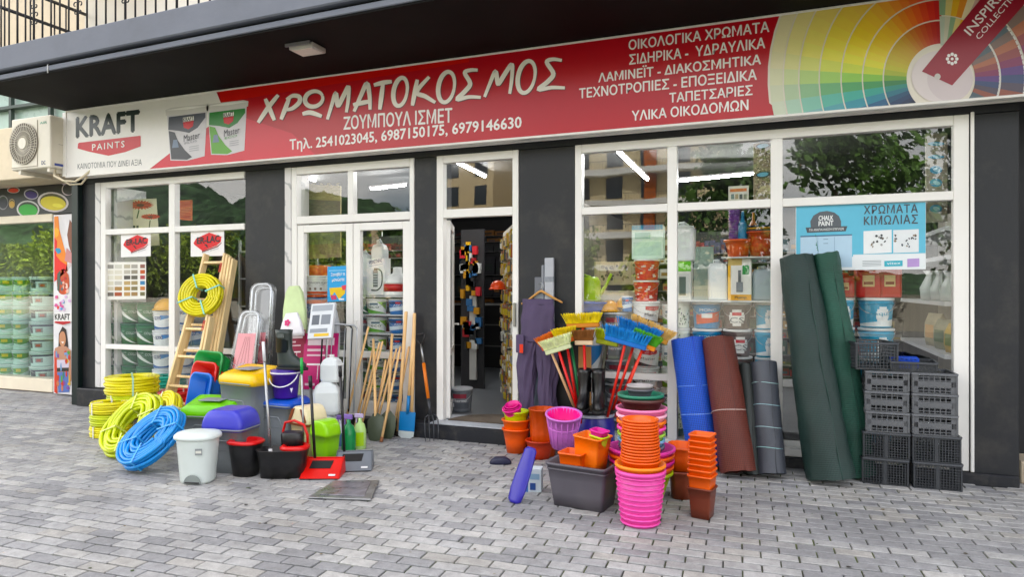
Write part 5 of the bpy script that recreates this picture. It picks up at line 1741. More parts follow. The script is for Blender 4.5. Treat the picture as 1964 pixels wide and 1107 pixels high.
# middle column
kk = [('pattern', 1297, 1324, 'white bucket with green pattern'), ('orange', 1327, 1385, 'blue and orange bucket'), ('brown', 1386, 1443, 'brown bucket with round white label'), ('teal', 1447, 1490, 'white and blue bucket')]
for k, a_, b_, d_ in kk:
    stack(k, a_, b_, .34, z0, 5, .246, d_, 'of its stack behind the mesh rolls', d_ + 's behind the mesh rolls', rz=R(2))
z1 = z0 + 5 * .246
mb = MB(); mb.box(W(1296, 600, .2).x, W(1488, 600, .2).x, .12, .62, z1 + .001, z1 + .013); tag(mb.build('shelf_board', M('shelf_clear', '#c9cccb', .3)), 'pale shelf board on top of the bucket stacks in the middle pane', 'shelf')
z1 += .014
carton(W(1311, 540, .34).x, .34, z1, .15, .14, .36, '#dcdcd6', 'white carton with green top and pump sprayer print in the middle pane', ((0, 1, .74, 1, '#69b83a'), (.1, .9, .06, .68, '#cfd2cc'), (.3, .7, .12, .6, '#5b6a60')))
jerrycan(W(1376, 540, .3).x, .3, z1, .17, .36, 'white jerrycan beside the yellow sprayer carton', 'white jerrycans', '#e0e4e4', rz=.1)
carton(W(1419, 550, .3).x, .32, z1, .20, .15, .375, '#e7e6e0', 'white and yellow carton printed with a round pump sprayer', ((0, 1, 0, .14, '#dfa51c'), (0, .6, .84, 1, '#c8b070'), (.62, .9, .62, .84, '#2f8a48'), (0, .12, .14, .84, '#e2b030'), (.36, .64, .2, .44, '#7b8087'), (.44, .56, .44, .72, '#50555c')), txt=(('Pump', .3, .8, .03, .1),))
jerrycan(W(1464, 550, .34).x, .34, z1, .19, .30, 'grey plastic bin at the right end of the middle pane', 'grey bins', '#a9b4ba')
t = thing('glass_sheet', 'narrow sheet of green glass leaning in the middle pane', 'glass sheet', (W(1349, 560, .4).x, .42, z1))
m_ = MB(); m_.box(-.09, .09, 0, .012, 0, .50); m_.build('sheet', M('sheet_glass_green', '#8fa39c', .12, var=.05), t)
def tower(loc, h, r, col, label):
    t_ = thing('water_tank', label, 'water container', loc, 0, 'white jerrycans')
    return t_
jerrycan(W(1311, 470, .42).x, .42, z1 + .365, .22, .36, 'large white jerrycan on top of the green topped carton', 'white jerrycans', '#e0e4e4')
mb = MB(); mb.box(W(1385, 500, .3).x, W(1484, 500, .3).x, .18, .60, z1 + .378, z1 + .390); tag(mb.build('shelf_board', M('shelf_clear', '#c9cccb', .3)), 'pale upper shelf board carrying the orange flower pots', 'shelf')
z2 = z1 + .391
basin('flower_pot', 'orange flower pot holding cups on the upper shelf of the right window', 'flower pot', (W(1415, 490, .3).x, .34, z2), .085, .115, .16, '#c8592a', .014)
for k in range(12):
    tt = basin('plastic_cup', 'purple plastic cup, %s of the tall purple column' % (['lowest'] + ['number %s from below' % q for q in ('two', 'three', 'four', 'five', 'six', 'seven', 'eight', 'nine', 'ten', 'eleven')] + ['topmost'])[k], 'cup', (W(1408, 440, .3).x, .36, z2 + .13 + k * .024), .038, .052, .06, '#7c4fa0', .003, 'purple cups stacked in the orange pot', 18)
t = thing('spray_bottle', 'blue ribbed spray bottle standing in the orange pot', 'bottle', (W(1424, 440, .3).x, .33, z2 + .10))
prof = []
for k in range(10): prof += [(.042, k * .018), (.038, k * .018 + .009)]
MB().lathe(prof + [(.04, .19), (.02, .235), (.014, .25), (.012, .31), (.004, .32)], 16).build('body', M('bottle_teal', '#1f7fae', .35), t)
t = basin('flower_pot', 'large orange red planter in the nest on the upper shelf', 'flower pot', (W(1460, 490, .3).x, .36, z2), .095, .125, .23, '#b8451f', .012)
for k, (c_, l_) in enumerate((('#26304c', 'dark blue'), ('#d8a030', 'yellow'), ('#26304c', 'dark blue topmost'))):
    basin('flower_pot', l_ + ' planter rim nested in the orange red planter', 'flower pot', (W(1460, 490, .3).x, .36, z2 + .21 + k * .02), .10, .128, .03, c_, .006)
t = thing('hanging_funnel', 'small amber funnel standing in the dark blue planter', 'funnel', (W(1444, 430, .3).x, .40, z2 + .27))
MB().lathe([(.045, 0), (.04, .02), (.012, .07), (.009, .14)], 14).build('body', M('funnel_amber', '#a8641c', .4), t)
# right column: posters, boards, red drums, jugs
def draw_chalk(m_, y):
    px_poly(m_, [(1527, 394), (1775, 387), (1775, 485), (1636, 488), (1636, 492), (1527, 494)], y, '#6fbcd6')
    px_poly(m_, [(1554, 424), (1560, 413), (1572, 406), (1586, 404), (1600, 407), (1609, 414), (1613, 424), (1613, 434), (1555, 436)], y - .001, '#5a5f66')
    px_poly(m_, [(1545, 436), (1625, 433), (1622, 443), (1548, 446)], y - .002, '#4c5158')
    px_text(m_, 'CHALK', (1570, 422.5), (1598, 421.5), 9, y - .003, '#f2f4f4', off=.04)
    px_text(m_, 'PAINT', (1570, 433), (1598, 432), 9, y - .003, '#f2f4f4', off=.04)
    px_text(m_, 'ΓΙΑ ΑΝΑΠΑΛΑΙΩΣΗ ΕΠΙΠΛΩΝ', (1552, 443), (1618, 440.5), 4.5, y - .003, '#e8ecec', off=.02)
    px_text(m_, 'ΧΡΩΜΑΤΑ', (1657, 410), (1760, 407), 16, y - .002, '#4a4f57', off=.02, space=1.1)
    px_text(m_, 'ΚΙΜΩΛΙΑΣ', (1657, 431), (1760, 428), 17, y - .002, '#4a4f57', off=.02, space=1.1)
    px_poly(m_, [(1535, 453), (1634, 449), (1634, 512), (1535, 512)], y - .001, '#b9d3e6')
    px_poly(m_, [(1535, 452), (1634, 448.6), (1634, 451), (1535, 454.5)], y - .002, '#4a6a88')
    for q in (1568, 1600): px_poly(m_, [(q, 454), (q + .8, 454), (q + .8, 505), (q, 505)], y - .002, '#7fa0bc')
    for q in (458, 466): px_poly(m_, [(1579, q), (1588, q - .3), (1588, q + .8), (1579, q + 1)], y - .003, '#6a86a0')
    px_poly(m_, [(1656, 443), (1710, 440), (1710, 484), (1656, 487)], y - .001, '#eceff0')
    px_poly(m_, [(1713, 441), (1762, 439), (1762, 483), (1713, 485)], y - .001, '#e6eaec')
    g_ = random.Random(3)
    for k in range(34):
        x_, y_ = g_.choice([(1684, 458), (1678, 466), (1693, 455), (1718, 458), (1752, 456), (1738, 472)])
        x_ += g_.gauss(0, 6); y_ += g_.gauss(0, 5)
        x_ = min(1756, max(1661, x_))
        px_poly(m_, ell(x_, y_, g_.uniform(1, 3), g_.uniform(1, 2.6), g_.uniform(0, 180), 7), y - .002 - .0001 * k, g_.choice(['#3c4248', '#5a6068', '#8a7a6a', '#a8a8a8', '#3a3c40']))
    px_poly(m_, [(1696, 500), (1731, 499), (1731, 510), (1696, 511)], y - .001, '#4fb0c4')
    px_poly(m_, [(1740, 496), (1763, 495), (1763, 511), (1740, 512)], y - .001, '#b79ad0')
    px_text(m_, 'vitex', (1701, 507.5), (1727, 506.5), 5, y - .002, '#f0f4f4')
    for q in range(4): px_poly(m_, [(1654, 500 + q * 3), (1690, 499 + q * 3), (1690, 500 + q * 3), (1654, 501 + q * 3)], y - .001, '#9aa2a8')
sheet('advert_poster', 'wide pale blue chalk paint poster on the right window pane', 'poster', [(1526, 393), (1775.5, 386), (1775.5, 516), (1526, 518.5)], .022, '#e9eef0', draw_chalk)
def draw_badges(m_, y):
    for q in range(6):
        cy_ = 275 + q * 25
        px_poly(m_, ell(1795, cy_, 16 if q in (0, 1) else 12, 4 if q in (0, 1) else 8, 0, 16), y, '#4f93b4')
        px_poly(m_, ell(1796, cy_, 7, 2 if q in (0, 1) else 4, 20, 10), y - .001, '#a8d0e0')
    for q in range(9): px_poly(m_, [(1776, 262 + q * 18), (1816, 261 + q * 18), (1816, 262 + q * 18), (1776, 263 + q * 18)], y - .0005, '#a09a8c')
sheet('sample_board', 'narrow grey wood sample board with blue badges at the right edge of the right window', 'sample board', [(1775, 256), (1817, 254), (1817, 424), (1775, 427)], .20, '#8f897c', draw_badges, th=.02)
def draw_pebble(m_, y):
    g_ = random.Random(6)
    for k in range(260):
        px_poly(m_, ell(g_.uniform(1447, 1480), g_.uniform(280, 378), g_.uniform(.8, 2), g_.uniform(.8, 1.6), 0, 6), y - .00005 * k, g_.choice(['#7a6a55', '#a89a80', '#5a4e42', '#c0b498']))
    for cy_ in (279, 334):
        px_poly(m_, ell(1464, cy_, 15, 6, -8, 16), y - .016, '#20303c'); px_poly(m_, ell(1463, cy_, 11, 4, -8, 12), y - .018, '#4f93b4')
    px_poly(m_, ell(1470, 372, 18, 18, 0, 16, 180, 360), y - .014, '#b0a284')
sheet('pebble_sample_board', 'narrow pebble stone sample board hanging in the upper middle pane', 'sample board', [(1445, 275), (1481, 272), (1481, 384), (1445, 387)], .14, '#8a7c66', draw_pebble, th=.02)
def draw_card(m_, y):
    px_poly(m_, [(1400, 362), (1432, 360), (1432, 366), (1400, 368)], y, '#b8693a')
    for q in range(4): px_poly(m_, [(1402 + q * 8, 372), (1408 + q * 8, 371.5), (1408 + q * 8, 381), (1402 + q * 8, 381.5)], y, ['#5a6a70', '#9a8a70', '#3c4448', '#7a7a70'][q])
sheet('picture_card', 'small white picture card beside the pebble board in the upper middle pane', 'card', [(1397, 357), (1436, 355), (1436, 384), (1397, 386)], .14, '#c9c7bd', draw_card)
for (a_, b_, pl, y_) in ((1596, 1640, 'left', .34), (1643, 1716, 'right', .34)):
    stack('teal', a_, b_, y_, z0, 5, .255, 'blue and white bucket', 'of the %s stack under the red drums' % pl, 'blue and white buckets under the red drums', rz=R(-6))
    h_ = z0 + 5 * .255
xr = W(1682, 560, .34).x
def red_drum(x, w, h, label):
    t_ = thing('fuel_can', label, 'fuel can', (x, .34, z0 + 5 * .255 + .001), 0, 'red plastic fuel cans')
    MB().loft([rrect(w * .95, .2, .03, 0), rrect(w, .21, .04, .02), rrect(w, .21, .04, h * .8), rrect(w * .92, .17, .05, h * .92), rrect(w * .5, .08, .03, h * .95)]).build('body', M('can_red', '#b8231c', .4, var=.05), t_)
    m_ = MB(); m_.tube([(-w * .25, 0, h * .92), (-w * .22, 0, h), (w * .15, 0, h), (w * .3, 0, h * .9)], .014, 8); m_.build('handle', M('can_red', '#b8231c', .4), t_)
    MB().lathe([(.022, h * .9), (.022, h * 1.0)], 12, c=(w * .34, 0, 0)).build('cap', M('can_cap', '#2a2a2a', .5), t_)
    m_ = MB(); m_.poly([(-w * .25, -.1075, h * .3), (w * .2, -.1075, h * .3), (w * .2, -.1075, h * .62), (-w * .25, -.1075, h * .62)], rgb('#d8b888')); m_.poly([(-w * .2, -.109, h * .36), (w * .15, -.109, h * .36), (w * .15, -.109, h * .44), (-w * .2, -.109, h * .44)], rgb('#8a3a24')); m_.build('printed_label', PM, t_, fix=False)
red_drum(W(1618, 550, .34).x, .16, .20, 'small red fuel can half hidden by the green roll')
red_drum(W(1664, 550, .34).x, .20, .30, 'large red fuel can left of the other large red one')
red_drum(W(1704, 550, .34).x, .18, .30, 'large red fuel can at the right beside the white jugs')
shelf = thing('side_shelf', 'white shelves of bags and jugs along the right inner wall', 'shelving', (1.24, .14, .149))
m_ = MB(); m_.box(.35, .38, 0, 2.1, 0, 2.1); m_.build('back_panel', M('side_panel', '#a8a49a', .7), shelf)
for zq in (.25, .82, 1.245, 1.62, 1.85):
    m_ = MB(); m_.box(0, .349, 0, 2.1, zq - .035, zq); m_.build('board', SHW, shelf)
def jug(x, y, z, s, label):
    t_ = thing('plastic_jug', label, 'jug', (x, y, z), R(-110), 'white plastic jugs on the right shelf')
    MB().lathe([(s * .36, 0), (s * .42, .02 * s), (s * .46, .4 * s), (s * .30, .75 * s), (s * .26, .85 * s), (s * .36, 1.0 * s), (s * .33, 1.0 * s), (s * .23, .86 * s)], 18, cap1=False).build('body', M('jug_white', '#dfe2e0', .4), t_)
    m_ = MB(); m_.tube([(s * .28, 0, .9 * s), (s * .6, 0, .86 * s), (s * .66, 0, .5 * s), (s * .44, 0, .22 * s)], s * .05, 8); m_.build('handle', M('jug_white', '#dfe2e0', .4), t_)
jug(1.36, .38, .149 + 1.246, .24, 'white plastic jug nearest the glass on the right shelf')
jug(1.36, .72, .149 + 1.246, .26, 'white plastic jug in the middle of the right shelf')
jug(1.36, 1.15, .149 + 1.246, .27, 'white plastic jug farthest back on the right shelf')
def bag(x, y, z, w, h, col, col2, label):
    t_ = thing('packed_bag', label, 'bag', (x, y, z), R(-80), 'packed bags on the right shelf')
    MB().loft([rrect(w * .9, .08, .02, 0), rrect(w, .11, .04, h * .3), rrect(w, .10, .04, h * .7), rrect(w * .95, .02, .008, h)]).build('body', M('bag_' + col, col, .35, var=.2, bump=.4, bscale=20), t_)
    m_ = MB(); m_.poly([(-w * .3, -.058, h * .25), (w * .3, -.058, h * .25), (w * .3, -.058, h * .65), (-w * .3, -.058, h * .65)], rgb(col2)); m_.build('printed_label', PM, t_, fix=False)
bag(1.36, .30, .149 + .821, .3, .24, '#b99a3a', '#6a7a3a', 'yellow seed bag nearest the glass on the right shelf')
bag(1.36, .70, .149 + .821, .32, .26, '#8a8a70', '#3a5a3a', 'green and beige bag second along the right shelf')
bag(1.36, 1.10, .149 + .821, .32, .3, '#b0a88c', '#c8a070', 'beige bag farthest back on the right shelf')
bag(1.36, .36, .149 + .251, .3, .3, '#30504c', '#6a8a8a', 'dark green bag on the lower right shelf')
# neighbour's window: rows of mint tubs
for r_ in range(7):
    for c in range(4):
        a_ = [3, 31, 53, 68][c]; b_ = [30, 52, 67, 99][c]
        yq = NY + .28 + (.12 if c == 2 else 0)
        xa_, xb_ = W(a_, 650, yq).x, W(b_, 650, yq).x
        bucket('mintdark' if c == 3 else 'mint', (xa_ + xb_) / 2, yq, .125 + r_ * .222, xb_ - xa_, .220, 'mint tub with %s print, %s row and %s in the neighbouring window' % ('dark' if c == 3 else 'green', ['bottom', 'second', 'third', 'fourth', 'fifth', 'sixth', 'top'][r_], ['outermost', 'second', 'third', 'nearest the pillar'][c]), 'mint paint tubs in the neighbouring window', R(54)).name = 'paint_tub'
# ================================================================== GOODS SET OUT ON THE PAVEMENT: LEFT SIDE
PINE = M('pine_wood', '#ecd2a4', .55, var=.16, scale=3, stretch=(14, 14, 1.2), bump=.08, bscale=30)
PINE_H = M('turned_beech', '#e2bc8a', .5, var=.14, scale=4, stretch=(20, 20, 1.5), objvar=.10)
BLK = M('black_plastic', '#17171a', .38, var=.2, scale=8, dirt=.12, dscale=9)
STEEL = M('brushed_steel', '#a9abad', .3, metal=.85, var=.1)
REDP = M('red_plastic', '#c4201c', .35, var=.05)
def ladder(base, top, w0, w1, rungs, label, tape=None, extra=0):
    L = (Vector(top) - Vector(base)).length
    t = thing('wooden_ladder', label, 'ladder', mat=frame_mat(base, top, (1, 0, 0)), group='wooden ladders leaning by the left window')
    for s in (-1, 1):
        for e in range(1 + (extra if s == 1 else 0)):
            m_ = MB()
            off = .034 * e
            vs = []
            for z, w in ((0, w0), (L, w1)):
                xc_ = s * w / 2
                for dx, dy in ((-.015, -.04), (.015, -.04), (.015, .04), (-.015, .04)):
                    vs.append((xc_ + dx + (off if s > 0 else 0), dy + .012 * e, z - .02 * e))
            m_.add(vs, [(0, 3, 2, 1), (4, 5, 6, 7), (0, 1, 5, 4), (1, 2, 6, 5), (2, 3, 7, 6), (3, 0, 4, 7)])
            m_.build('rail', PINE, t, bevel=.004)
    for z in rungs:
        w = w0 + (w1 - w0) * z / L
        m_ = MB(); m_.box(-w / 2 + .016, w / 2 - .016, -.03, .025, z - .014, z + .014); m_.build('rung', PINE, t, bevel=.003)
    if tape:
        m_ = MB()
        for zz_ in tape:
            w = w0 + (w1 - w0) * zz_ / L
            for q in (-.013, .006): m_.box(w / 2 - .012 + q, w / 2 - .004 + q, -.0445, -.0405, zz_ - .11, zz_)
        m_.build('red_strap', M('strap_red', '#c03a1a', .5), t)
    return t
# positions: bases on the paving, tops against the window
tA = W(415, 487, -.06)
bA = Vector((tA.x, -.56, 0))
LA = (tA - bA).length
ladder(bA, tA, .46, .30, [LA * q for q in (.12, .27, .42, .57, .72, .945)], 'tall pine ladder leaning on the left window, hose hung on its top', tape=(LA - .12,), extra=3)
tB = W(383, 604, -.36)
bB = Vector((tB.x, -.72, 0))
LB_ = (tB - bB).length
ladder(bB, tB, .42, .28, [LB_ * q for q in (.09, .36, .62, .87)], 'shorter pine ladder standing in front of the tall ladder', tape=(LB_ - .07,), extra=1)

# ------------------------------------------------------------------ hoses
def hose_coil(name_label, mat, Rm, r, nr, nz, ties, seed, tiecol='#8fc4c0', loose=.25, ntie=4, group='garden hose coils'):
    """Rm: middle radius, r: hose radius; nr x nz windings"""
    g_ = random.Random(seed)
    t = thing('hose_coil', name_label, 'garden hose', mat=ties, group=group)
    pts = []
    per = 40
    tot = nr * nz
    for k in range(tot):
        layer, col_ = k // nr, k % nr
        if layer % 2: col_ = nr - 1 - col_
        r_a = Rm + (col_ - (nr - 1) / 2) * r * 1.95 + (r if layer % 2 else 0) * .5
        z_a = r + layer * r * 1.8
        ph, am = g_.uniform(0, 6.28), r * loose
        for q in range(per):
            a = 6.283 * q / per
            w = 1 if q > 4 else q / 4
            rr = r_a + am * math.sin(2 * a + ph) * g_.uniform(.8, 1.2) * w
            pts.append((rr * math.cos(a), rr * math.sin(a), z_a + am * .6 * math.cos(3 * a + ph)))
    m_ = MB(); m_.tube(pts, r, 7); m_.build('hose', mat, t, fix=False)
    tm = M('hose_tie_' + tiecol, tiecol, .4)
    hw, hh_ = nr * r * 1.02 + r * .5, nz * r * 1.8 + .35 * r
    for k in range(ntie):
        a = 6.283 * k / ntie + .5
        c_ = Vector((Rm * math.cos(a), Rm * math.sin(a), 0)); u = Vector((math.cos(a), math.sin(a), 0)); v = Vector((-math.sin(a), math.cos(a), 0)) * .008
        lp = [u * -hw + Vector((0, 0, -.002)), u * hw + Vector((0, 0, -.002)), u * hw + Vector((0, 0, hh_ + .004)), u * -hw + Vector((0, 0, hh_ + .004))]
        m_ = MB()
        A_, B_ = [c_ + p_ - v for p_ in lp], [c_ + p_ + v for p_ in lp]
        for i in range(4):
            j = (i + 1) % 4
            m_.add([A_[i], A_[j], B_[j], B_[i]], [(0, 1, 2, 3)])
        m_.build('tie', tm, t, fix=False)
    return t
HY = M('hose_yellow', '#dcd21a', .38, var=.10, scale=7)
HYG = M('hose_yellow_green', '#c3cf2a', .38, var=.10, scale=7)
HB = M('hose_blue', '#1d86cc', .35, var=.10, scale=7)
HR = M('hose_red', '#c8261e', .38, var=.1)
HGR = M('hose_green', '#2f9a3c', .38, var=.1)
HT = M('hose_teal', '#1fa08c', .38, var=.1)
HGY = M('hose_grey', '#8b8d8c', .4, var=.1)
def flat(p, z=0.0, rz=0.0):
    return Matrix.Translation((p.x, p.y, z)) @ Matrix.Rotation(rz, 4, 'Z')
def disc_mat(px, py, t, major_deg, ratio):
    """coil standing tilted: major axis of its outline at major_deg (picture, counter-clockwise), minor/major = ratio"""
    c_ = at_depth(px, py, t)
    d = ray(px, py).normalized()
    rgt = d.cross(Vector((0, 0, 1))).normalized()
    up = rgt.cross(d).normalized()
    a = R(major_deg + 90)
    n = -d * ratio + (rgt * math.cos(a) + up * math.sin(a)) * math.sqrt(1 - ratio * ratio)
    z = n.normalized()
    x = Vector((0, 0, 1)).cross(z).normalized()
    y = z.cross(x)
    m_ = Matrix((x, y, z)).transposed().to_4x4()
    m_.translation = c_
    return m_
def lift(m_, Rout, thick, ground=0.0):
    """slide the tilted coil up or down so that its lowest point rests on the paving"""
    z = m_.col[2].xyz
    low = m_.translation.z - Rout * math.sqrt(max(0, 1 - z.z ** 2)) + min(0, z.z * thick)
    m_.translation.z -= (low - ground)
    return m_
s1 = G(215, 834)
s2 = GB(254, 824, .1)
for k in range(3):
    hose_coil('thin yellow hose coil with white wrapper, %s of the outer left stack' % ['lowest', 'middle', 'topmost'][k], HY if k != 1 else HYG, .15, .012, 4, 5, flat(s1, .0 + k * .118, k), 30 + k, '#dfe2e2', ntie=3)
hose_coil('grey hose coil under the yellow ones in the inner stack', HGY, .19, .014, 4, 5, flat(s2, .0), 41, '#e4e4e4', ntie=3)
hose_coil('yellow hose coil with white label in the middle of the inner stack', HY, .19, .014, 4, 6, flat(s2, .136), 42, '#e4e4e4', ntie=3)
hose_coil('thin yellow coil above the middle of the inner stack', HYG, .19, .013, 4, 4, flat(s2, .302), 43, '#e4e4e4', ntie=3)
hose_coil('large yellow hose coil lying on top of the inner stack', HY, .195, .0165, 4, 6, flat(s2, .38, .4), 44, '#a8cfc0', ntie=4)
m1_ = lift(disc_mat(264, 825, 6.2, 52, .46), .30, .13)
hose_coil('yellow green hose coil leaning on the stack behind the blue coil', HYG, .225, .0165, 5, 4, m1_, 45, '#c8d070', loose=.75)
m2_ = lift(disc_mat(300, 852, 5.72, 44, .44), .315, .12)
hose_coil('blue garden hose coil leaning at the front of the hoses', HB, .205, .0150, 6, 4, m2_, 46, '#4aa0dc', loose=.65)
m3_ = lift(disc_mat(318, 800, 6.7, 60, .4), .25, .1)
hose_coil('yellow hose coil leaning between the ladder and the yellow green coil', HY, .20, .015, 4, 4, m3_, 47, '#d8d8c8')
q = GB(345, 805, .10)
hose_coil('green hose coil lying behind the blue coil', HGR, .20, .016, 4, 4, flat(q, .0), 48, '#c8d8c8')
hose_coil('second green and yellow coil stacked on the green one', HYG, .20, .015, 4, 3, flat(q, .12), 50, '#c8d8c8')
hose_coil('red hose coil on top of the green coil by the ladder foot', HR, .19, .015, 4, 4, flat(q, .21), 49, '#d8c8c8')
q = GB(318, 790, .16)
hose_coil('teal hose coil behind the yellow stack below the left window', HT, .18, .014, 4, 5, flat(q, .30), 51, '#c8d8d8')
hose_coil('dull green hose coil under the teal coil', HGR, .18, .016, 4, 8, flat(q, .0), 52, '#c8d8d8')
mA = frame_mat(bA, tA, (1, .06, 0))
cH = at_depth(407, 569, (tA - Vector((0, -DIST, 0))).length * 0.86)
up_ = (tA - bA).normalized()
nf = Vector((.25, -.92, .28)).normalized()
mH = frame_mat(cH, cH + nf, (1, 0, 0))
f_ = (tA.z - cH.z) / (tA.z - bA.z)
on_l = tA + (bA - tA) * f_
mH.translation = Vector((on_l.x + .05, on_l.y - .10, on_l.z)) + nf * .0
hose_coil('yellow hose coil hung on the tall wooden ladder', HY, .165, .0155, 5, 4, mH, 53, '#8fd0c8')

# ------------------------------------------------------------------ tubs, bins and buckets
def shell_loops(w0, d0, w1, d1, r, h, wall=.006, lip=.012, n=5, steps=3):
    lo = [rrect(w0, d0, r * .7, 0, n)]
    for k in range(1, steps + 1):
        f = k / steps
        lo.append(rrect(w0 + (w1 - w0) * f, d0 + (d1 - d0) * f, r * (.7 + .3 * f), (h - lip * 1.4) * f, n))
    if lip:
        lo += [rrect(w1 + lip * 2, d1 + lip * 2, r + lip, h - lip * 1.3, n), rrect(w1 + lip * 2, d1 + lip * 2, r + lip, h, n)]
    else:
        lo += [rrect(w1, d1, r, h, n)]
    lo += [rrect(w1 - wall * 2, d1 - wall * 2, r - wall, h, n), rrect(w0 - wall * 2, d0 - wall * 2, r * .7, wall * 2, n)]
    return lo
def tub(col, c0, w, hgt, depth, tilt, rz, label, z0=0.0):
    """builder's tub stood on its side: opening faces the street"""
    m_ = Matrix.Translation(c0) @ Matrix.Rotation(rz, 4, 'Z') @ Matrix.Rotation(R(90) - tilt, 4, 'X') @ Matrix.Translation((0, hgt / 2 + .012, 0))
    t = thing('plastic_tub', label, 'tub', mat=m_, group='nested rectangular tubs')
    MB().loft(shell_loops(w * .80, hgt * .84, w, hgt, .07, depth, .006, .014, 6)).build('body', M('tub_' + col, col, .35, var=.07, dirt=.12, dscale=8), t)
    m_ = MB()
    for sx in (-1, 1): m_.box(sx * w * .32 - .006, sx * w * .32 + .006, -hgt * .38, hgt * .38, .014, .022)
    m_.build('rib', M('tub_' + col, col, .35, var=.07, dirt=.12, dscale=8), t)
    return t
g0 = GB(404, 832, .10)
tub('#14944a', g0, .48, .80, .20, R(13), R(-14), 'green rectangular tub standing on its side behind the red one')
tub('#cf2a1c', g0 + Vector((.03, -.07, .0)), .42, .70, .18, R(12), R(-14), 'red rectangular tub standing between the green and blue tubs')
tub('#2f6fd0', g0 + Vector((.07, -.14, .0)), .36, .60, .16, R(11), R(-14), 'blue rectangular tub at the front of the nested tubs')
GREYB = M('bin_grey', '#7d8286', .45, var=.08, dirt=.18, dscale=8)
def storage_bin(px, py, w, d, h, lidh, lidcol, label, rz, flap=True, lidtype='slope', z0=0.0, body=None, name='storage_bin', dy=0.0):
    p_ = GB(px, py, dy)
    t = thing(name, label, 'bin', (p_.x, p_.y, z0), rz, None)
    m_ = MB(); m_.loft(shell_loops(w * .84, d * .84, w, d, .04, h, .005, .010, 5)); m_.build('body', body or GREYB, t)
    lm = M('bin_lid_' + lidcol, lidcol, .33, var=.06, dirt=.10, dscale=9)
    m_ = MB()
    if lidtype == 'slope':
        m_.loft([rrect(w * 1.05, d * 1.05, .05, h - .02), rrect(w * 1.06, d * 1.06, .05, h + .02), rrect(w * 1.04, d * 1.04, .05, h + lidh * .45), [(x, y, z + (lidh * .16 if y > 0 else -lidh * .25)) for x, y, z in rrect(w * .86, d * .86, .05, h + lidh)]])
    elif lidtype == 'arch':
        lo = [rrect(w * 1.05, d * 1.05, .05, h - .02), rrect(w * 1.05, d * 1.05, .05, h + .02)]
        for k in range(1, 6):
            a = k / 5 * 1.35
            lo.append(rrect(w * 1.03 * (.45 + .55 * math.cos(a)), d * 1.03 * (.75 + .25 * math.cos(a)), .045, h + .02 + lidh * math.sin(a) / math.sin(1.35)))
        m_.loft(lo)
    m_.build('lid', lm, t)
    if flap:
        m_ = MB(); zf = h + lidh * 1.0
        m_.box(-w * .22, w * .22, -d * .30, d * .28, zf - .004, zf + .006); m_.build('lid_panel', M('panel_grey', '#8c9296', .4), t, bevel=.004)
    m_ = MB(); m_.box(-w * .30, w * .30, -d * .475, -d * .43, h * .52, h * .535); m_.tube([(-w * .3, -d * .46, h * .2), (-w * .32, -d * .475, h * .55), (-w * .2, -d * .492, h * .74), (w * .2, -d * .492, h * .74), (w * .32, -d * .475, h * .55), (w * .3, -d * .46, h * .2)], .006, 6)
    m_.build('rib', body or GREYB, t)
    return t
storage_bin(482, 858, .48, .36, .62, .12, '#ecc000', 'tall grey bin with yellow lid behind the two pet food bins', R(-8), dy=.06)
storage_bin(412, 862, .50, .32, .33, .13, '#78c41e', 'low grey container with lime green lid in front of the tubs', R(12), dy=.05)
storage_bin(444, 908, .36, .30, .36, .13, '#3d3fb0', 'grey container with violet blue lid beside the white pedal bin', R(10), flap=False, lidtype='arch', dy=.14)
bb_ = storage_bin(545, 862, .40, .32, .42, .05, '#2454b8', 'grey bin with flat blue lid carrying the purple bucket', R(-4), flap=False, dy=.10)
zlid = .42 + .05 * 1.0
pb = bb_.location
def pail(loc, r0, r1, h, col, label, hcol='#e8e8ec', rz=0.0, tri=False):
    t = thing('bucket', label, 'bucket', loc, rz)
    m_ = MB(); m_.lathe([(r0, 0), (r0 + .003, .01), (r0 + (r1 - r0) * .82, h * .82), (r1 + .004, h * .83), (r1 + .006, h * .88), (r1 + .002, h * .9), (r1 + .006, h), (r1 - .004, h), (r0 - .004, .012)], 26); m_.build('body', M('pail_' + col, col, .33, var=.05), t)
    m_ = MB(); m_.tube([(r1 * 1.02 * math.cos(a), -r1 * 1.06 * (.35 + .65 * math.sin(a)) * 1.0, h * .86 - h * .42 * math.sin(a)) for a in [math.pi * k / 12 for k in range(13)]], .006, 6)
    m_.lathe([(r1 + .0075, h * .89), (r1 + .010, h * .90), (r1 + .010, h * .93), (r1 + .0075, h * .94)], 26, cap0=False, cap1=False)
    m_.build('handle', M('pail_handle', hcol, .4), t)
    if tri:
        m_ = MB(); rr = r0 + .055 * h + .016
        for th in (.75,):
            m_.poly([(rr * 1.04 * math.sin(th + q), -rr * 1.04 * math.cos(th + q), h * .22 + zq) for q, zq in ((-.1, .045), (.1, .045), (0, 0))], rgb('#e8e8f4'))
        m_.build('emblem', PM, t, fix=False)
    return t
pk_ = pail((pb.x + .02, pb.y + .0, zlid + .002), .105, .132, .26, '#3c1c86', 'purple bucket with white handle standing on the blue lidded bin', rz=.3, tri=True)
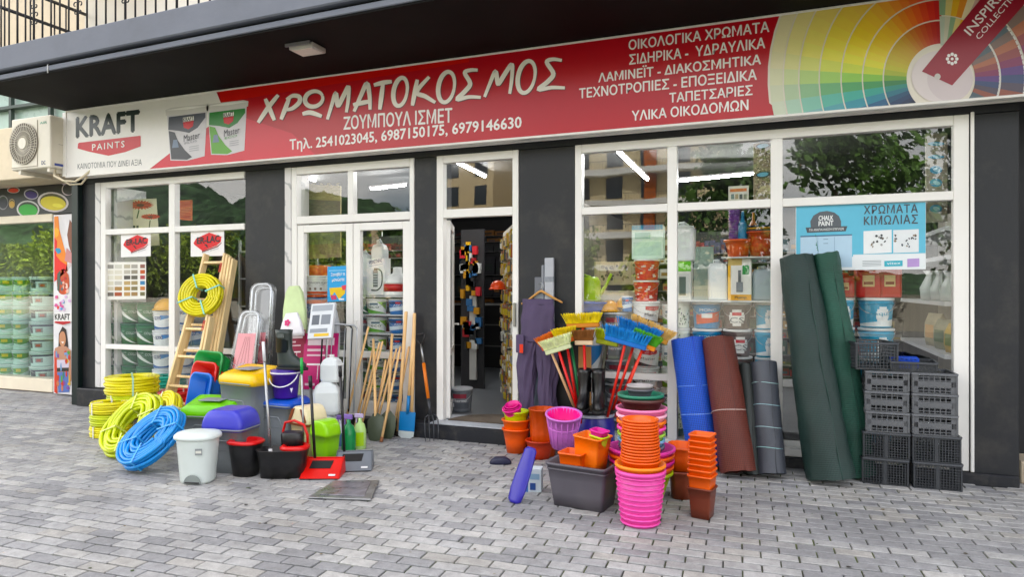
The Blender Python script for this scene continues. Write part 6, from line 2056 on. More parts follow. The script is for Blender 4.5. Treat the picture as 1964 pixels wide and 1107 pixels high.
def boot(mat, label, group=None, col='#1c1f1f', toe=.24, h=.30):
    t = thing('rubber_boot', label, 'boot', mat=mat, group=group)
    BM_ = M('boot_' + col, col, .36, var=.12, bump=.15, bscale=25, dirt=.15, dscale=9)
    lo = []
    for (x, y, w, l, z) in ((.06, 0, .085, .25, .018), (.055, 0, .088, .25, .05), (.035, 0, .085, .205, .085), (.012, 0, .082, .155, .12), (.0, 0, .088, .13, .17), (-.004, 0, .10, .135, .23), (-.006, 0, .108, .142, .29), (-.006, 0, .112, .148, h + .02)):
        lo.append([(x + l / 2 * math.cos(a) * (1.0 if math.cos(a) > 0 else .9), w / 2 * math.sin(a), z) for a in [6.283 * k / 18 for k in range(18)]])
    last = lo[-1]
    lo.append([(p_[0] * .95, p_[1] * .93, h + .02) for p_ in last]); lo.append([(p_[0] * .9, p_[1] * .9, .14) for p_ in last])
    MB().loft(lo).build('upper', BM_, t)
    MB().loft([[(.06 + .14 * math.cos(a) * (1 if math.cos(a) > 0 else .92), (.049 + .006 * math.cos(a)) * math.sin(a), z) for a in [6.283 * k / 20 for k in range(20)]] for z in (0, .022)]).build('sole', M('boot_sole', '#141414', .7), t)
    m_ = MB(); m_.box(-.03, .02, -.058, -.050, .26, .29); m_.build('label_patch', M('boot_patch', '#5a605e', .5), t)
    return t
boot(Matrix.Translation((pk_.location.x + .0, pk_.location.y - .02, zlid + .264)) @ Matrix.Rotation(R(14), 4, 'Z') @ Matrix.Scale(1.18, 4), 'dark green rubber boot standing on the purple bucket', col='#2b3533')
mb = MB(); mb.lathe([(.001, 0), (.136, 0), (.138, .004), (.001, .006)], 24); 
o = mb.build('bucket_lid', M('pail_#3c1c86', '#3c1c86', .33), pk_); o.location = (0, 0, .2605)
pk_.location.z += .0
# white pedal bin
p = GB(380, 932, .15)
pbn = thing('pedal_bin', 'white oval pedal bin at the front of the bins', 'pedal bin', (p.x, p.y, 0), R(14))
PW = M('bin_white', '#d3dbd8', .35, var=.03)
lo = []
def oval(a, b, z, n=30, p_=2.6):
    return [(a * math.copysign(abs(math.cos(q)) ** (2 / p_), math.cos(q)), b * math.copysign(abs(math.sin(q)) ** (2 / p_), math.sin(q)), z) for q in [6.283 * k / n for k in range(n)]]
MB().loft([oval(.118, .10, .0), oval(.125, .105, .02), oval(.150, .128, .33), oval(.155, .132, .345)]).build('body', PW, pbn)
MB().loft([oval(.166, .142, .338), oval(.170, .146, .350), oval(.168, .144, .365), oval(.150, .125, .383), oval(.08, .06, .392)]).build('lid', PW, pbn)
m_ = MB(); m_.box(-.035, .085, -.127, -.098, .012, .024); m_.build('pedal', BLK, pbn, bevel=.004)
m_ = MB(); m_.loft([[(.026 + .07 * math.cos(q), -.114 - .003 * z_, .010 + .066 * math.sin(q)) for q in [math.pi * k / 12 for k in range(13)]] for z_ in (0, 2.2)], smooth=False); m_.build('pedal_recess', M('recess_grey', '#7b8280', .5), pbn)
m_ = MB(); m_.poly([(.055, -.1285, .23), (.105, -.1155, .23), (.108, -.1195, .28), (.057, -.132, .28)], rgb('#8a8f90')); m_.poly([(.060, -.1300, .245), (.100, -.1195, .245), (.101, -.1215, .265), (.061, -.1318, .265)], rgb('#d8d8d0')); m_.build('sticker', PM, pbn, fix=False)
# mop buckets
def mop_bucket(p_, label, rz):
    t = thing('mop_bucket', label, 'mop bucket', (p_.x, p_.y, 0), rz)
    MB().loft([oval(.095, .085, 0), oval(.122, .105, .20), oval(.128, .112, .255), oval(.133, .117, .26), oval(.126, .110, .262), oval(.09, .08, .01)]).build('body', BLK, t)
    return t
p = GB(472, 918, .13)
t = mop_bucket(p, 'oval black mop bucket with red rim ring', R(8))
lo = [oval(.115, .10, .255), oval(.140, .124, .258), oval(.142, .126, .272), oval(.120, .104, .285), oval(.088, .074, .278), oval(.08, .066, .24)]
MB().loft(lo, False, False).build('rim_ring', REDP, t)
p = GB(545, 922, .13)
t = thing('mop_bucket', 'long twin black mop bucket with red wringer and raised red handle', 'mop bucket', (p.x - .01, p.y, 0), R(24))
def two(a, b, z): return [(x, y, z) for x, y, _ in oval(a, b, 0, 34, 3.2)]
MB().loft([two(.17, .085, 0), two(.185, .098, .14), two(.20, .108, .215), two(.207, .115, .222), two(.198, .106, .224), two(.16, .08, .012)]).build('body', BLK, t)
m_ = MB(); m_.loft([[(x + .095, y, z) for x, y, z in q] for q in (oval(.095, .085, .215), oval(.112, .105, .222), oval(.114, .107, .24), oval(.09, .082, .256), oval(.066, .06, .245), oval(.06, .055, .19))], False, False)
m_.build('wringer', REDP, t)
m_ = MB(); m_.tube([(-.02 + .0, .10, .2), (-.03, .11, .34), (-.01, .10, .41), (.07, .07, .43), (.15, .05, .40), (.18, .05, .32), (.18, .06, .22)], .011, 8); m_.build('handle', REDP, t)
m_ = MB(); m_.loft([[(x + .06, y + .05, z) for x, y, z in q] for q in (oval(.085, .06, .22), oval(.09, .065, .33), oval(.075, .055, .345))]); m_.build('back_plate', BLK, t)
# mop standing in the twin bucket
b0, t0 = t.matrix_world @ Vector((0, 0, 0)), None
base = Vector((p.x - .085, p.y - .045, .06))
top = at_depth(505, 655, 5.5)
LM_ = (top - base).length
mp = thing('mop', 'steel handled mop standing in the twin black bucket', 'mop', mat=frame_mat(base, top))
MB().tube([(0, 0, .02), (0, 0, LM_ - .16)], .0105, 10).build('handle', STEEL, mp)
MB().tube([(0, 0, LM_ - .159), (0, 0, LM_)], .0125, 10).build('grip', M('mop_grip', '#d8dadc', .4), mp)
MB().lathe([(.05, 0), (.055, .02), (.02, .05), (.014, .16)], 14).build('mop_head', M('mop_grey', '#c8c8c8', .9, bump=.6, bscale=60), mp)
# swing bins
def swing_bin(px, py, w, d, h, bodyc, lidc, label, rz, trimc=None, dy=.1):
    p_ = GB(px, py, dy)
    t_ = thing('swing_bin', label, 'swing bin', (p_.x, p_.y, 0), rz)
    hb_ = h * .68
    MB().loft(shell_loops(w * .82, d * .82, w, d, .04, hb_, .004, .004)).build('body', M('swing_' + bodyc, bodyc, .38, var=.05), t_)
    lo_ = [rrect(w * 1.06, d * 1.06, .045, hb_ - .012), rrect(w * 1.06, d * 1.06, .045, hb_ + .01)]
    for k in range(1, 7):
        a = k / 6 * 1.45
        lo_.append(rrect(w * (.30 + .73 * math.cos(a)), d * (.96 + .04 * math.cos(a)), .03, hb_ + .01 + (h - hb_) * math.sin(a)))
    MB().loft(lo_).build('lid', M('swing_' + lidc, lidc, .35, var=.05), t_)
    if trimc:
        m_ = MB(); m_.loft([rrect(w * 1.075, d * 1.075, .045, hb_ - .02), rrect(w * 1.08, d * 1.08, .045, hb_ + .0)], False, False); m_.build('trim', M('swing_' + trimc, trimc, .4), t_)
        m_ = MB()
        for s in (-1, 1):
            m_.prism([(s * w * .36, -d * .542, hb_ + .016), (s * w * .50, -d * .542, hb_ + .016), (s * w * .30, -d * .53, hb_ + (h - hb_) * .9), (s * w * .16, -d * .53, hb_ + (h - hb_) * .95)], (0, .01, 0))
        m_.build('lid_side', M('swing_' + trimc, trimc, .4), t_)
    m_ = MB(); m_.poly([(-w * .28, -d * .47, hb_ * .55), (w * .18, -d * .47, hb_ * .55), (w * .18, -d * .485, hb_ * .82), (-w * .28, -d * .485, hb_ * .82)], rgb('#c8b48a' if trimc else bodyc))
    if trimc: m_.build('sticker', PM, t_, fix=False)
    return t_
swing_bin(592, 878, .27, .23, .43, '#d8c49a', '#e6d8b4', 'small cream swing bin with brown trim behind the twin bucket', R(-18), '#7d3e22', dy=.16)
swing_bin(624, 888, .22, .18, .345, '#8cc81e', '#9ad62a', 'lime green swing bin between the two dustpans', R(-12), dy=.10)
# dustpans with long poles
def dustpan(px, py, rz, matc, label, polexy, poletop, polem, clear=False, w=.30):
    p_ = G(px, py)
    t_ = thing('lobby_dustpan', label, 'dustpan', (p_.x, p_.y, 0), rz)
    m_ = MB()
    h_, l_ = .12, .20
    # sloping scoop plate between two cheeks, a dark grip slot and a rubber lip
    e_ = -w / 2, w / 2
    m_.prism([(e_[0], 0, .006), (e_[1], 0, .006), (e_[1] * .94, l_, h_), (e_[0] * .94, l_, h_)], (0, .004, -.007))
    for s in (-1, 1):
        m_.prism([(s * w * .503, -.004, .002), (s * w * .503, l_ + .03, .002), (s * w * .475, l_ + .03, h_ + .012), (s * w * .475, l_, h_ + .012)], (s * .006, 0, 0))
    m_.prism([(e_[0] * .94, l_ + .005, h_ + .008), (e_[1] * .94, l_ + .005, h_ + .008), (e_[1] * .98, l_ + .028, .003), (e_[0] * .98, l_ + .028, .003)], (0, .005, 0))
    m_.build('pan', matc, t_, bevel=.003)
    pl = lambda u, v, o=.0035: (w * u * (1 - .06 * v), l_ * v - o * .5, .006 + (h_ - .006) * v + o)
    m_ = MB(); m_.prism([pl(-.36, .48), pl(.22, .48), pl(.26, .86), pl(-.34, .86)], (0, .001, -.002)); m_.build('slot', M('slot_black', '#0e0e10', .5), t_)
    m_ = MB(); m_.box(-w * .49, w * .49, -.010, -.0045, .001, .008); m_.build('lip', BLK, t_)
    m_ = MB(); m_.prism([pl(.22, .12), pl(.40, .12), pl(.40, .2), pl(.22, .2)], (0, 0, -.001)); m_.build('label_strip', M('strip_white', '#e0e0e0', .5), t_)
    base_ = t_.matrix_basis.copy()
    b_ = p_ + Matrix.Rotation(rz, 3, 'Z') @ Vector((-w * .30, l_ + .01, h_ - .01))
    tp = at_depth(*polexy, (b_ - Vector((0, -DIST, 0))).dot(Vector((-math.sin(PSI), math.cos(PSI), 0))))
    inv = (Matrix.Translation((p_.x, p_.y, 0)) @ Matrix.Rotation(rz, 4, 'Z')).inverted()
    b1, t1 = inv @ b_, inv @ tp
    MB().tube([b1, t1], .012, 10).build('handle', polem, t_)
    MB().tube([t1, t1 + (t1 - b1).normalized() * .09], .016, 10).build('grip', BLK, t_)
    return t_
dustpan(612, 920, R(22), M('pan_red', '#cc2a18', .35), 'red lobby dustpan with long black pole lying open on the paving', (596, 742), 0, BLK)
dustpan(676, 905, R(28), M('pan_grey', '#70757c', .35), 'grey lobby dustpan with black pole right of the lime bin', (653, 722), 0, BLK)
t = thing('lobby_brush', 'thin steel brush pole with green grip standing behind the red dustpan', 'brush', mat=frame_mat(G(584, 905), at_depth(578, 672, 5.62)))
MB().tube([(0, 0, .08), (0, 0, .80)], .008, 8).build('handle', STEEL, t); MB().tube([(0, 0, .80), (0, 0, .93)], .012, 8).build('grip', M('grip_green', '#2f9a4a', .4), t)
m_ = MB(); m_.box(-.09, .09, -.02, .02, 0, .08); m_.build('brush_head', M('brush_clear_grey', '#b8bcc0', .3), t, bevel=.004)
# little sprayers and bottles
def trigger(px, py, col, lab, s=1.0, label2='#e0e0e0', capc='#f0f0f0'):
    p_ = G(px, py)
    t_ = thing('spray_bottle', lab, 'bottle', (p_.x, p_.y + .04, 0), rnd.uniform(-.6, .6), 'spray bottles beside the grey dustpan')
    MB().lathe([(.045 * s, 0), (.05 * s, .01), (.05 * s, .15 * s), (.036 * s, .20 * s), (.015 * s, .22 * s), (.015 * s, .25 * s)], 18).build('body', M('spray_' + col, col, .3, var=.05), t_)
    m_ = MB(); m_.box(-.05 * s, .03 * s, -.012, .012, .25 * s, .285 * s); m_.box(-.04 * s, -.03 * s, -.008, .008, .205 * s, .249 * s); m_.build('trigger', M('spray_' + capc, capc, .4), t_, bevel=.004)
    m_ = MB(); wrap_strip(m_, lambda z: .05 * s, -1.2, 1.2, .03 * s, .14 * s, label2, 10); m_.build('printed_label', PM, t_, fix=False)
trigger(664, 872, '#23804a', 'green spray bottle left of the pale green one', 1.25, '#2a8a50', '#8a70b8')
trigger(686, 862, '#b8d890', 'pale bottle with lime label right of the green spray bottle', 1.15, '#a8d040', '#c8b8d8')
trigger(652, 862, '#c8c8d8', 'small pale bottle half behind the black pole', 1.1, '#6a8ac0', '#7a60a8')
# white bags / containers heap
def faceted_tank(loc, w, h, rz, lab):
    t_ = thing('white_container', lab, 'container', loc, rz, 'translucent white containers stacked by the door')
    MB().loft([rrect(w * .9, w * .72, w * .12, 0, 3), rrect(w, w * .8, w * .14, h * .1, 3), rrect(w, w * .8, w * .14, h * .62, 3), rrect(w * .78, w * .6, w * .12, h * .80, 3), rrect(w * .42, w * .36, w * .08, h * .9, 3)], smooth=False).build('body', M('container_white', '#dadfe0', .45, var=.05), t_, bevel=.004)
    MB().lathe([(w * .12, h * .9), (w * .12, h)], 12).build('cap', M('container_cap', '#e8e8e6', .4), t_)
p = GB(612, 858, .02)
faceted_tank((p.x - .01, p.y + .10, 0), .28, .32, .2, 'lowest of the white containers beside the door')
faceted_tank((p.x - .0, p.y + .12, .295), .25, .34, .5, 'middle white container of the stack beside the door')
faceted_tank((p.x + .03, p.y + .16, .60), .19, .26, .1, 'topmost white container of the stack beside the door')
p = G(642, 850)
carton(p.x + .06, p.y + .05, 0.0, .16, .12, .16, '#c8d4e0', 'small white and blue carton at the foot of the white containers', ((0, 1, .1, .5, '#2a6ab0'), (.2, .8, .55, .9, '#e8eef4')))
# folding frames in clear wrap, ironing boards and packed racks
CLEAR = glass_mat('clear_wrap', .04, (.93, .94, .95), .12)
ALU = M('aluminium_tube', '#c9ccd0', .28, metal=.8, var=.08)
def round_frame(w0, w1, h, r, n=8):
    pts = [(-w0 / 2, 0, 0)]
    for k in range(n + 1): 
        a = math.pi - math.pi / 2 * k / n
        pts.append((-w1 / 2 + r + r * math.cos(a), 0, h - r + r * math.sin(a)))
    for k in range(n + 1):
        a = math.pi / 2 - math.pi / 2 * k / n
        pts.append((w1 / 2 - r + r * math.cos(a), 0, h - r + r * math.sin(a)))
    pts.append((w0 / 2, 0, 0))
    return pts
def wrapped_frame(base, top, w0, w1, lab, red0, red1):
    h = (Vector(top) - Vector(base)).length
    t_ = thing('folding_stool', lab, 'folding frame', mat=frame_mat(base, top, (1, .1, 0)), group='clear wrapped folding frames on the pillar')
    MB().tube(round_frame(w0, w1, h, w1 * .34), .011, 8).build('frame_tube', ALU, t_)
    m_ = MB(); m_.tube([(x, y + .05, z * .97) for x, y, z in round_frame(w0 * .9, w1 * .9, h, w1 * .3)], .009, 8)
    for q in (.25, .5): m_.tube([(-w0 * .46, .05, h * q), (w0 * .46, .05, h * q)], .008, 8)
    m_.build('rear_frame', ALU, t_)
    fp_ = round_frame(w0 + .03, w1 + .03, h + .015, w1 * .36)
    m_ = MB()
    n_ = len(fp_)
    m_.add([(x, -.018, z) for x, y, z in fp_] + [(x, .072, z) for x, y, z in fp_], [list(range(n_))[::-1], list(range(n_, 2 * n_))] + [(k, k + 1, n_ + k + 1, n_ + k) for k in range(n_ - 1)], False)
    m_.build('clear_wrapper', CLEAR, t_)
    m_ = MB(); ww = w0 * .38
    m_.prism([(-ww, -.006, h * red0), (ww, -.006, h * red0), (ww * .95, -.006, h * red1), (-ww * .95, -.006, h * red1)], (0, .004, 0)); m_.build('card', M('card_rose', '#d8707a', .5, var=.05), t_)
    m_ = MB()
    for k in range(4):
        a = .4 * k - .6
        m_.poly([(ww * (a - .06), -.008, h * (red0 + .02)), (ww * (a + .06), -.008, h * (red0 + .02)), (ww * (a * .4 + .2), -.008, h * red1 * .92), (ww * (a * .4 + .1), -.008, h * red1 * .92)], rgb('#b83444'))
    m_.build('card_print', PM, t_, fix=False)
    m_ = MB()
    g_ = random.Random(int(w0 * 1000))
    for k in range(16):
        xx = g_.uniform(-ww, ww); z_ = g_.uniform(.02, .16) * h
        m_.tube([(xx, -.012, z_), (xx + g_.uniform(-.08, .08), -.010, z_ + g_.uniform(.01, .05))], .003, 4)
    m_.build('wrap_fold', M('wrap_sheen', '#d4d8dc', .2), t_)
yb_ = -.62
wrapped_frame(at_depth(490, 742, 7.22), at_depth(503, 545, 7.45), .24, .24, 'taller clear wrapped folding frame with rose card at the back', .22, .52)
wrapped_frame(at_depth(462, 722, 7.0), at_depth(481, 598, 7.15), .295, .215, 'shorter clear wrapped folding frame leaning in front of the taller one', .10, .66)
def ironing(base, top, w, ca, cb, cardc, lab, cover):
    h = (Vector(top) - Vector(base)).length
    t_ = thing('ironing_board', lab, 'ironing board', mat=frame_mat(base, top, (1, .12, 0)), group='wrapped ironing boards by the double door')
    out = [(-w / 2, 0, 0), (-w / 2, 0, h * .66), (-w * .46, 0, h * .82), (-w * .34, 0, h * .95), (-w * .2, 0, h), (w * .2, 0, h), (w * .34, 0, h * .95), (w * .46, 0, h * .82), (w / 2, 0, h * .66), (w / 2, 0, 0)]
    m_ = MB(); m_.prism(out, (0, .05, 0)); m_.build('cover', M('cover_' + cover, cover, .7, var=.10, bump=.2, bscale=25), t_, bevel=.008)
    m_ = MB(); m_.prism([(-w * .51, -.006, h * ca), (w * .51, -.006, h * ca), (w * .51, -.006, h * cb), (-w * .51, -.006, h * cb)], (0, .005, 0))
    q_ = lambda v: ca + (cb - ca) * (v - .04) / .46; m_.build('card', M('card_' + cardc, cardc, .5, var=.04), t_)
    m_ = MB()
    lay = [(-.40, .40, .40, .46, '#e8d8e0'), (-.4, .1, .35, .37, '#e0c0cc'), (-.4, .3, .31, .325, '#e0c0cc')]
    for a_, b_, c_, d_, col in lay: m_.poly([(w * a_, -.0075, h * q_(c_)), (w * b_, -.0075, h * q_(c_)), (w * b_, -.0075, h * q_(d_)), (w * a_, -.0075, h * q_(d_))], rgb(col))
    lay2 = [(-.38, .30, .235, .25, '#f0e6ea'), (-.05, -.03, .12, .235, '#e8d4de'), (.12, .14, .12, .235, '#e8d4de'), (-.4, -.1, .07, .09, '#e0c0cc')]
    for a_, b_, c_, d_, col in lay2: m_.poly([(w * a_, -.0075, h * q_(c_)), (w * b_, -.0075, h * q_(c_)), (w * b_, -.0075, h * q_(d_)), (w * a_, -.0075, h * q_(d_))], rgb(col))
    m_.build('card_print', PM, t_, fix=False)
    m_ = MB(); m_.tube([(-w * .3, .06, -.02), (-w * .3, .06, h * .8)], .01, 8); m_.tube([(w * .3, .06, -.02), (w * .3, .06, h * .8)], .01, 8); m_.build('leg', M('leg_dark', '#3a3c40', .3, metal=.6), t_)
    return t_
b1_, t1_ = at_depth(566, 800, 6.9), at_depth(562, 548, 7.0)
ironing(b1_, t1_, .27, .36, .66, '#8c1c40', 'wrapped ironing board with pale green cover and dark pink card', '#cfe0b0')
m_ = MB(); 
t = thing('cloth_pouch', 'white pouch with pink flower print hung in front of the green ironing board', 'pouch', mat=frame_mat(at_depth(560, 642, 6.78), at_depth(560, 600, 6.82), (1, .1, 0)))
m_.loft([[(x, y, z) for x, y, z in rrect(w_, d_, .012, z_, 4)] for w_, d_, z_ in ((.27, .03, -.02), (.26, .06, .02), (.2, .05, .13), (.13, .03, .22))]); m_.build('bag', M('pouch_white', '#e6e4e8', .6, var=.05, bump=.3, bscale=18), t)
m_ = MB()
for k in range(5):
    a = k * 1.256; m_.poly([(-.03 + .02 * math.cos(a) + .016 * math.cos(q), -.034, .12 + .02 * math.sin(a) + .016 * math.sin(q)) for q in [6.283 * i / 8 for i in range(8)]], rgb('#d0407a'))
m_.build('flower_print', PM, t, fix=False)
b2_, t2_ = at_depth(606, 800, 6.75), at_depth(622, 584, 6.95)
ironing(b2_, t2_, .37, .24, .74, '#b8246a', 'wrapped ironing board with silver cover and magenta card beside the white containers', '#b4b8bd')
t = thing('packed_rack', 'flat packed white rack with black print leaning in front of the silver ironing board', 'packed rack', mat=frame_mat(at_depth(614, 650, 6.62), at_depth(622, 582, 6.74), (1, .1, 0)))
m_ = MB(); m_.box(-.13, .13, -.02, .02, 0, .36); m_.build('pack', M('pack_white', '#d2d6da', .35, var=.06), t, bevel=.004)
m_ = MB()
for (a_, b_, c_, d_, col) in ((-.11, .11, .28, .34, '#9aa0a8'), (-.10, -.02, .14, .24, '#5a6068'), (.0, .10, .14, .24, '#7a8088'), (-.11, .08, .06, .10, '#8a9098'), (-.06, .10, .02, .05, '#d8b428')): m_.poly([(a_, -.0215, c_), (b_, -.0215, c_), (b_, -.0215, d_), (a_, -.0215, d_)], rgb(col))
m_.build('printed_face', PM, t, fix=False)
for k, (xb, xt, col, lb) in enumerate(((640, 648, '#1f2024', 'dark'), (650, 658, '#c8ccd0', 'steel'))):
    base_, top_ = at_depth(xb, 790, 6.75), at_depth(xt, 622, 6.9)
    h_ = (top_ - base_).length
    t = thing('folded_airer', '%s folded clothes airer leaning by the double door' % lb, 'clothes airer', mat=frame_mat(base_, top_, (.6, .8, 0)), group='folded clothes airers')
    m_ = MB(); m_.tube(round_frame(.3, .3, h_, .05), .009, 8); m_.build('frame_tube', M('airer_' + lb, col, .3, metal=.5), t)
    for q in range(4):
        m_ = MB(); m_.tube([(-.10 + q * .065, .02, .03), (-.10 + q * .065, .02, h_ - .03)], .005, 6); m_.build('rod', M('airer_' + lb, col, .3, metal=.5), t)
# bundle of wooden tool handles
poles = [  # top px, base px, label
    ((707, 626), (657, 832), 'thin broom handle at the far left of the wooden handles'), ((717, 662), (677, 834), 'second broom handle from the left'), ((728, 657), (683, 836), 'third broom handle from the left, crossing behind'),
    ((734, 654), (688, 838), 'fourth broom handle from the left'), ((752, 668), (710, 836), 'handle leaning just left of the shovels'), ((761, 668), (716, 838), 'handle ending in a dark ferrule by the shovels'),
    ((768, 664), (731, 848), 'handle with light knob at its foot'), ((779, 597), (763, 836), 'tall thick handle left of the blue spade'), ((785, 664), (752, 836), 'short handle behind the tall thick one'), ((795, 600), (788, 838), 'flat tall handle nearest the pillar'), ((740, 690), (716, 834), 'short handle in the middle of the bundle')]
for k, ((tx, ty), (bx, by_), lab) in enumerate(poles):
    base_ = G(bx, by_)
    top_ = W(tx, ty, -.06 - .012 * (k % 4))
    t = thing('broomstick', lab, 'broomstick', mat=frame_mat(base_, top_), group='wooden tool handles leaning on the double door')
    L_ = (top_ - base_).length
    thick = .0125 if k not in (7, 9) else .019
    MB().tube([(0, 0, .045), (0, 0, L_ * .5), (0, 0, L_ - .01), (0, 0, L_)], [thick * 1.02, thick, thick * .95, thick * .6], 10).build('shaft', PINE_H, t)
    MB().lathe([(thick * 1.25, 0), (thick * 1.3, .02), (thick * 1.2, .05)], 10).build('ferrule', M('ferrule_dark', '#2a2420', .5) if k % 3 else M('ferrule_brown', '#8a5a3a', .5), t)
# shovels, blue spade and fork
def shovel(px, py, txy, mat_, lab, w=.19, h=.25):
    base_ = G(px, py); base_.y = min(base_.y, -.22)
    top_ = W(*txy, -.07)
    t_ = thing('shovel', lab, 'shovel', mat=frame_mat(base_, top_))
    L_ = (top_ - base_).length
    m_ = MB()
    lo_ = []
    for z_, ww, dep in ((0, w * .55, .0), (h * .12, w * .82, .012), (h * .5, w, .022), (h * .88, w * .96, .022), (h, w * .6, .012), (h * 1.12, .05, .0)):
        lo_.append([(ww / 2 * q, -.004 + dep * (q * q - 1), z_) for q in (-1, -.6, -.2, .2, .6, 1)])
    m_.loft(lo_, False, False, True, closed=False)
    m_.build('blade', mat_, t_)
    MB().tube([(0, .0, h * .9), (0, .0, h * 1.5), (0, 0, L_)], [.018, .016, .014], 10).build('shaft', PINE_H if mat_.name != 'spade_blue' else M('spade_blue', '#1478b4', .4), t_)
SHV = M('shovel_olive', '#474f3e', .45, var=.2, dirt=.2)
shovel(742, 842, (752, 640), SHV, 'olive green shovel with yellow label among the wooden handles')
shovel(722, 846, (716, 650), SHV, 'dark olive shovel half behind the wooden handles')
base_ = G(784, 838); base_.y = -.22
t = thing('flat_spade', 'flat spade with blue blade standing left of the pitchfork', 'spade', mat=frame_mat(base_, W(793, 640, -.08)))
m_ = MB(); m_.loft([[(x, y, z) for x, y, z in ((-.09, -.002, z_), (.09, -.002, z_), (.09, .004, z_), (-.09, .004, z_))] for z_ in (.07, .26)], smooth=False); m_.build('blade', M('spade_blue', '#1478b4', .4), t, bevel=.002)
m_ = MB(); m_.loft([[(x, y, z) for x, y, z in ((-w_, -.002, z_), (w_, -.002, z_), (w_, .004, z_), (-w_, .004, z_))] for w_, z_ in ((.05, 0), (.085, .02), (.089, .069))], smooth=False); m_.build('edge', M('spade_pale', '#c8d0d0', .35), t)
MB().tube([(0, 0, .24), (0, 0, .42)], .018, 10).build('socket', M('spade_blue', '#1478b4', .4), t); MB().tube([(0, 0, .421), (0, 0, 1.15)], .016, 10).build('shaft', PINE_H, t)
base_ = G(797, 862); base_.y = -.24
top_ = W(805, 640, -.06)
t = thing('pitchfork', 'pitchfork with orange shaft and black grip leaning on the pillar', 'pitchfork', mat=frame_mat(base_, top_))
L_ = (top_ - base_).length
FS = M('fork_steel', '#4a4c50', .4, metal=.7, var=.2)
for k in range(4):
    x_ = -.075 + .05 * k
    m_ = MB(); m_.tube([(x_ * .9, -.045, .0), (x_, -.02, .1), (x_, .0, .2), (x_ * .8, 0, .245), (x_ * .3, 0, .262)], [.003, .0055, .006, .006, .006], 6); m_.build('tine', FS, t)
MB().tube([(0, 0, .25), (0, 0, .42)], [.014, .016], 10).build('socket', FS, t)
MB().tube([(0, 0, .421), (0, 0, L_ * .72)], .0165, 12).build('shaft', M('fork_orange', '#d8781a', .4), t)
MB().tube([(0, 0, L_ * .721), (0, 0, L_ * .90)], .011, 10).build('neck', STEEL, t)
m_ = MB(); m_.tube([(0, 0, L_ * .88), (-.05, 0, L_ * .96), (-.055, 0, L_ * .995), (.055, 0, L_ * .995), (.05, 0, L_ * .96), (0, 0, L_ * .88)], .010, 8); m_.build('grip', BLK, t)
# metal cover lying on the paving
pc = [G(590, 958), G(640, 926), G(728, 924), G(712, 962)]
cc = sum(pc, Vector()) / 4
t = thing('metal_cover', 'worn grey metal cover plate lying on the paving in front of the dustpans', 'cover plate', (cc.x, cc.y, 0))
m_ = MB(); m_.prism([(v.x - cc.x, v.y - cc.y, .004) for v in pc], (0, 0, .012)); m_.build('plate', M('worn_metal', '#8d8f92', .3, metal=.6, var=.4, scale=9, bump=.5, bscale=14, dirt=.5), t, bevel=.004)
m_ = MB(); m_.prism([((v.x - cc.x) * .72, (v.y - cc.y) * .72, .0165) for v in pc], (0, 0, .004)); m_.build('raised_panel', M('worn_metal_dark', '#8a8790', .3, metal=.6, var=.5, scale=12, bump=.6, bscale=18), t, bevel=.003)
# ================================================================== GOODS SET OUT ON THE PAVEMENT: RIGHT SIDE
def pot(px, py, r0, r1, h, col, label, dy=0.0, z0=0.0, tilt=None, group=None, flute=0, rim=.010, loc=None, name='flower_pot', sy=1.0, rz=0):
    p_ = GB(px, py, dy) if loc is None else Vector(loc)
    m_ = None
    if tilt:
        m_ = Matrix.Translation((p_.x, p_.y, z0)) @ Matrix.Rotation(tilt[1], 4, 'Z') @ Matrix.Rotation(tilt[0], 4, 'X')
        return basin(name, label, 'flower pot', None, r0, r1, h, col, rim, group, 36, sy, .005, mat=m_, flute=flute)
    t_ = basin(name, label, 'flower pot', (p_.x, p_.y, z0 if loc is None else p_.z), r0, r1, h, col, rim, group, 36, sy, .005, flute=flute)
    return t_
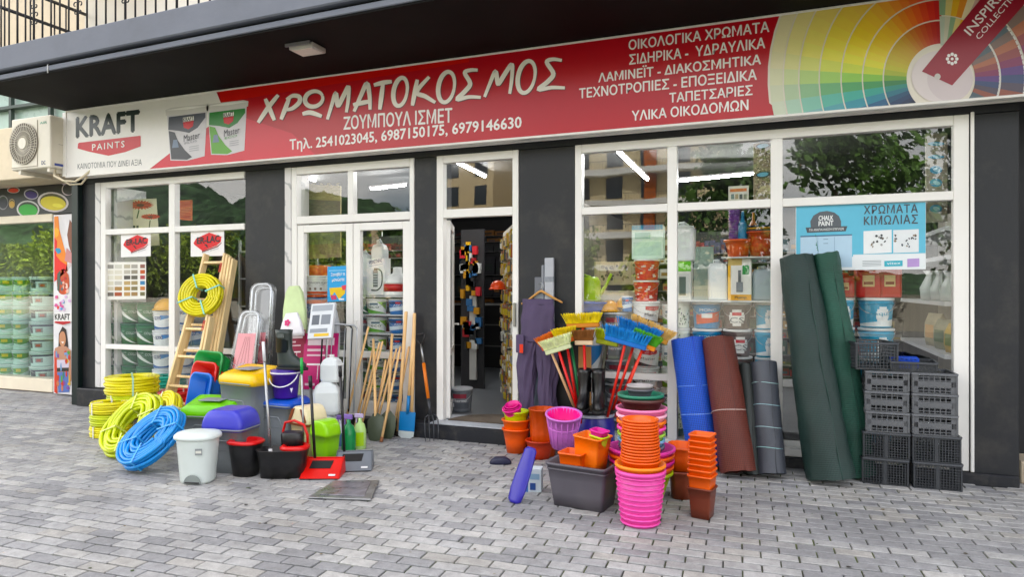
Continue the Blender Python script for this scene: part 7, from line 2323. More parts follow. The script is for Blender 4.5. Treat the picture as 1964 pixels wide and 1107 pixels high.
# trousers on a hanger
pH = W(1036, 572, -.10)
hang = thing('coat_hanger', 'wooden coat hanger on the dark pillar carrying the work trousers', 'hanger', (pH.x, -.07, pH.z))
HW = M('hanger_wood', '#c9975c', .45, var=.1, stretch=(1, 6, 6))
m_ = MB(); m_.tube([(-.20, 0, -.055), (-.12, 0, -.01), (-.03, 0, .055), (0, 0, .07), (.03, 0, .055), (.12, 0, .005), (.21, 0, -.04)], [.009, .011, .012, .012, .012, .011, .009], 8, flat=1.0); m_.build('arm', HW, hang)
m_ = MB(); m_.tube([(0, 0, .07), (0, 0, .10), (.02, 0, .125), (.0, 0, .15), (-.018, 0, .135)], .003, 6); m_.build('hook', STEEL, hang)
def trousers(x, y, ztop, zbot, w, col, label, seed, rz=0):
    t_ = thing('work_trousers', label, 'trousers', (x, y, 0), rz)
    g_ = random.Random(seed)
    m_ = MB()
    H_ = ztop - zbot
    def fold(a, z, s): return 1 + .26 * math.sin(4 * a + z * 5 + s) * min(1, (ztop - z) * 3 + .3) * .7 + .13 * math.sin(9 * a - z * 11 + 2 * s) + .045 * math.sin(z * 34 + 3 * a + s) * min(1, (ztop - z) * 2)
    n_ = 44
    zs = [ztop - H_ * k / 12 for k in range(13)]
    crotch = ztop - H_ * .36
    # hips
    lo_ = []
    for z in [ztop - (ztop - crotch) * k / 14 for k in range(15)]:
        f = (ztop - z) / (ztop - crotch)
        ww = w * (.42 + .08 * f)
        lo_.append([(ww * math.cos(a) + .006 * math.sin(z * 30), (.035 + .02 * f) * math.sin(a) * fold(a, z, seed), z) for a in [6.283 * k / n_ for k in range(n_)]])
    m_.loft(lo_, False, False)
    for s in (-1, 1):
        lo_ = []
        for k in range(30):
            f = k / 29
            z = crotch + .05 - (crotch + .05 - zbot) * f
            cx_ = s * w * (.22 + .13 * f) + .012 * math.sin(z * 8 + s)
            ww = w * (.27 - .085 * f + .008 * math.sin(z * 15 + s * 2))
            lo_.append([(cx_ + ww * math.cos(a) * fold(a, z, seed + s), (.052 - .006 * f) * math.sin(a) * fold(a + 1, z, seed + s * 2) - .02 * (s > 0), z) for a in [6.283 * q / n_ for q in range(n_)]])
        m_.loft(lo_, False, True)
    m_.build('cloth', M('cloth_' + col, col, .85, var=.12, scale=6, bump=.35, bscale=120), t_)
    m_ = MB(); m_.loft([[(w * .43 * math.cos(a), .040 * math.sin(a), z) for a in [6.283 * k / n_ for k in range(n_)]] for z in (ztop - .045, ztop + .004)], False, False); m_.build('waistband', M('cloth_' + col, col, .85), t_)
    return t_
tz = W(1030, 574, -.1).z
tr = trousers(pH.x - .015, -.125, tz, .30, .36, '#524761', 'purple grey work trousers hanging on the pillar beside the doorway', 3)
m_ = MB(); m_.box(-.19, -.11, -.085, -.060, tz - .50, tz - .33); m_.build('leg_pocket', M('cloth_#524761', '#524761', .85), tr, bevel=.006)
m_ = MB(); m_.box(-.15, -.115, -.089, -.0855, tz - .50, tz - .42); m_.build('red_tab', M('tab_red', '#d8402a', .6), tr)
trousers(pH.x + .0, -.05, tz - .05, .26, .26, '#6f7885', 'lighter blue grey trousers hanging behind the purple grey pair', 9)
t = thing('folded_board', 'black sheet standing behind the trousers at the pillar', 'board', (W(1085, 700, -.06).x, -.05, .15))
m_ = MB(); m_.box(-.19, .19, -.012, .0, 0, 1.02); m_.build('sheet', M('board_black', '#141416', .5), t)
def duct(px0, px1, pyt, z0, y, col, label):
    a_, b_ = W(px0, 600, y), W(px1, 600, y)
    zt_ = W((px0 + px1) / 2, pyt, y).z
    t_ = thing('plastic_pipe', label, 'pipe', (a_.x, y, z0), 0, 'grey plastic pipe lengths on the pillar')
    w_ = b_.x - a_.x
    m_ = MB(); m_.box(0, w_, 0, .04, 0, zt_ - z0); m_.build('profile', M('pipe_' + col, col, .4, var=.08), t_, bevel=.006)
    for q in (.86, .72):
        m_ = MB(); m_.box(-.002, w_ + .002, -.0015, .03, (zt_ - z0) * q, (zt_ - z0) * q + .05); m_.build('wrapper_band', M('pipe_band', '#8f949c', .3), t_)
duct(1044, 1061, 494, .15, -.055, '#b3b6bd', 'tallest pale grey pipe length standing against the dark pillar')
duct(1025, 1042, 531, .15, -.047, '#6d7078', 'darker grey pipe length behind the coat hanger')
duct(1038, 1043, 508, .15, -.048, '#8a8d94', 'thin grey pipe strip between the two pipe lengths')
t = thing('floor_board', 'light wooden board standing behind the brooms', 'board', (W(1122, 700, -.16).x, -.17, .15))
m_ = MB(); m_.box(-.06, .06, 0, .015, 0, .82); m_.build('plank', M('board_ply', '#b98a5a', .6, var=.15, stretch=(8, 8, 1)), t, bevel=.002)
# blue barrel with black lid, boots on it
pB_ = GB(1139, 886, .17)
zl = .44
t = thing('lidded_barrel', 'dark blue barrel with black lid carrying the black boots and brooms', 'barrel', (pB_.x, pB_.y, 0))
MB().lathe([(.15, 0), (.17, .02), (.185, .15), (.185, .3), (.17, .36), (.168, .37)], 30).build('body', M('barrel_blue', '#2b2580', .35, var=.08), t)
MB().lathe([(.178, .371), (.182, .375), (.182, .395), (.175, .40)], 30).build('ring', M('barrel_ring', '#b8bcc8', .35), t)
MB().lathe([(.18, .401), (.20, .41), (.205, .43), (.19, .44), (.001, .435)], 30).build('lid', BLK, t)
for s, lab in ((-1, 'left black rubber boot of the pair on the blue barrel'), (1, 'right black rubber boot of the pair on the blue barrel')):
    boot(Matrix.Translation((pB_.x + .005 + s * .062, pB_.y - .10, .437)) @ Matrix.Rotation(R(-82 + s * 5), 4, 'Z') @ Matrix.Scale(1.12, 4), lab, 'pair of black boots on the blue barrel', '#101113')
# brooms: poles spread from behind the barrel
def broom(base, head, label, headcol, bcol, polec, w=.28, ang=0.0, kind='block', flat_=False):
    base, head = Vector(base), Vector(head)
    t_ = thing('broom', label, 'broom', mat=frame_mat(base, head, (math.cos(ang), 0, math.sin(ang))), group='brooms and brushes standing head up')
    L_ = (head - base).length
    MB().tube([(0, 0, 0), (0, 0, L_ - .03)], .012, 10).build('pole', M('pole_' + polec, polec, .4), t_)
    m_ = MB(); m_.box(-w / 2, w / 2, -.022, .022, L_ - .03, L_ + .012); m_.build('head', M('head_' + headcol, headcol, .45), t_, bevel=.006)
    g_ = random.Random(hash(label) % 999 if False else len(label) * 7)
    m_ = MB()
    bl_ = .09
    for i in range(40):
        for j in range(6):
            x = -w / 2 + w * (i + .5) / 40; y = -.02 + .008 * j
            tip = Vector((x * 1.2 + g_.uniform(-.016, .016), y * 2.2 + g_.uniform(-.016, .016), L_ + .012 + bl_ * g_.uniform(.85, 1.08)))
            b_ = Vector((x, y, L_ + .0125))
            q = .0045
            m_.add([b_ + Vector((-q, 0, 0)), b_ + Vector((q, -q, 0)), b_ + Vector((0, q, 0)), tip + Vector((-q * .6, 0, 0)), tip + Vector((q * .6, -q * .6, 0)), tip + Vector((0, q * .6, 0))], [(0, 1, 4, 3), (1, 2, 5, 4), (2, 0, 3, 5), (3, 4, 5)])
    o = m_.build('bristles', M('bristle_' + bcol, bcol, .7, var=.25, scale=25), t_, fix=False)
    o['kind'] = 'stuff'
    return t_
def hp(px, py, y): return W(px, py, y)
bz = .2
c0 = Vector((pB_.x - .06, pB_.y - .04, .15)); c1 = Vector((pB_.x + .12, pB_.y + .05, .12))
def fan_broom(hx, hy, hyy, bx, by_, byy, *a, **k):
    return broom(W(bx, by_, byy + .16), W(hx, hy, hyy + .16), *a, **k)
fan_broom(1118, 622, -.42, 1128, 800, -.42, 'broom with bright yellow bristles held highest of the brushes', '#c8823a', '#ecd81a', '#c8281c', w=.30, ang=R(12))
fan_broom(1085, 650, -.52, 1112, 805, -.52, 'small yellow brush left of the green one', '#d8682a', '#e8d020', '#c8281c', w=.18, ang=R(40))
fan_broom(1094, 652, -.40, 1118, 800, -.42, 'dark green broom head between the yellow brushes', '#1f7a48', '#157a44', '#1f7a48', w=.16, ang=R(-60))
fan_broom(1052, 662, -.50, 1105, 790, -.50, 'orange brush head at the far left of the brushes', '#d85a20', '#e07a3a', '#d8b088', w=.14, ang=R(35))
fan_broom(1070, 668, -.62, 1116, 812, -.60, 'pale cream brush head in front of the green one', '#c8cfa8', '#e6ecc0', '#c8281c', w=.24, ang=R(32))
fan_broom(1120, 655, -.55, 1124, 800, -.55, 'brown coconut brush head in the middle of the brushes', '#d8c0a0', '#8a5a30', '#c8281c', w=.16, ang=R(25))
fan_broom(1165, 655, -.45, 1140, 810, -.45, 'olive green brush head beside the blue broom', '#a8b41c', '#b8c42a', '#3a3a2a', w=.2, ang=R(5))
fan_broom(1200, 655, -.60, 1165, 800, -.58, 'broad blue broom head with green tip at the right of the brushes', '#1f6ab8', '#2a8ad0', '#c8321c', w=.36, ang=R(-8))
fan_broom(1222, 642, -.48, 1172, 796, -.48, 'second blue broom with orange block behind the broad blue one', '#1f74c0', '#2a80c8', '#d8381c', w=.34, ang=R(-28))
fan_broom(1246, 640, -.40, 1178, 792, -.42, 'straw coloured broom fanned out at the right of the brushes', '#d8a050', '#e0bc78', '#c8281c', w=.34, ang=R(-22))
fan_broom(1236, 660, -.56, 1182, 800, -.56, 'orange edged green brush at the right end of the brushes', '#e08a2a', '#5aa83a', '#d8401c', w=.2, ang=R(-6))
# pot stacks on the left of this side
def nest(px, py, dy, items, group, place):
    z = 0
    p_ = GB(px, py, dy)
    for k, (r0, r1, h, step, col, word) in enumerate(items):
        pot(0, 0, r0, r1, h, col, '%s pot %s' % (word, place), loc=(p_.x, p_.y, z), group=group)
        z += step
    return z
zq = nest(990, 872, .11, [(.085, .122, .22, .095, '#e8641a', 'lowest orange'), (.085, .124, .21, .095, '#f0701c', 'second orange'), (.082, .114, .19, .105, '#cfe04a', 'lime')], 'nested pots beside the doorstep', 'in the nest by the doorstep')
p_ = GB(990, 872, .11)
t = basin('flower_pot', 'small magenta pot tipped in the lime pot by the doorstep', 'flower pot', None, .060, .085, .12, '#e8389a', .007, 'nested pots beside the doorstep', 36, 1, .005, mat=Matrix.Translation((p_.x - .005, p_.y - .02, zq + .015)) @ Matrix.Rotation(R(22), 4, 'X') @ Matrix.Rotation(R(-6), 4, 'Y'))
for k in range(2):
    basin('flower_pot', 'magenta inner pot rim, %s inside the tipped small pot' % ['outer', 'inner'][k], 'flower pot', None, .052 - .006 * k, .076 - .009 * k, .10, '#d8288a', .004, 'nested pots beside the doorstep', 36, 1, .004, mat=Matrix.Translation((p_.x - .005, p_.y - .028, zq + .045 + .014 * k)) @ Matrix.Rotation(R(22), 4, 'X') @ Matrix.Rotation(R(-6), 4, 'Y'))
p_ = GB(1042, 880, .14)
basin('scalloped_planter', 'tall dark orange planter with scalloped rim behind the lilac pot', 'planter', (p_.x, p_.y, 0), .105, .125, .42, '#c95414', .006, None, 48, 1, .006, flute=.035)
basin('flower_pot', 'terracotta pot lying in front of the scalloped planter', 'flower pot', None, .09, .12, .16, '#c8421c', .008, None, 36, 1, .006, mat=Matrix.Translation((p_.x, p_.y - .10, .0)))
p_ = GB(1080, 905, .14)
m_ = Matrix.Translation((p_.x, p_.y, .18)) @ Matrix.Rotation(R(12), 4, 'X') @ Matrix.Rotation(R(5), 4, 'Y')
lp_ = basin('flower_pot', 'lilac fluted flower pot with magenta inside tipped towards the street', 'flower pot', None, .098, .145, .29, '#cf7bd0', .010, None, 36, 1, .006, mat=m_)
prof = [(.138, .282), (.095, .02)]
MB().lathe([(.001, .04), (.096, .04), (.1375, .281)], 30, cap0=False, cap1=False).build('liner', M('liner_magenta', '#ee2f92', .4), lp_)
m_ = MB()
for k in range(18):
    a = 6.283 * k / 18
    m_.tube([(.1005 * math.cos(a), .1005 * math.sin(a), .01), (.142 * math.cos(a), .142 * math.sin(a), .255)], .004, 5)
m_.lathe([(.128, .17), (.131, .175), (.131, .185), (.128, .19)], 30, cap0=False, cap1=False)
m_.build('rib', M('pot_#cf7bd0', '#cf7bd0', .4), lp_)
# grey trough holding orange square pots
p_ = GB(1120, 985, .20)
t = thing('grey_trough', 'large dark grey rectangular trough holding orange square pots', 'planter', (p_.x, p_.y, 0), R(-8))
DG = M('trough_grey', '#55525a', .5, var=.1, dirt=.12)
MB().loft(shell_loops(.36, .24, .44, .31, .03, .30, .010, .012)).build('body', DG, t)
m_ = MB(); m_.loft([rrect(.44, .31, .035, .252), rrect(.446, .316, .035, .255), rrect(.446, .316, .035, .262), rrect(.44, .31, .035, .265)], False, False); m_.build('moulding', DG, t)
def sq_pot(loc, w, h, col, label, rz=0.0, tx=0.0, group=None, lip=.008):
    m_ = Matrix.Translation(loc) @ Matrix.Rotation(rz, 4, 'Z') @ Matrix.Rotation(tx, 4, 'Y')
    t_ = thing('square_pot', label, 'flower pot', mat=m_, group=group)
    MB().loft(shell_loops(w * .78, w * .78, w, w, .015, h, .004, lip, 4)).build('body', M('pot_' + col, col, .4, var=.05, objvar=.05), t_)
    return t_
sq_pot((p_.x - .06, p_.y - .03, .17), .17, .20, '#e0641c', 'orange square pot on its base inside the grey trough', R(-8))
sq_pot((p_.x + .04, p_.y + .03, .22), .20, .26, '#f07a18', 'taller bright orange square pot rising out of the grey trough', R(-14), R(4))
sq_pot((p_.x + .10, p_.y + .0, .40), .10, .09, '#c8e04a', 'small lime square pot resting in the tall orange one', R(-18), R(8))
sq_pot((p_.x + .105, p_.y + .0, .465), .10, .06, '#c8288a', 'small magenta square pot on top of the lime one', R(-18), R(8))
# blue folded shovel shapes and wrapped goods on the paving by the step
p_ = G(985, 965)
t = thing('snow_scoop', 'long blue plastic scoop standing on the paving left of the grey trough', 'scoop', mat=frame_mat((p_.x, p_.y, 0), (p_.x + .09, p_.y + .16, .40), (1, -.2, 0)))
m_ = MB(); m_.loft([[(w_ * math.cos(a), .02 * math.sin(a), z_) for a in [6.283 * k / 20 for k in range(20)]] for w_, z_ in ((.03, 0), (.055, .02), (.065, .10), (.06, .26), (.05, .38), (.03, .40))]); m_.build('blade', M('scoop_blue', '#2c2690', .35, var=.06), t)
p_ = GB(1022, 945, .06)
carton(p_.x, p_.y, 0, .14, .10, .17, '#c9d2da', 'small white and blue carton on the paving left of the grey trough', ((0, .3, 0, 1, '#3a6ab0'), (.4, .9, .55, .8, '#8aa6c0'), (.4, .7, .1, .4, '#2a4a8a')), rz=.2)
t = thing('small_sandal', 'small dark navy object lying beside the doorstep', 'shoe', (G(960, 890).x, G(960, 890).y, 0), .4)
MB().loft([[(x, y, z) for x, y, z in oval(a_, b_, z_, 20, 2.2)] for a_, b_, z_ in ((.09, .035, 0), (.095, .04, .015), (.08, .036, .04), (.05, .03, .06))]).build('upper', M('navy_rubber', '#20223c', .5), t)
# the big colourful stack of rims
sp = GB(1230, 982, .22)
rows_big = [('#b8d42a', 'lime'), ('#ec6c1c', 'orange'), ('#d63a9c', 'magenta'), ('#ee7020', 'bright orange'), ('#e04aa6', 'pink magenta')]
z = 0.0
for k, (c_, w_) in enumerate(rows_big):
    pot(0, 0, .14, .205 + .004 * k, .23, c_, '%s large pot, %s in the broad lower nest' % (w_, ORD[k]), loc=(sp.x, sp.y, z), group='broad pots of the colourful nest', rim=.014)
    z += .04
zz_ = .235
rows_mid = [('#6e7480', 'slate grey'), ('#8fc4ec', 'sky blue'), ('#a6d860', 'light green'), ('#e85aae', 'rose magenta'), ('#f08428', 'orange'), ('#f6c0d4', 'pale pink'), ('#ee86b4', 'mid pink')]
for k, (c_, w_) in enumerate(rows_mid):
    pot(0, 0, .105, .148 + .003 * k, .17, c_, '%s pot, %s of the seven bright pots on the broad nest' % (w_, ORD[k]), loc=(sp.x, sp.y, zz_), group='bright pots on top of the broad nest', rim=.013)
    zz_ += .044
pot(0, 0, .10, .148, .14, '#4a2622', 'dark brown bowl on top of the bright pots', loc=(sp.x, sp.y, zz_ + .052), rim=.016)
pot(0, 0, .10, .15, .12, '#2f7a62', 'dark green bowl above the brown one', loc=(sp.x - .005, sp.y, zz_ + .10), rim=.013)
pot(0, 0, .06, .088, .10, '#5a5a62', 'small grey bowl in the dark green bowl', loc=(sp.x - .01, sp.y, zz_ + .155), rim=.009)
pot(0, 0, .06, .083, .10, '#a8a2a2', 'small pale grey bowl at the very top of the nest', loc=(sp.x - .01, sp.y, zz_ + .18), rim=.009)
# pink lattice pot with the tall column of orange pots in front
fp_ = GB(1228, 1018, .14)
lat = thing('lattice_pot', 'pink woven lattice pot at the front carrying the tall orange column', 'flower pot', (fp_.x, fp_.y, 0))
LM = M('lattice_pink', '#e05aa8', .4, var=.06)
h_, ra, rb = .33, .112, .148
MB().lathe([(ra, 0), (ra + (rb - ra) * .5, h_ * .5), (rb, h_), (rb - .006, h_), (ra - .006, .006)], 30).build('body', LM, lat)
m_ = MB()
def rr(z): return ra + (rb - ra) * z / h_ + .002
for i in range(10):
    z_ = h_ * (i + .5) / 10
    m_.tube([(rr(z_) * math.cos(q) * (1 + .022 * math.sin(q * 15 + i * 3.14)), rr(z_) * math.sin(q) * (1 + .022 * math.sin(q * 15 + i * 3.14)), z_) for q in [6.283 * k / 60 for k in range(60)]], .0115, 6, closed=True, flat=.6)
m_.build('weave', LM, lat)
MB().lathe([(rb, h_ - .005), (rb + .014, h_ - .002), (rb + .014, h_ + .02), (rb - .004, h_ + .022), (rb - .01, h_)], 36, cap0=False, cap1=False).build('rim', LM, lat)
pot(0, 0, .10, .150, .13, '#ef8a1c', 'broad amber orange pot sitting in the pink lattice pot', loc=(fp_.x, fp_.y, h_ - .075), rim=.012)
ncol = 15
z_ = h_ + .005
words = ['one', 'two', 'three', 'four', 'five', 'six', 'seven', 'eight', 'nine', 'ten', 'eleven', 'twelve', 'thirteen', 'fourteen', 'fifteen']
for k in range(ncol):
    f = k / (ncol - 1)
    r1 = .120 - .012 * f
    pot(0, 0, r1 * .74, r1, .12, '#e2661a', 'terracotta orange pot in the tall front column, %s' % ('lowest' if k == 0 else 'topmost' if k == ncol - 1 else 'number %s from below' % words[k]), loc=(fp_.x + rnd.uniform(-.003, .003), fp_.y + rnd.uniform(-.003, .003), z_ - .045), group='orange pots nested in the tall front column', rim=.007)
    z_ += .0186
# orange planters to the right
p_ = GB(1306, 962, .14)
def long_planter(loc, w, d, h, col, label, rz, group):
    t_ = thing('long_planter', label, 'planter', (loc[0], loc[1], loc[2]), rz, group)
    n_ = 48
    def lp(w_, d_, z, fl): return [((w_ / 2 + fl * math.sin(q * 12)) * math.copysign(abs(math.cos(q)) ** .6, math.cos(q)), (d_ / 2 + fl * math.sin(q * 12)) * math.copysign(abs(math.sin(q)) ** .6, math.sin(q)), z) for q in [6.283 * k / n_ for k in range(n_)]]
    MB().loft([lp(w * .8, d * .8, 0, 0), lp(w * .92, d * .92, h * .6, 0), lp(w, d, h * .9, .003), lp(w * 1.06, d * 1.06, h * .92, .005), lp(w * 1.06, d * 1.06, h, .005), lp(w * .97, d * .97, h, .003), lp(w * .76, d * .76, .01, 0)]).build('body', M('pot_' + col, col, .42, var=.06), t_)
long_planter((p_.x, p_.y, .20), .17, .26, .17, '#dd6220', 'orange oval planter with ribbed rim on top of the brown one', R(8), 'ribbed oval planters right of the pot nest')
long_planter((p_.x, p_.y, .0), .17, .26, .20, '#7a3a26', 'brown oval planter under the orange one', R(8), 'ribbed oval planters right of the pot nest')
p_ = GB(1347, 1000, .10)
zz_ = .10
for k in range(8):
    sq_pot((p_.x, p_.y, zz_), .150 - .002 * k, .18, '#e0661e', 'orange square pot in the column before the blue roll, %s' % (ORD[k] if k < 7 else 'topmost'), R(-12), 0, 'orange square pots in the column before the blue roll')
    zz_ += .038
sq_pot((p_.x, p_.y, 0), .15, .20, '#6a3222', 'brown square pot under the orange square pots', R(-12), 0)
p_ = GB(1288, 865, .05)
pot(0, 0, .09, .13, .20, '#15605c', 'dark teal pot half hidden behind the colourful nest', loc=(p_.x, p_.y, .02))
# ------------------------------------------------------------------ rolls of net and mesh
def net_mat(name, col, sx, sz, rough=.5, depth=.6, var=.1):
    m_ = M(name, col, rough, var=var, scale=4)
    nt = m_.node_tree
    b_ = nt.nodes['Principled BSDF']
    tc = nt.nodes.new('ShaderNodeTexCoord')
    sp_ = nt.nodes.new('ShaderNodeSeparateXYZ')
    nt.links.new(tc.outputs['UV'], sp_.inputs[0])
    def tri(o, n_):
        a_ = nt.nodes.new('ShaderNodeMath'); a_.operation = 'MULTIPLY'; a_.inputs[1].default_value = n_
        nt.links.new(o, a_.inputs[0])
        p2 = nt.nodes.new('ShaderNodeMath'); p2.operation = 'PINGPONG'; p2.inputs[1].default_value = 1
        nt.links.new(a_.outputs[0], p2.inputs[0])
        return p2.outputs[0]
    mx_ = nt.nodes.new('ShaderNodeMath'); mx_.operation = 'MINIMUM'
    nt.links.new(tri(sp_.outputs[0], sx), mx_.inputs[0]); nt.links.new(tri(sp_.outputs[1], sz), mx_.inputs[1])
    rp = nt.nodes.new('ShaderNodeMapRange'); rp.inputs['From Min'].default_value = .15; rp.inputs['From Max'].default_value = .55
    nt.links.new(mx_.outputs[0], rp.inputs['Value'])
    # strands keep the net's colour, the holes between are coloured darker
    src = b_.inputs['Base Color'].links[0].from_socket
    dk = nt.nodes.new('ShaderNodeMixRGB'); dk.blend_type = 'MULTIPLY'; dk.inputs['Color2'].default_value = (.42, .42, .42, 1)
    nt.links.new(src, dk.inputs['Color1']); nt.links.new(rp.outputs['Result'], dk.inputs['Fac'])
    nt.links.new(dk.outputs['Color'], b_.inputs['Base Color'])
    bp = nt.nodes.new('ShaderNodeBump'); bp.inputs['Strength'].default_value = depth; bp.inputs['Distance'].default_value = .004; bp.invert = True
    nt.links.new(rp.outputs['Result'], bp.inputs['Height']); nt.links.new(bp.outputs['Normal'], b_.inputs['Normal'])
    return m_
def roll(name, label, cat, base, top, r0, r1, mat_, seed, bands=(), wob=.004, flat_=1.0, spiral=True, loose=None, sag=0.0):
    base, top = Vector(base), Vector(top)
    L_ = (top - base).length
    t_ = thing(name, label, cat, mat=frame_mat(base, top, (1, 0, 0)))
    g_ = random.Random(seed)
    ns, nz_ = 40, 26
    vs, fs, uv = [], [], []
    for j in range(nz_ + 1):
        z = L_ * j / nz_
        f = j / nz_
        r = r0 + (r1 - r0) * f
        ox = sag * math.sin(f * math.pi)
        for i in range(ns + 1):
            a = 6.283185 * i / ns
            w_ = mnoise.noise(Vector((math.cos(a) * 1.5, math.sin(a) * 1.5, z * 3 + seed))) * wob * 2 + mnoise.noise(Vector((math.cos(a) * 4, math.sin(a) * 4, z * 9 + seed))) * wob * .7
            # the loose outer edge of the sheet makes a small step
            st = .011 * (i / ns)
            rr_ = r + w_ + st
            rr_ += .003 * mnoise.noise(Vector((a * .8, z * 22, seed * 2.0)))
            zz2 = z + (mnoise.noise(Vector((math.cos(a) * 2, math.sin(a) * 2, seed * 3.0))) * .012 if j in (0, nz_) else 0)
            vs.append((rr_ * math.cos(a) + ox, rr_ * math.sin(a) * flat_, zz2)); uv.append((i / ns, f))
    n1 = ns + 1
    for j in range(nz_):
        for i in range(ns): fs.append((j * n1 + i, j * n1 + i + 1, (j + 1) * n1 + i + 1, (j + 1) * n1 + i))
    me = bpy.data.meshes.new('net_sheet')
    me.from_pydata(vs, [], fs)
    ul = me.uv_layers.new(name='UVMap')
    for lp_i, l in enumerate(me.loops): ul.data[lp_i].uv = uv[l.vertex_index]
    me.polygons.foreach_set('use_smooth', [True] * len(fs))
    me.materials.append(mat_)
    obj('net_sheet', me, t_)
    # wound end: a spiral seen on the top and bottom
    m_ = MB()
    for z, s in ((L_ - .004, 1), (.004, -1)):
        rt = r1 if s > 0 else r0
        m_.loft([[(rq * rt * math.cos(q), rq * rt * math.sin(q) * flat_, z + s * dz) for q in [6.283 * k / 30 for k in range(30)]] for rq, dz in ((1.0, -.004), (.93, .002), (.87, -.012), (.78, .003), (.70, -.014), (.6, .0), (.5, -.016), (.38, -.002), (.3, -.05))], False, True)
    m_.build('wound_end', mat_ if not mat_.name.startswith('net_') else M('end_' + mat_.name, END[mat_.name], .6, var=.2, scale=12), t_, fix=False)
    m_ = MB()
    pts_ = []
    for j in range(nz_ + 1):
        f = j / nz_
        r = r0 + (r1 - r0) * f + .008
        a = R(-64) + .10 * mnoise.noise(Vector((f * 5, seed, 1)))
        pts_.append((r * math.cos(a) + sag * math.sin(f * math.pi), r * math.sin(a) * flat_, L_ * f))
    m_.tube(pts_, .0035, 5); m_.build('loose_edge', mat_ if not mat_.name.startswith('net_') else M('edge_' + mat_.name, END[mat_.name], .5, var=.2), t_, fix=False)
    for z_, col in bands:
        r = r0 + (r1 - r0) * z_ / 1.0
        m_ = MB(); m_.tube([((r + .009) * math.cos(q) + sag * math.sin(z_ * math.pi), (r + .009) * math.sin(q) * flat_, L_ * z_ + .006 * math.sin(q * 2)) for q in [6.283 * k / 40 for k in range(40)]], .003, 5, closed=True)
        m_.build('string', M('string_' + col, col, .5), t_)
    return t_
END = {'net_blue': '#1f3fa8', 'net_brown': '#4c2018', 'net_dark': '#1c211f', 'net_slate': '#31343a', 'net_green': '#1b3a33', 'net_green_light': '#1d4238'}
NB = net_mat('net_blue', '#2a5cd0', 120, 150)
NBR = net_mat('net_brown', '#6b2f22', 120, 150)
ND = net_mat('net_dark', '#2b3230', 200, 240, .45, .3)
NSL = net_mat('net_slate', '#4b4f58', 220, 240, .35, .3)
NG = net_mat('net_green', '#1b3531', 220, 260, .5, .4, .2)
NGL = net_mat('net_green_light', '#28594a', 180, 240, .55, .5, .25)
def roll_px(name, label, cat, bx, by_, tx, ty, ytop, w0, w1, mat_, seed, **k):
    base = G(bx, by_)
    top = W(tx, ty, ytop)
    t0_ = (base - Vector((0, -DIST, CAMH))).dot(Vector((-math.sin(PSI), math.cos(PSI), 0)))
    t1_ = (top - Vector((0, -DIST, CAMH))).dot(Vector((-math.sin(PSI), math.cos(PSI), 0)))
    r0, r1 = w0 * t0_ / F / 2, w1 * t1_ / F / 2
    base = base + Vector((0, r0 * .8, 0))
    top = W(tx, ty + 6, ytop - r1 * .2)
    d_ = (top - base).normalized()
    base.z = r0 * math.sqrt(max(0, 1 - d_.z ** 2)) + .002
    return roll(name, label, cat, base, top, r0, r1, mat_, seed, **k)
roll_px('mesh_roll', 'blue plastic mesh roll leaning on the window left of the brown roll', 'mesh roll', 1352, 905, 1317, 643, -.17, 66, 58, NB, 1, bands=((.40, '#8fb0e8'), (.62, '#6f94dc')), wob=.003)
roll_px('mesh_roll', 'brown plastic mesh roll between the blue and the dark rolls', 'mesh roll', 1414, 922, 1375, 645, -.17, 64, 56, NBR, 2, bands=((.44, '#d8c8c0'),), wob=.003)
roll_px('net_roll', 'narrow black net roll between the brown roll and the shiny dark one', 'net roll', 1442, 918, 1431, 694, -.14, 26, 26, ND, 3, wob=.003)
roll_px('net_roll', 'very thin black net roll behind the brown roll', 'net roll', 1430, 912, 1419, 690, -.10, 18, 20, ND, 13, wob=.003)
roll_px('net_roll', 'shiny dark grey film roll tied with pale strings', 'net roll', 1478, 922, 1464, 690, -.15, 50, 44, NSL, 4, bands=((.22, '#9fc8c8'), (.40, '#a8c4c8'), (.60, '#9fc0c8'), (.80, '#a8c8c8')), wob=.003)
roll_px('net_roll', 'thick dark green shade net roll standing as high as the poster', 'net roll', 1594, 935, 1527, 487, -.12, 88, 58, NG, 5, wob=.007, sag=-.006)
roll_px('net_roll', 'slimmer green shade net roll with ragged edge right of the thick one', 'net roll', 1650, 920, 1580, 480, -.07, 62, 46, NGL, 6, wob=.008, sag=.0)
rl_ = bpy.data.objects['net_roll.004'] if 'net_roll.004' in bpy.data.objects else None
if rl_:
    g_ = random.Random(2)
    m_ = MB()
    L_ = 1.9
    for k in range(150):
        z = .05 + L_ * k / 150
        r_ = .105 - .02 * k / 150
        a = R(-118) + .10 * mnoise.noise(Vector((z * 4, 0, 7)))
        p_ = Vector((r_ * math.cos(a), r_ * math.sin(a), z))
        d_ = Vector((math.cos(a), math.sin(a), 0))
        e_ = p_ + d_ * g_.uniform(.004, .022) + Vector((g_.uniform(-.012, .012), 0, g_.uniform(-.02, .02)))
        m_.add([p_ + Vector((0, 0, -.01)), p_ + Vector((0, 0, .01)), e_], [(0, 1, 2)])
    m_.build('ragged_edge', M('net_fringe', '#3a7a64', .6, var=.2), rl_, fix=False)
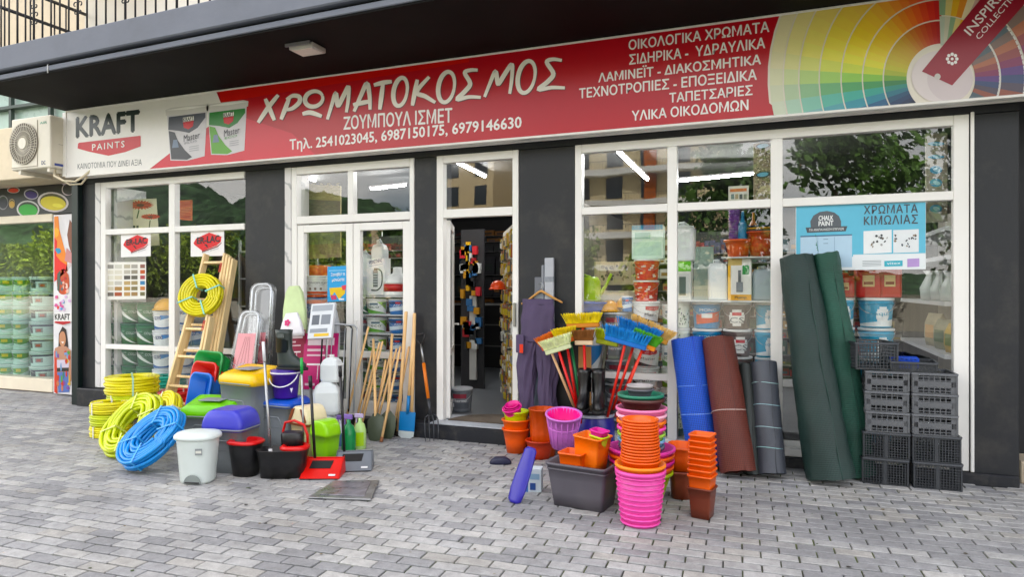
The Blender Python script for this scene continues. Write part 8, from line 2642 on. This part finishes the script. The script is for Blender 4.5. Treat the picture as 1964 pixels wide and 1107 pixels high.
# ------------------------------------------------------------------ crates
CRM = M('crate_black', '#33363b', .42, var=.14, dirt=.08)
CRM2 = M('crate_grey', '#5b5d61', .45, var=.12, dirt=.10)
def lattice(mb_, o, u, v, nu, nv, t_, dn, solid=()):
    """bars over the panel o + u, v; dn: thickness direction"""
    o, u, v, dn = Vector(o), Vector(u), Vector(v), Vector(dn)
    L1, L2 = u.length, v.length
    for i in range(nu + 1):
        a = o + u * (i / nu)
        w_ = u.normalized() * (t_ if i not in (0, nu) else t_ * 2)
        mb_.prism([a - w_ / 2, a + w_ / 2, a + w_ / 2 + v, a - w_ / 2 + v], dn)
    for j in range(nv + 1):
        a = o + v * (j / nv)
        w_ = v.normalized() * (t_ if j not in (0, nv) else t_ * 2)
        mb_.prism([a - w_ / 2 + dn * .1, a + w_ / 2 + dn * .1, a + w_ / 2 + u + dn * .1, a - w_ / 2 + u + dn * .1], dn * .8)
    for (u0, u1, v0, v1) in solid:
        mb_.prism([o + u * u0 + v * v0 - dn * .05, o + u * u1 + v * v0 - dn * .05, o + u * u1 + v * v1 - dn * .05, o + u * u0 + v * v1 - dn * .05], dn * 1.2)
CRP = {}
def crate(kind, mat_, w, d, h, m_world, label, group):
    """open lattice crate; local z up, open top"""
    key = (kind, w, d, h)
    if key in CRP:
        return dup(CRP[key], label, mat=m_world, group=group)
    t_ = thing('plastic_crate', label, 'crate', mat=m_world, group=group)
    nu, nv, th = {'slot': (8, 6, .006), 'mesh': (16, 10, .0045), 'open': (12, 8, .005)}[kind]
    nd = max(4, int(nu * d / w))
    sol = {'slot': ((0, 1, .36, .62), (0, .12, 0, 1), (.88, 1, 0, 1)), 'mesh': ((0, .03, 0, 1), (.97, 1, 0, 1), (.46, .54, 0, 1)), 'open': ((0, .04, 0, 1), (.96, 1, 0, 1))}[kind]
    for nm, o, u, v, n_, dn in (('side_panel', (-w / 2, -d / 2, 0), (w, 0, 0), (0, 0, h), nu, (0, .007, 0)), ('side_panel', (-w / 2, d / 2, 0), (w, 0, 0), (0, 0, h), nu, (0, -.007, 0)),
                                ('end_panel', (-w / 2, -d / 2, 0), (0, d, 0), (0, 0, h), nd, (.007, 0, 0)), ('end_panel', (w / 2, -d / 2, 0), (0, d, 0), (0, 0, h), nd, (-.007, 0, 0)),
                                ('base', (-w / 2, -d / 2, .002), (w, 0, 0), (0, d, 0), nu, (0, 0, .007))):
        q = MB(); lattice(q, o, u, v, n_, nv if nm != 'base' else nd, th, dn, sol if nm != 'base' else ())
        q.build(nm, mat_, t_, fix=False)
    q = MB()
    q.loft([rrect(w + .02, d + .02, .02, h - .012), rrect(w + .024, d + .024, .02, h + .004), rrect(w - .012, d - .012, .02, h + .004), rrect(w - .012, d - .012, .02, h - .012)], False, False)
    q.build('rim', mat_, t_)
    CRP[key] = t_
    return t_
# lower pair of mesh crates, then two columns of three slotted crates standing on their ends, an open crate on top
cB = G(1735, 935)
yC = cB.y + .16
xL0 = W(1702, 900, yC - .15).x
xR0 = W(1796, 900, yC - .15).x
wC = (xR0 - xL0) * .96
zl1 = .40
for i, (xx, pl) in enumerate(((xL0, 'left'), (xR0, 'right'))):
    for k in range(2):
        crate('mesh', CRM, wC, .36, .195, Matrix.Translation((xx + rnd.uniform(-.01, .01), yC + .04 + rnd.uniform(-.01, .01), k * .20)) @ Matrix.Rotation(R(-2 + i * 3), 4, 'Z'), 'fine mesh black crate, %s of the %s lower pair' % (['lower', 'upper'][k], pl), 'fine mesh crates at the foot of the crate stack')
xs_ = (W(1702, 770, yC - .14).x, W(1792, 770, yC - .14).x)
wS = (xs_[1] - xs_[0]) * .93
for i, xx in enumerate(xs_):
    for k in range(3):
        m_ = Matrix.Translation((xx + rnd.uniform(-.004, .004), yC + .03, .402 + k * .155 + .0)) @ Matrix.Rotation(R(-1.5 + i * 2), 4, 'Z')
        crate('slot', CRM2, wS, .34, .150, m_, 'dark grey slotted crate, %s of the %s column' % (['lowest', 'middle', 'topmost'][k], ['left', 'right'][i]), 'slotted crates stacked two by three')
zt_ = .402 + 3 * .155 + .003
crate('open', CRM, .30, .36, .20, Matrix.Translation((W(1668, 690, yC - .02).x - .0, yC + .06, zt_ + .01)) @ Matrix.Rotation(R(12), 4, 'Z'), 'open black crate standing on top at the left of the crate stack', None)
crate('mesh', CRM, wC * .98, .34, .07, Matrix.Translation((W(1745, 700, yC).x + .02, yC + .05, zt_)) @ Matrix.Rotation(R(-5), 4, 'Z'), 'shallow black crate lying on top at the right of the crate stack', None)
t = thing('folded_crate', 'small bright blue folding crate lying in the shallow black crate', 'crate', (W(1733, 700, yC).x, yC - .05, zt_ + .02), R(-4))
m_ = MB(); lattice(m_, (-.09, 0, 0), (.18, 0, 0), (0, 0, .075), 6, 3, .006, (0, .01, 0), ((0, 1, .38, .62),)); lattice(m_, (-.09, .1, 0), (.18, 0, 0), (0, 0, .075), 6, 3, .006, (0, .01, 0), ((0, 1, .38, .62),)); m_.box(-.09, .09, .012, .099, 0, .008); m_.build('body', M('crate_blue', '#1f4ab8', .4), t, fix=False)
# low stone post at the far right edge
t = thing('stone_block', 'pale stone block at the right end of the dark pillar', 'stone block', (1.82, .12, 0))
m_ = MB(); m_.box(-.09, .25, -.02, .3, 0, .17); m_.build('block', M('pale_stone', '#b5a894', .9, var=.2, bump=.4, bscale=20), t, bevel=.01)
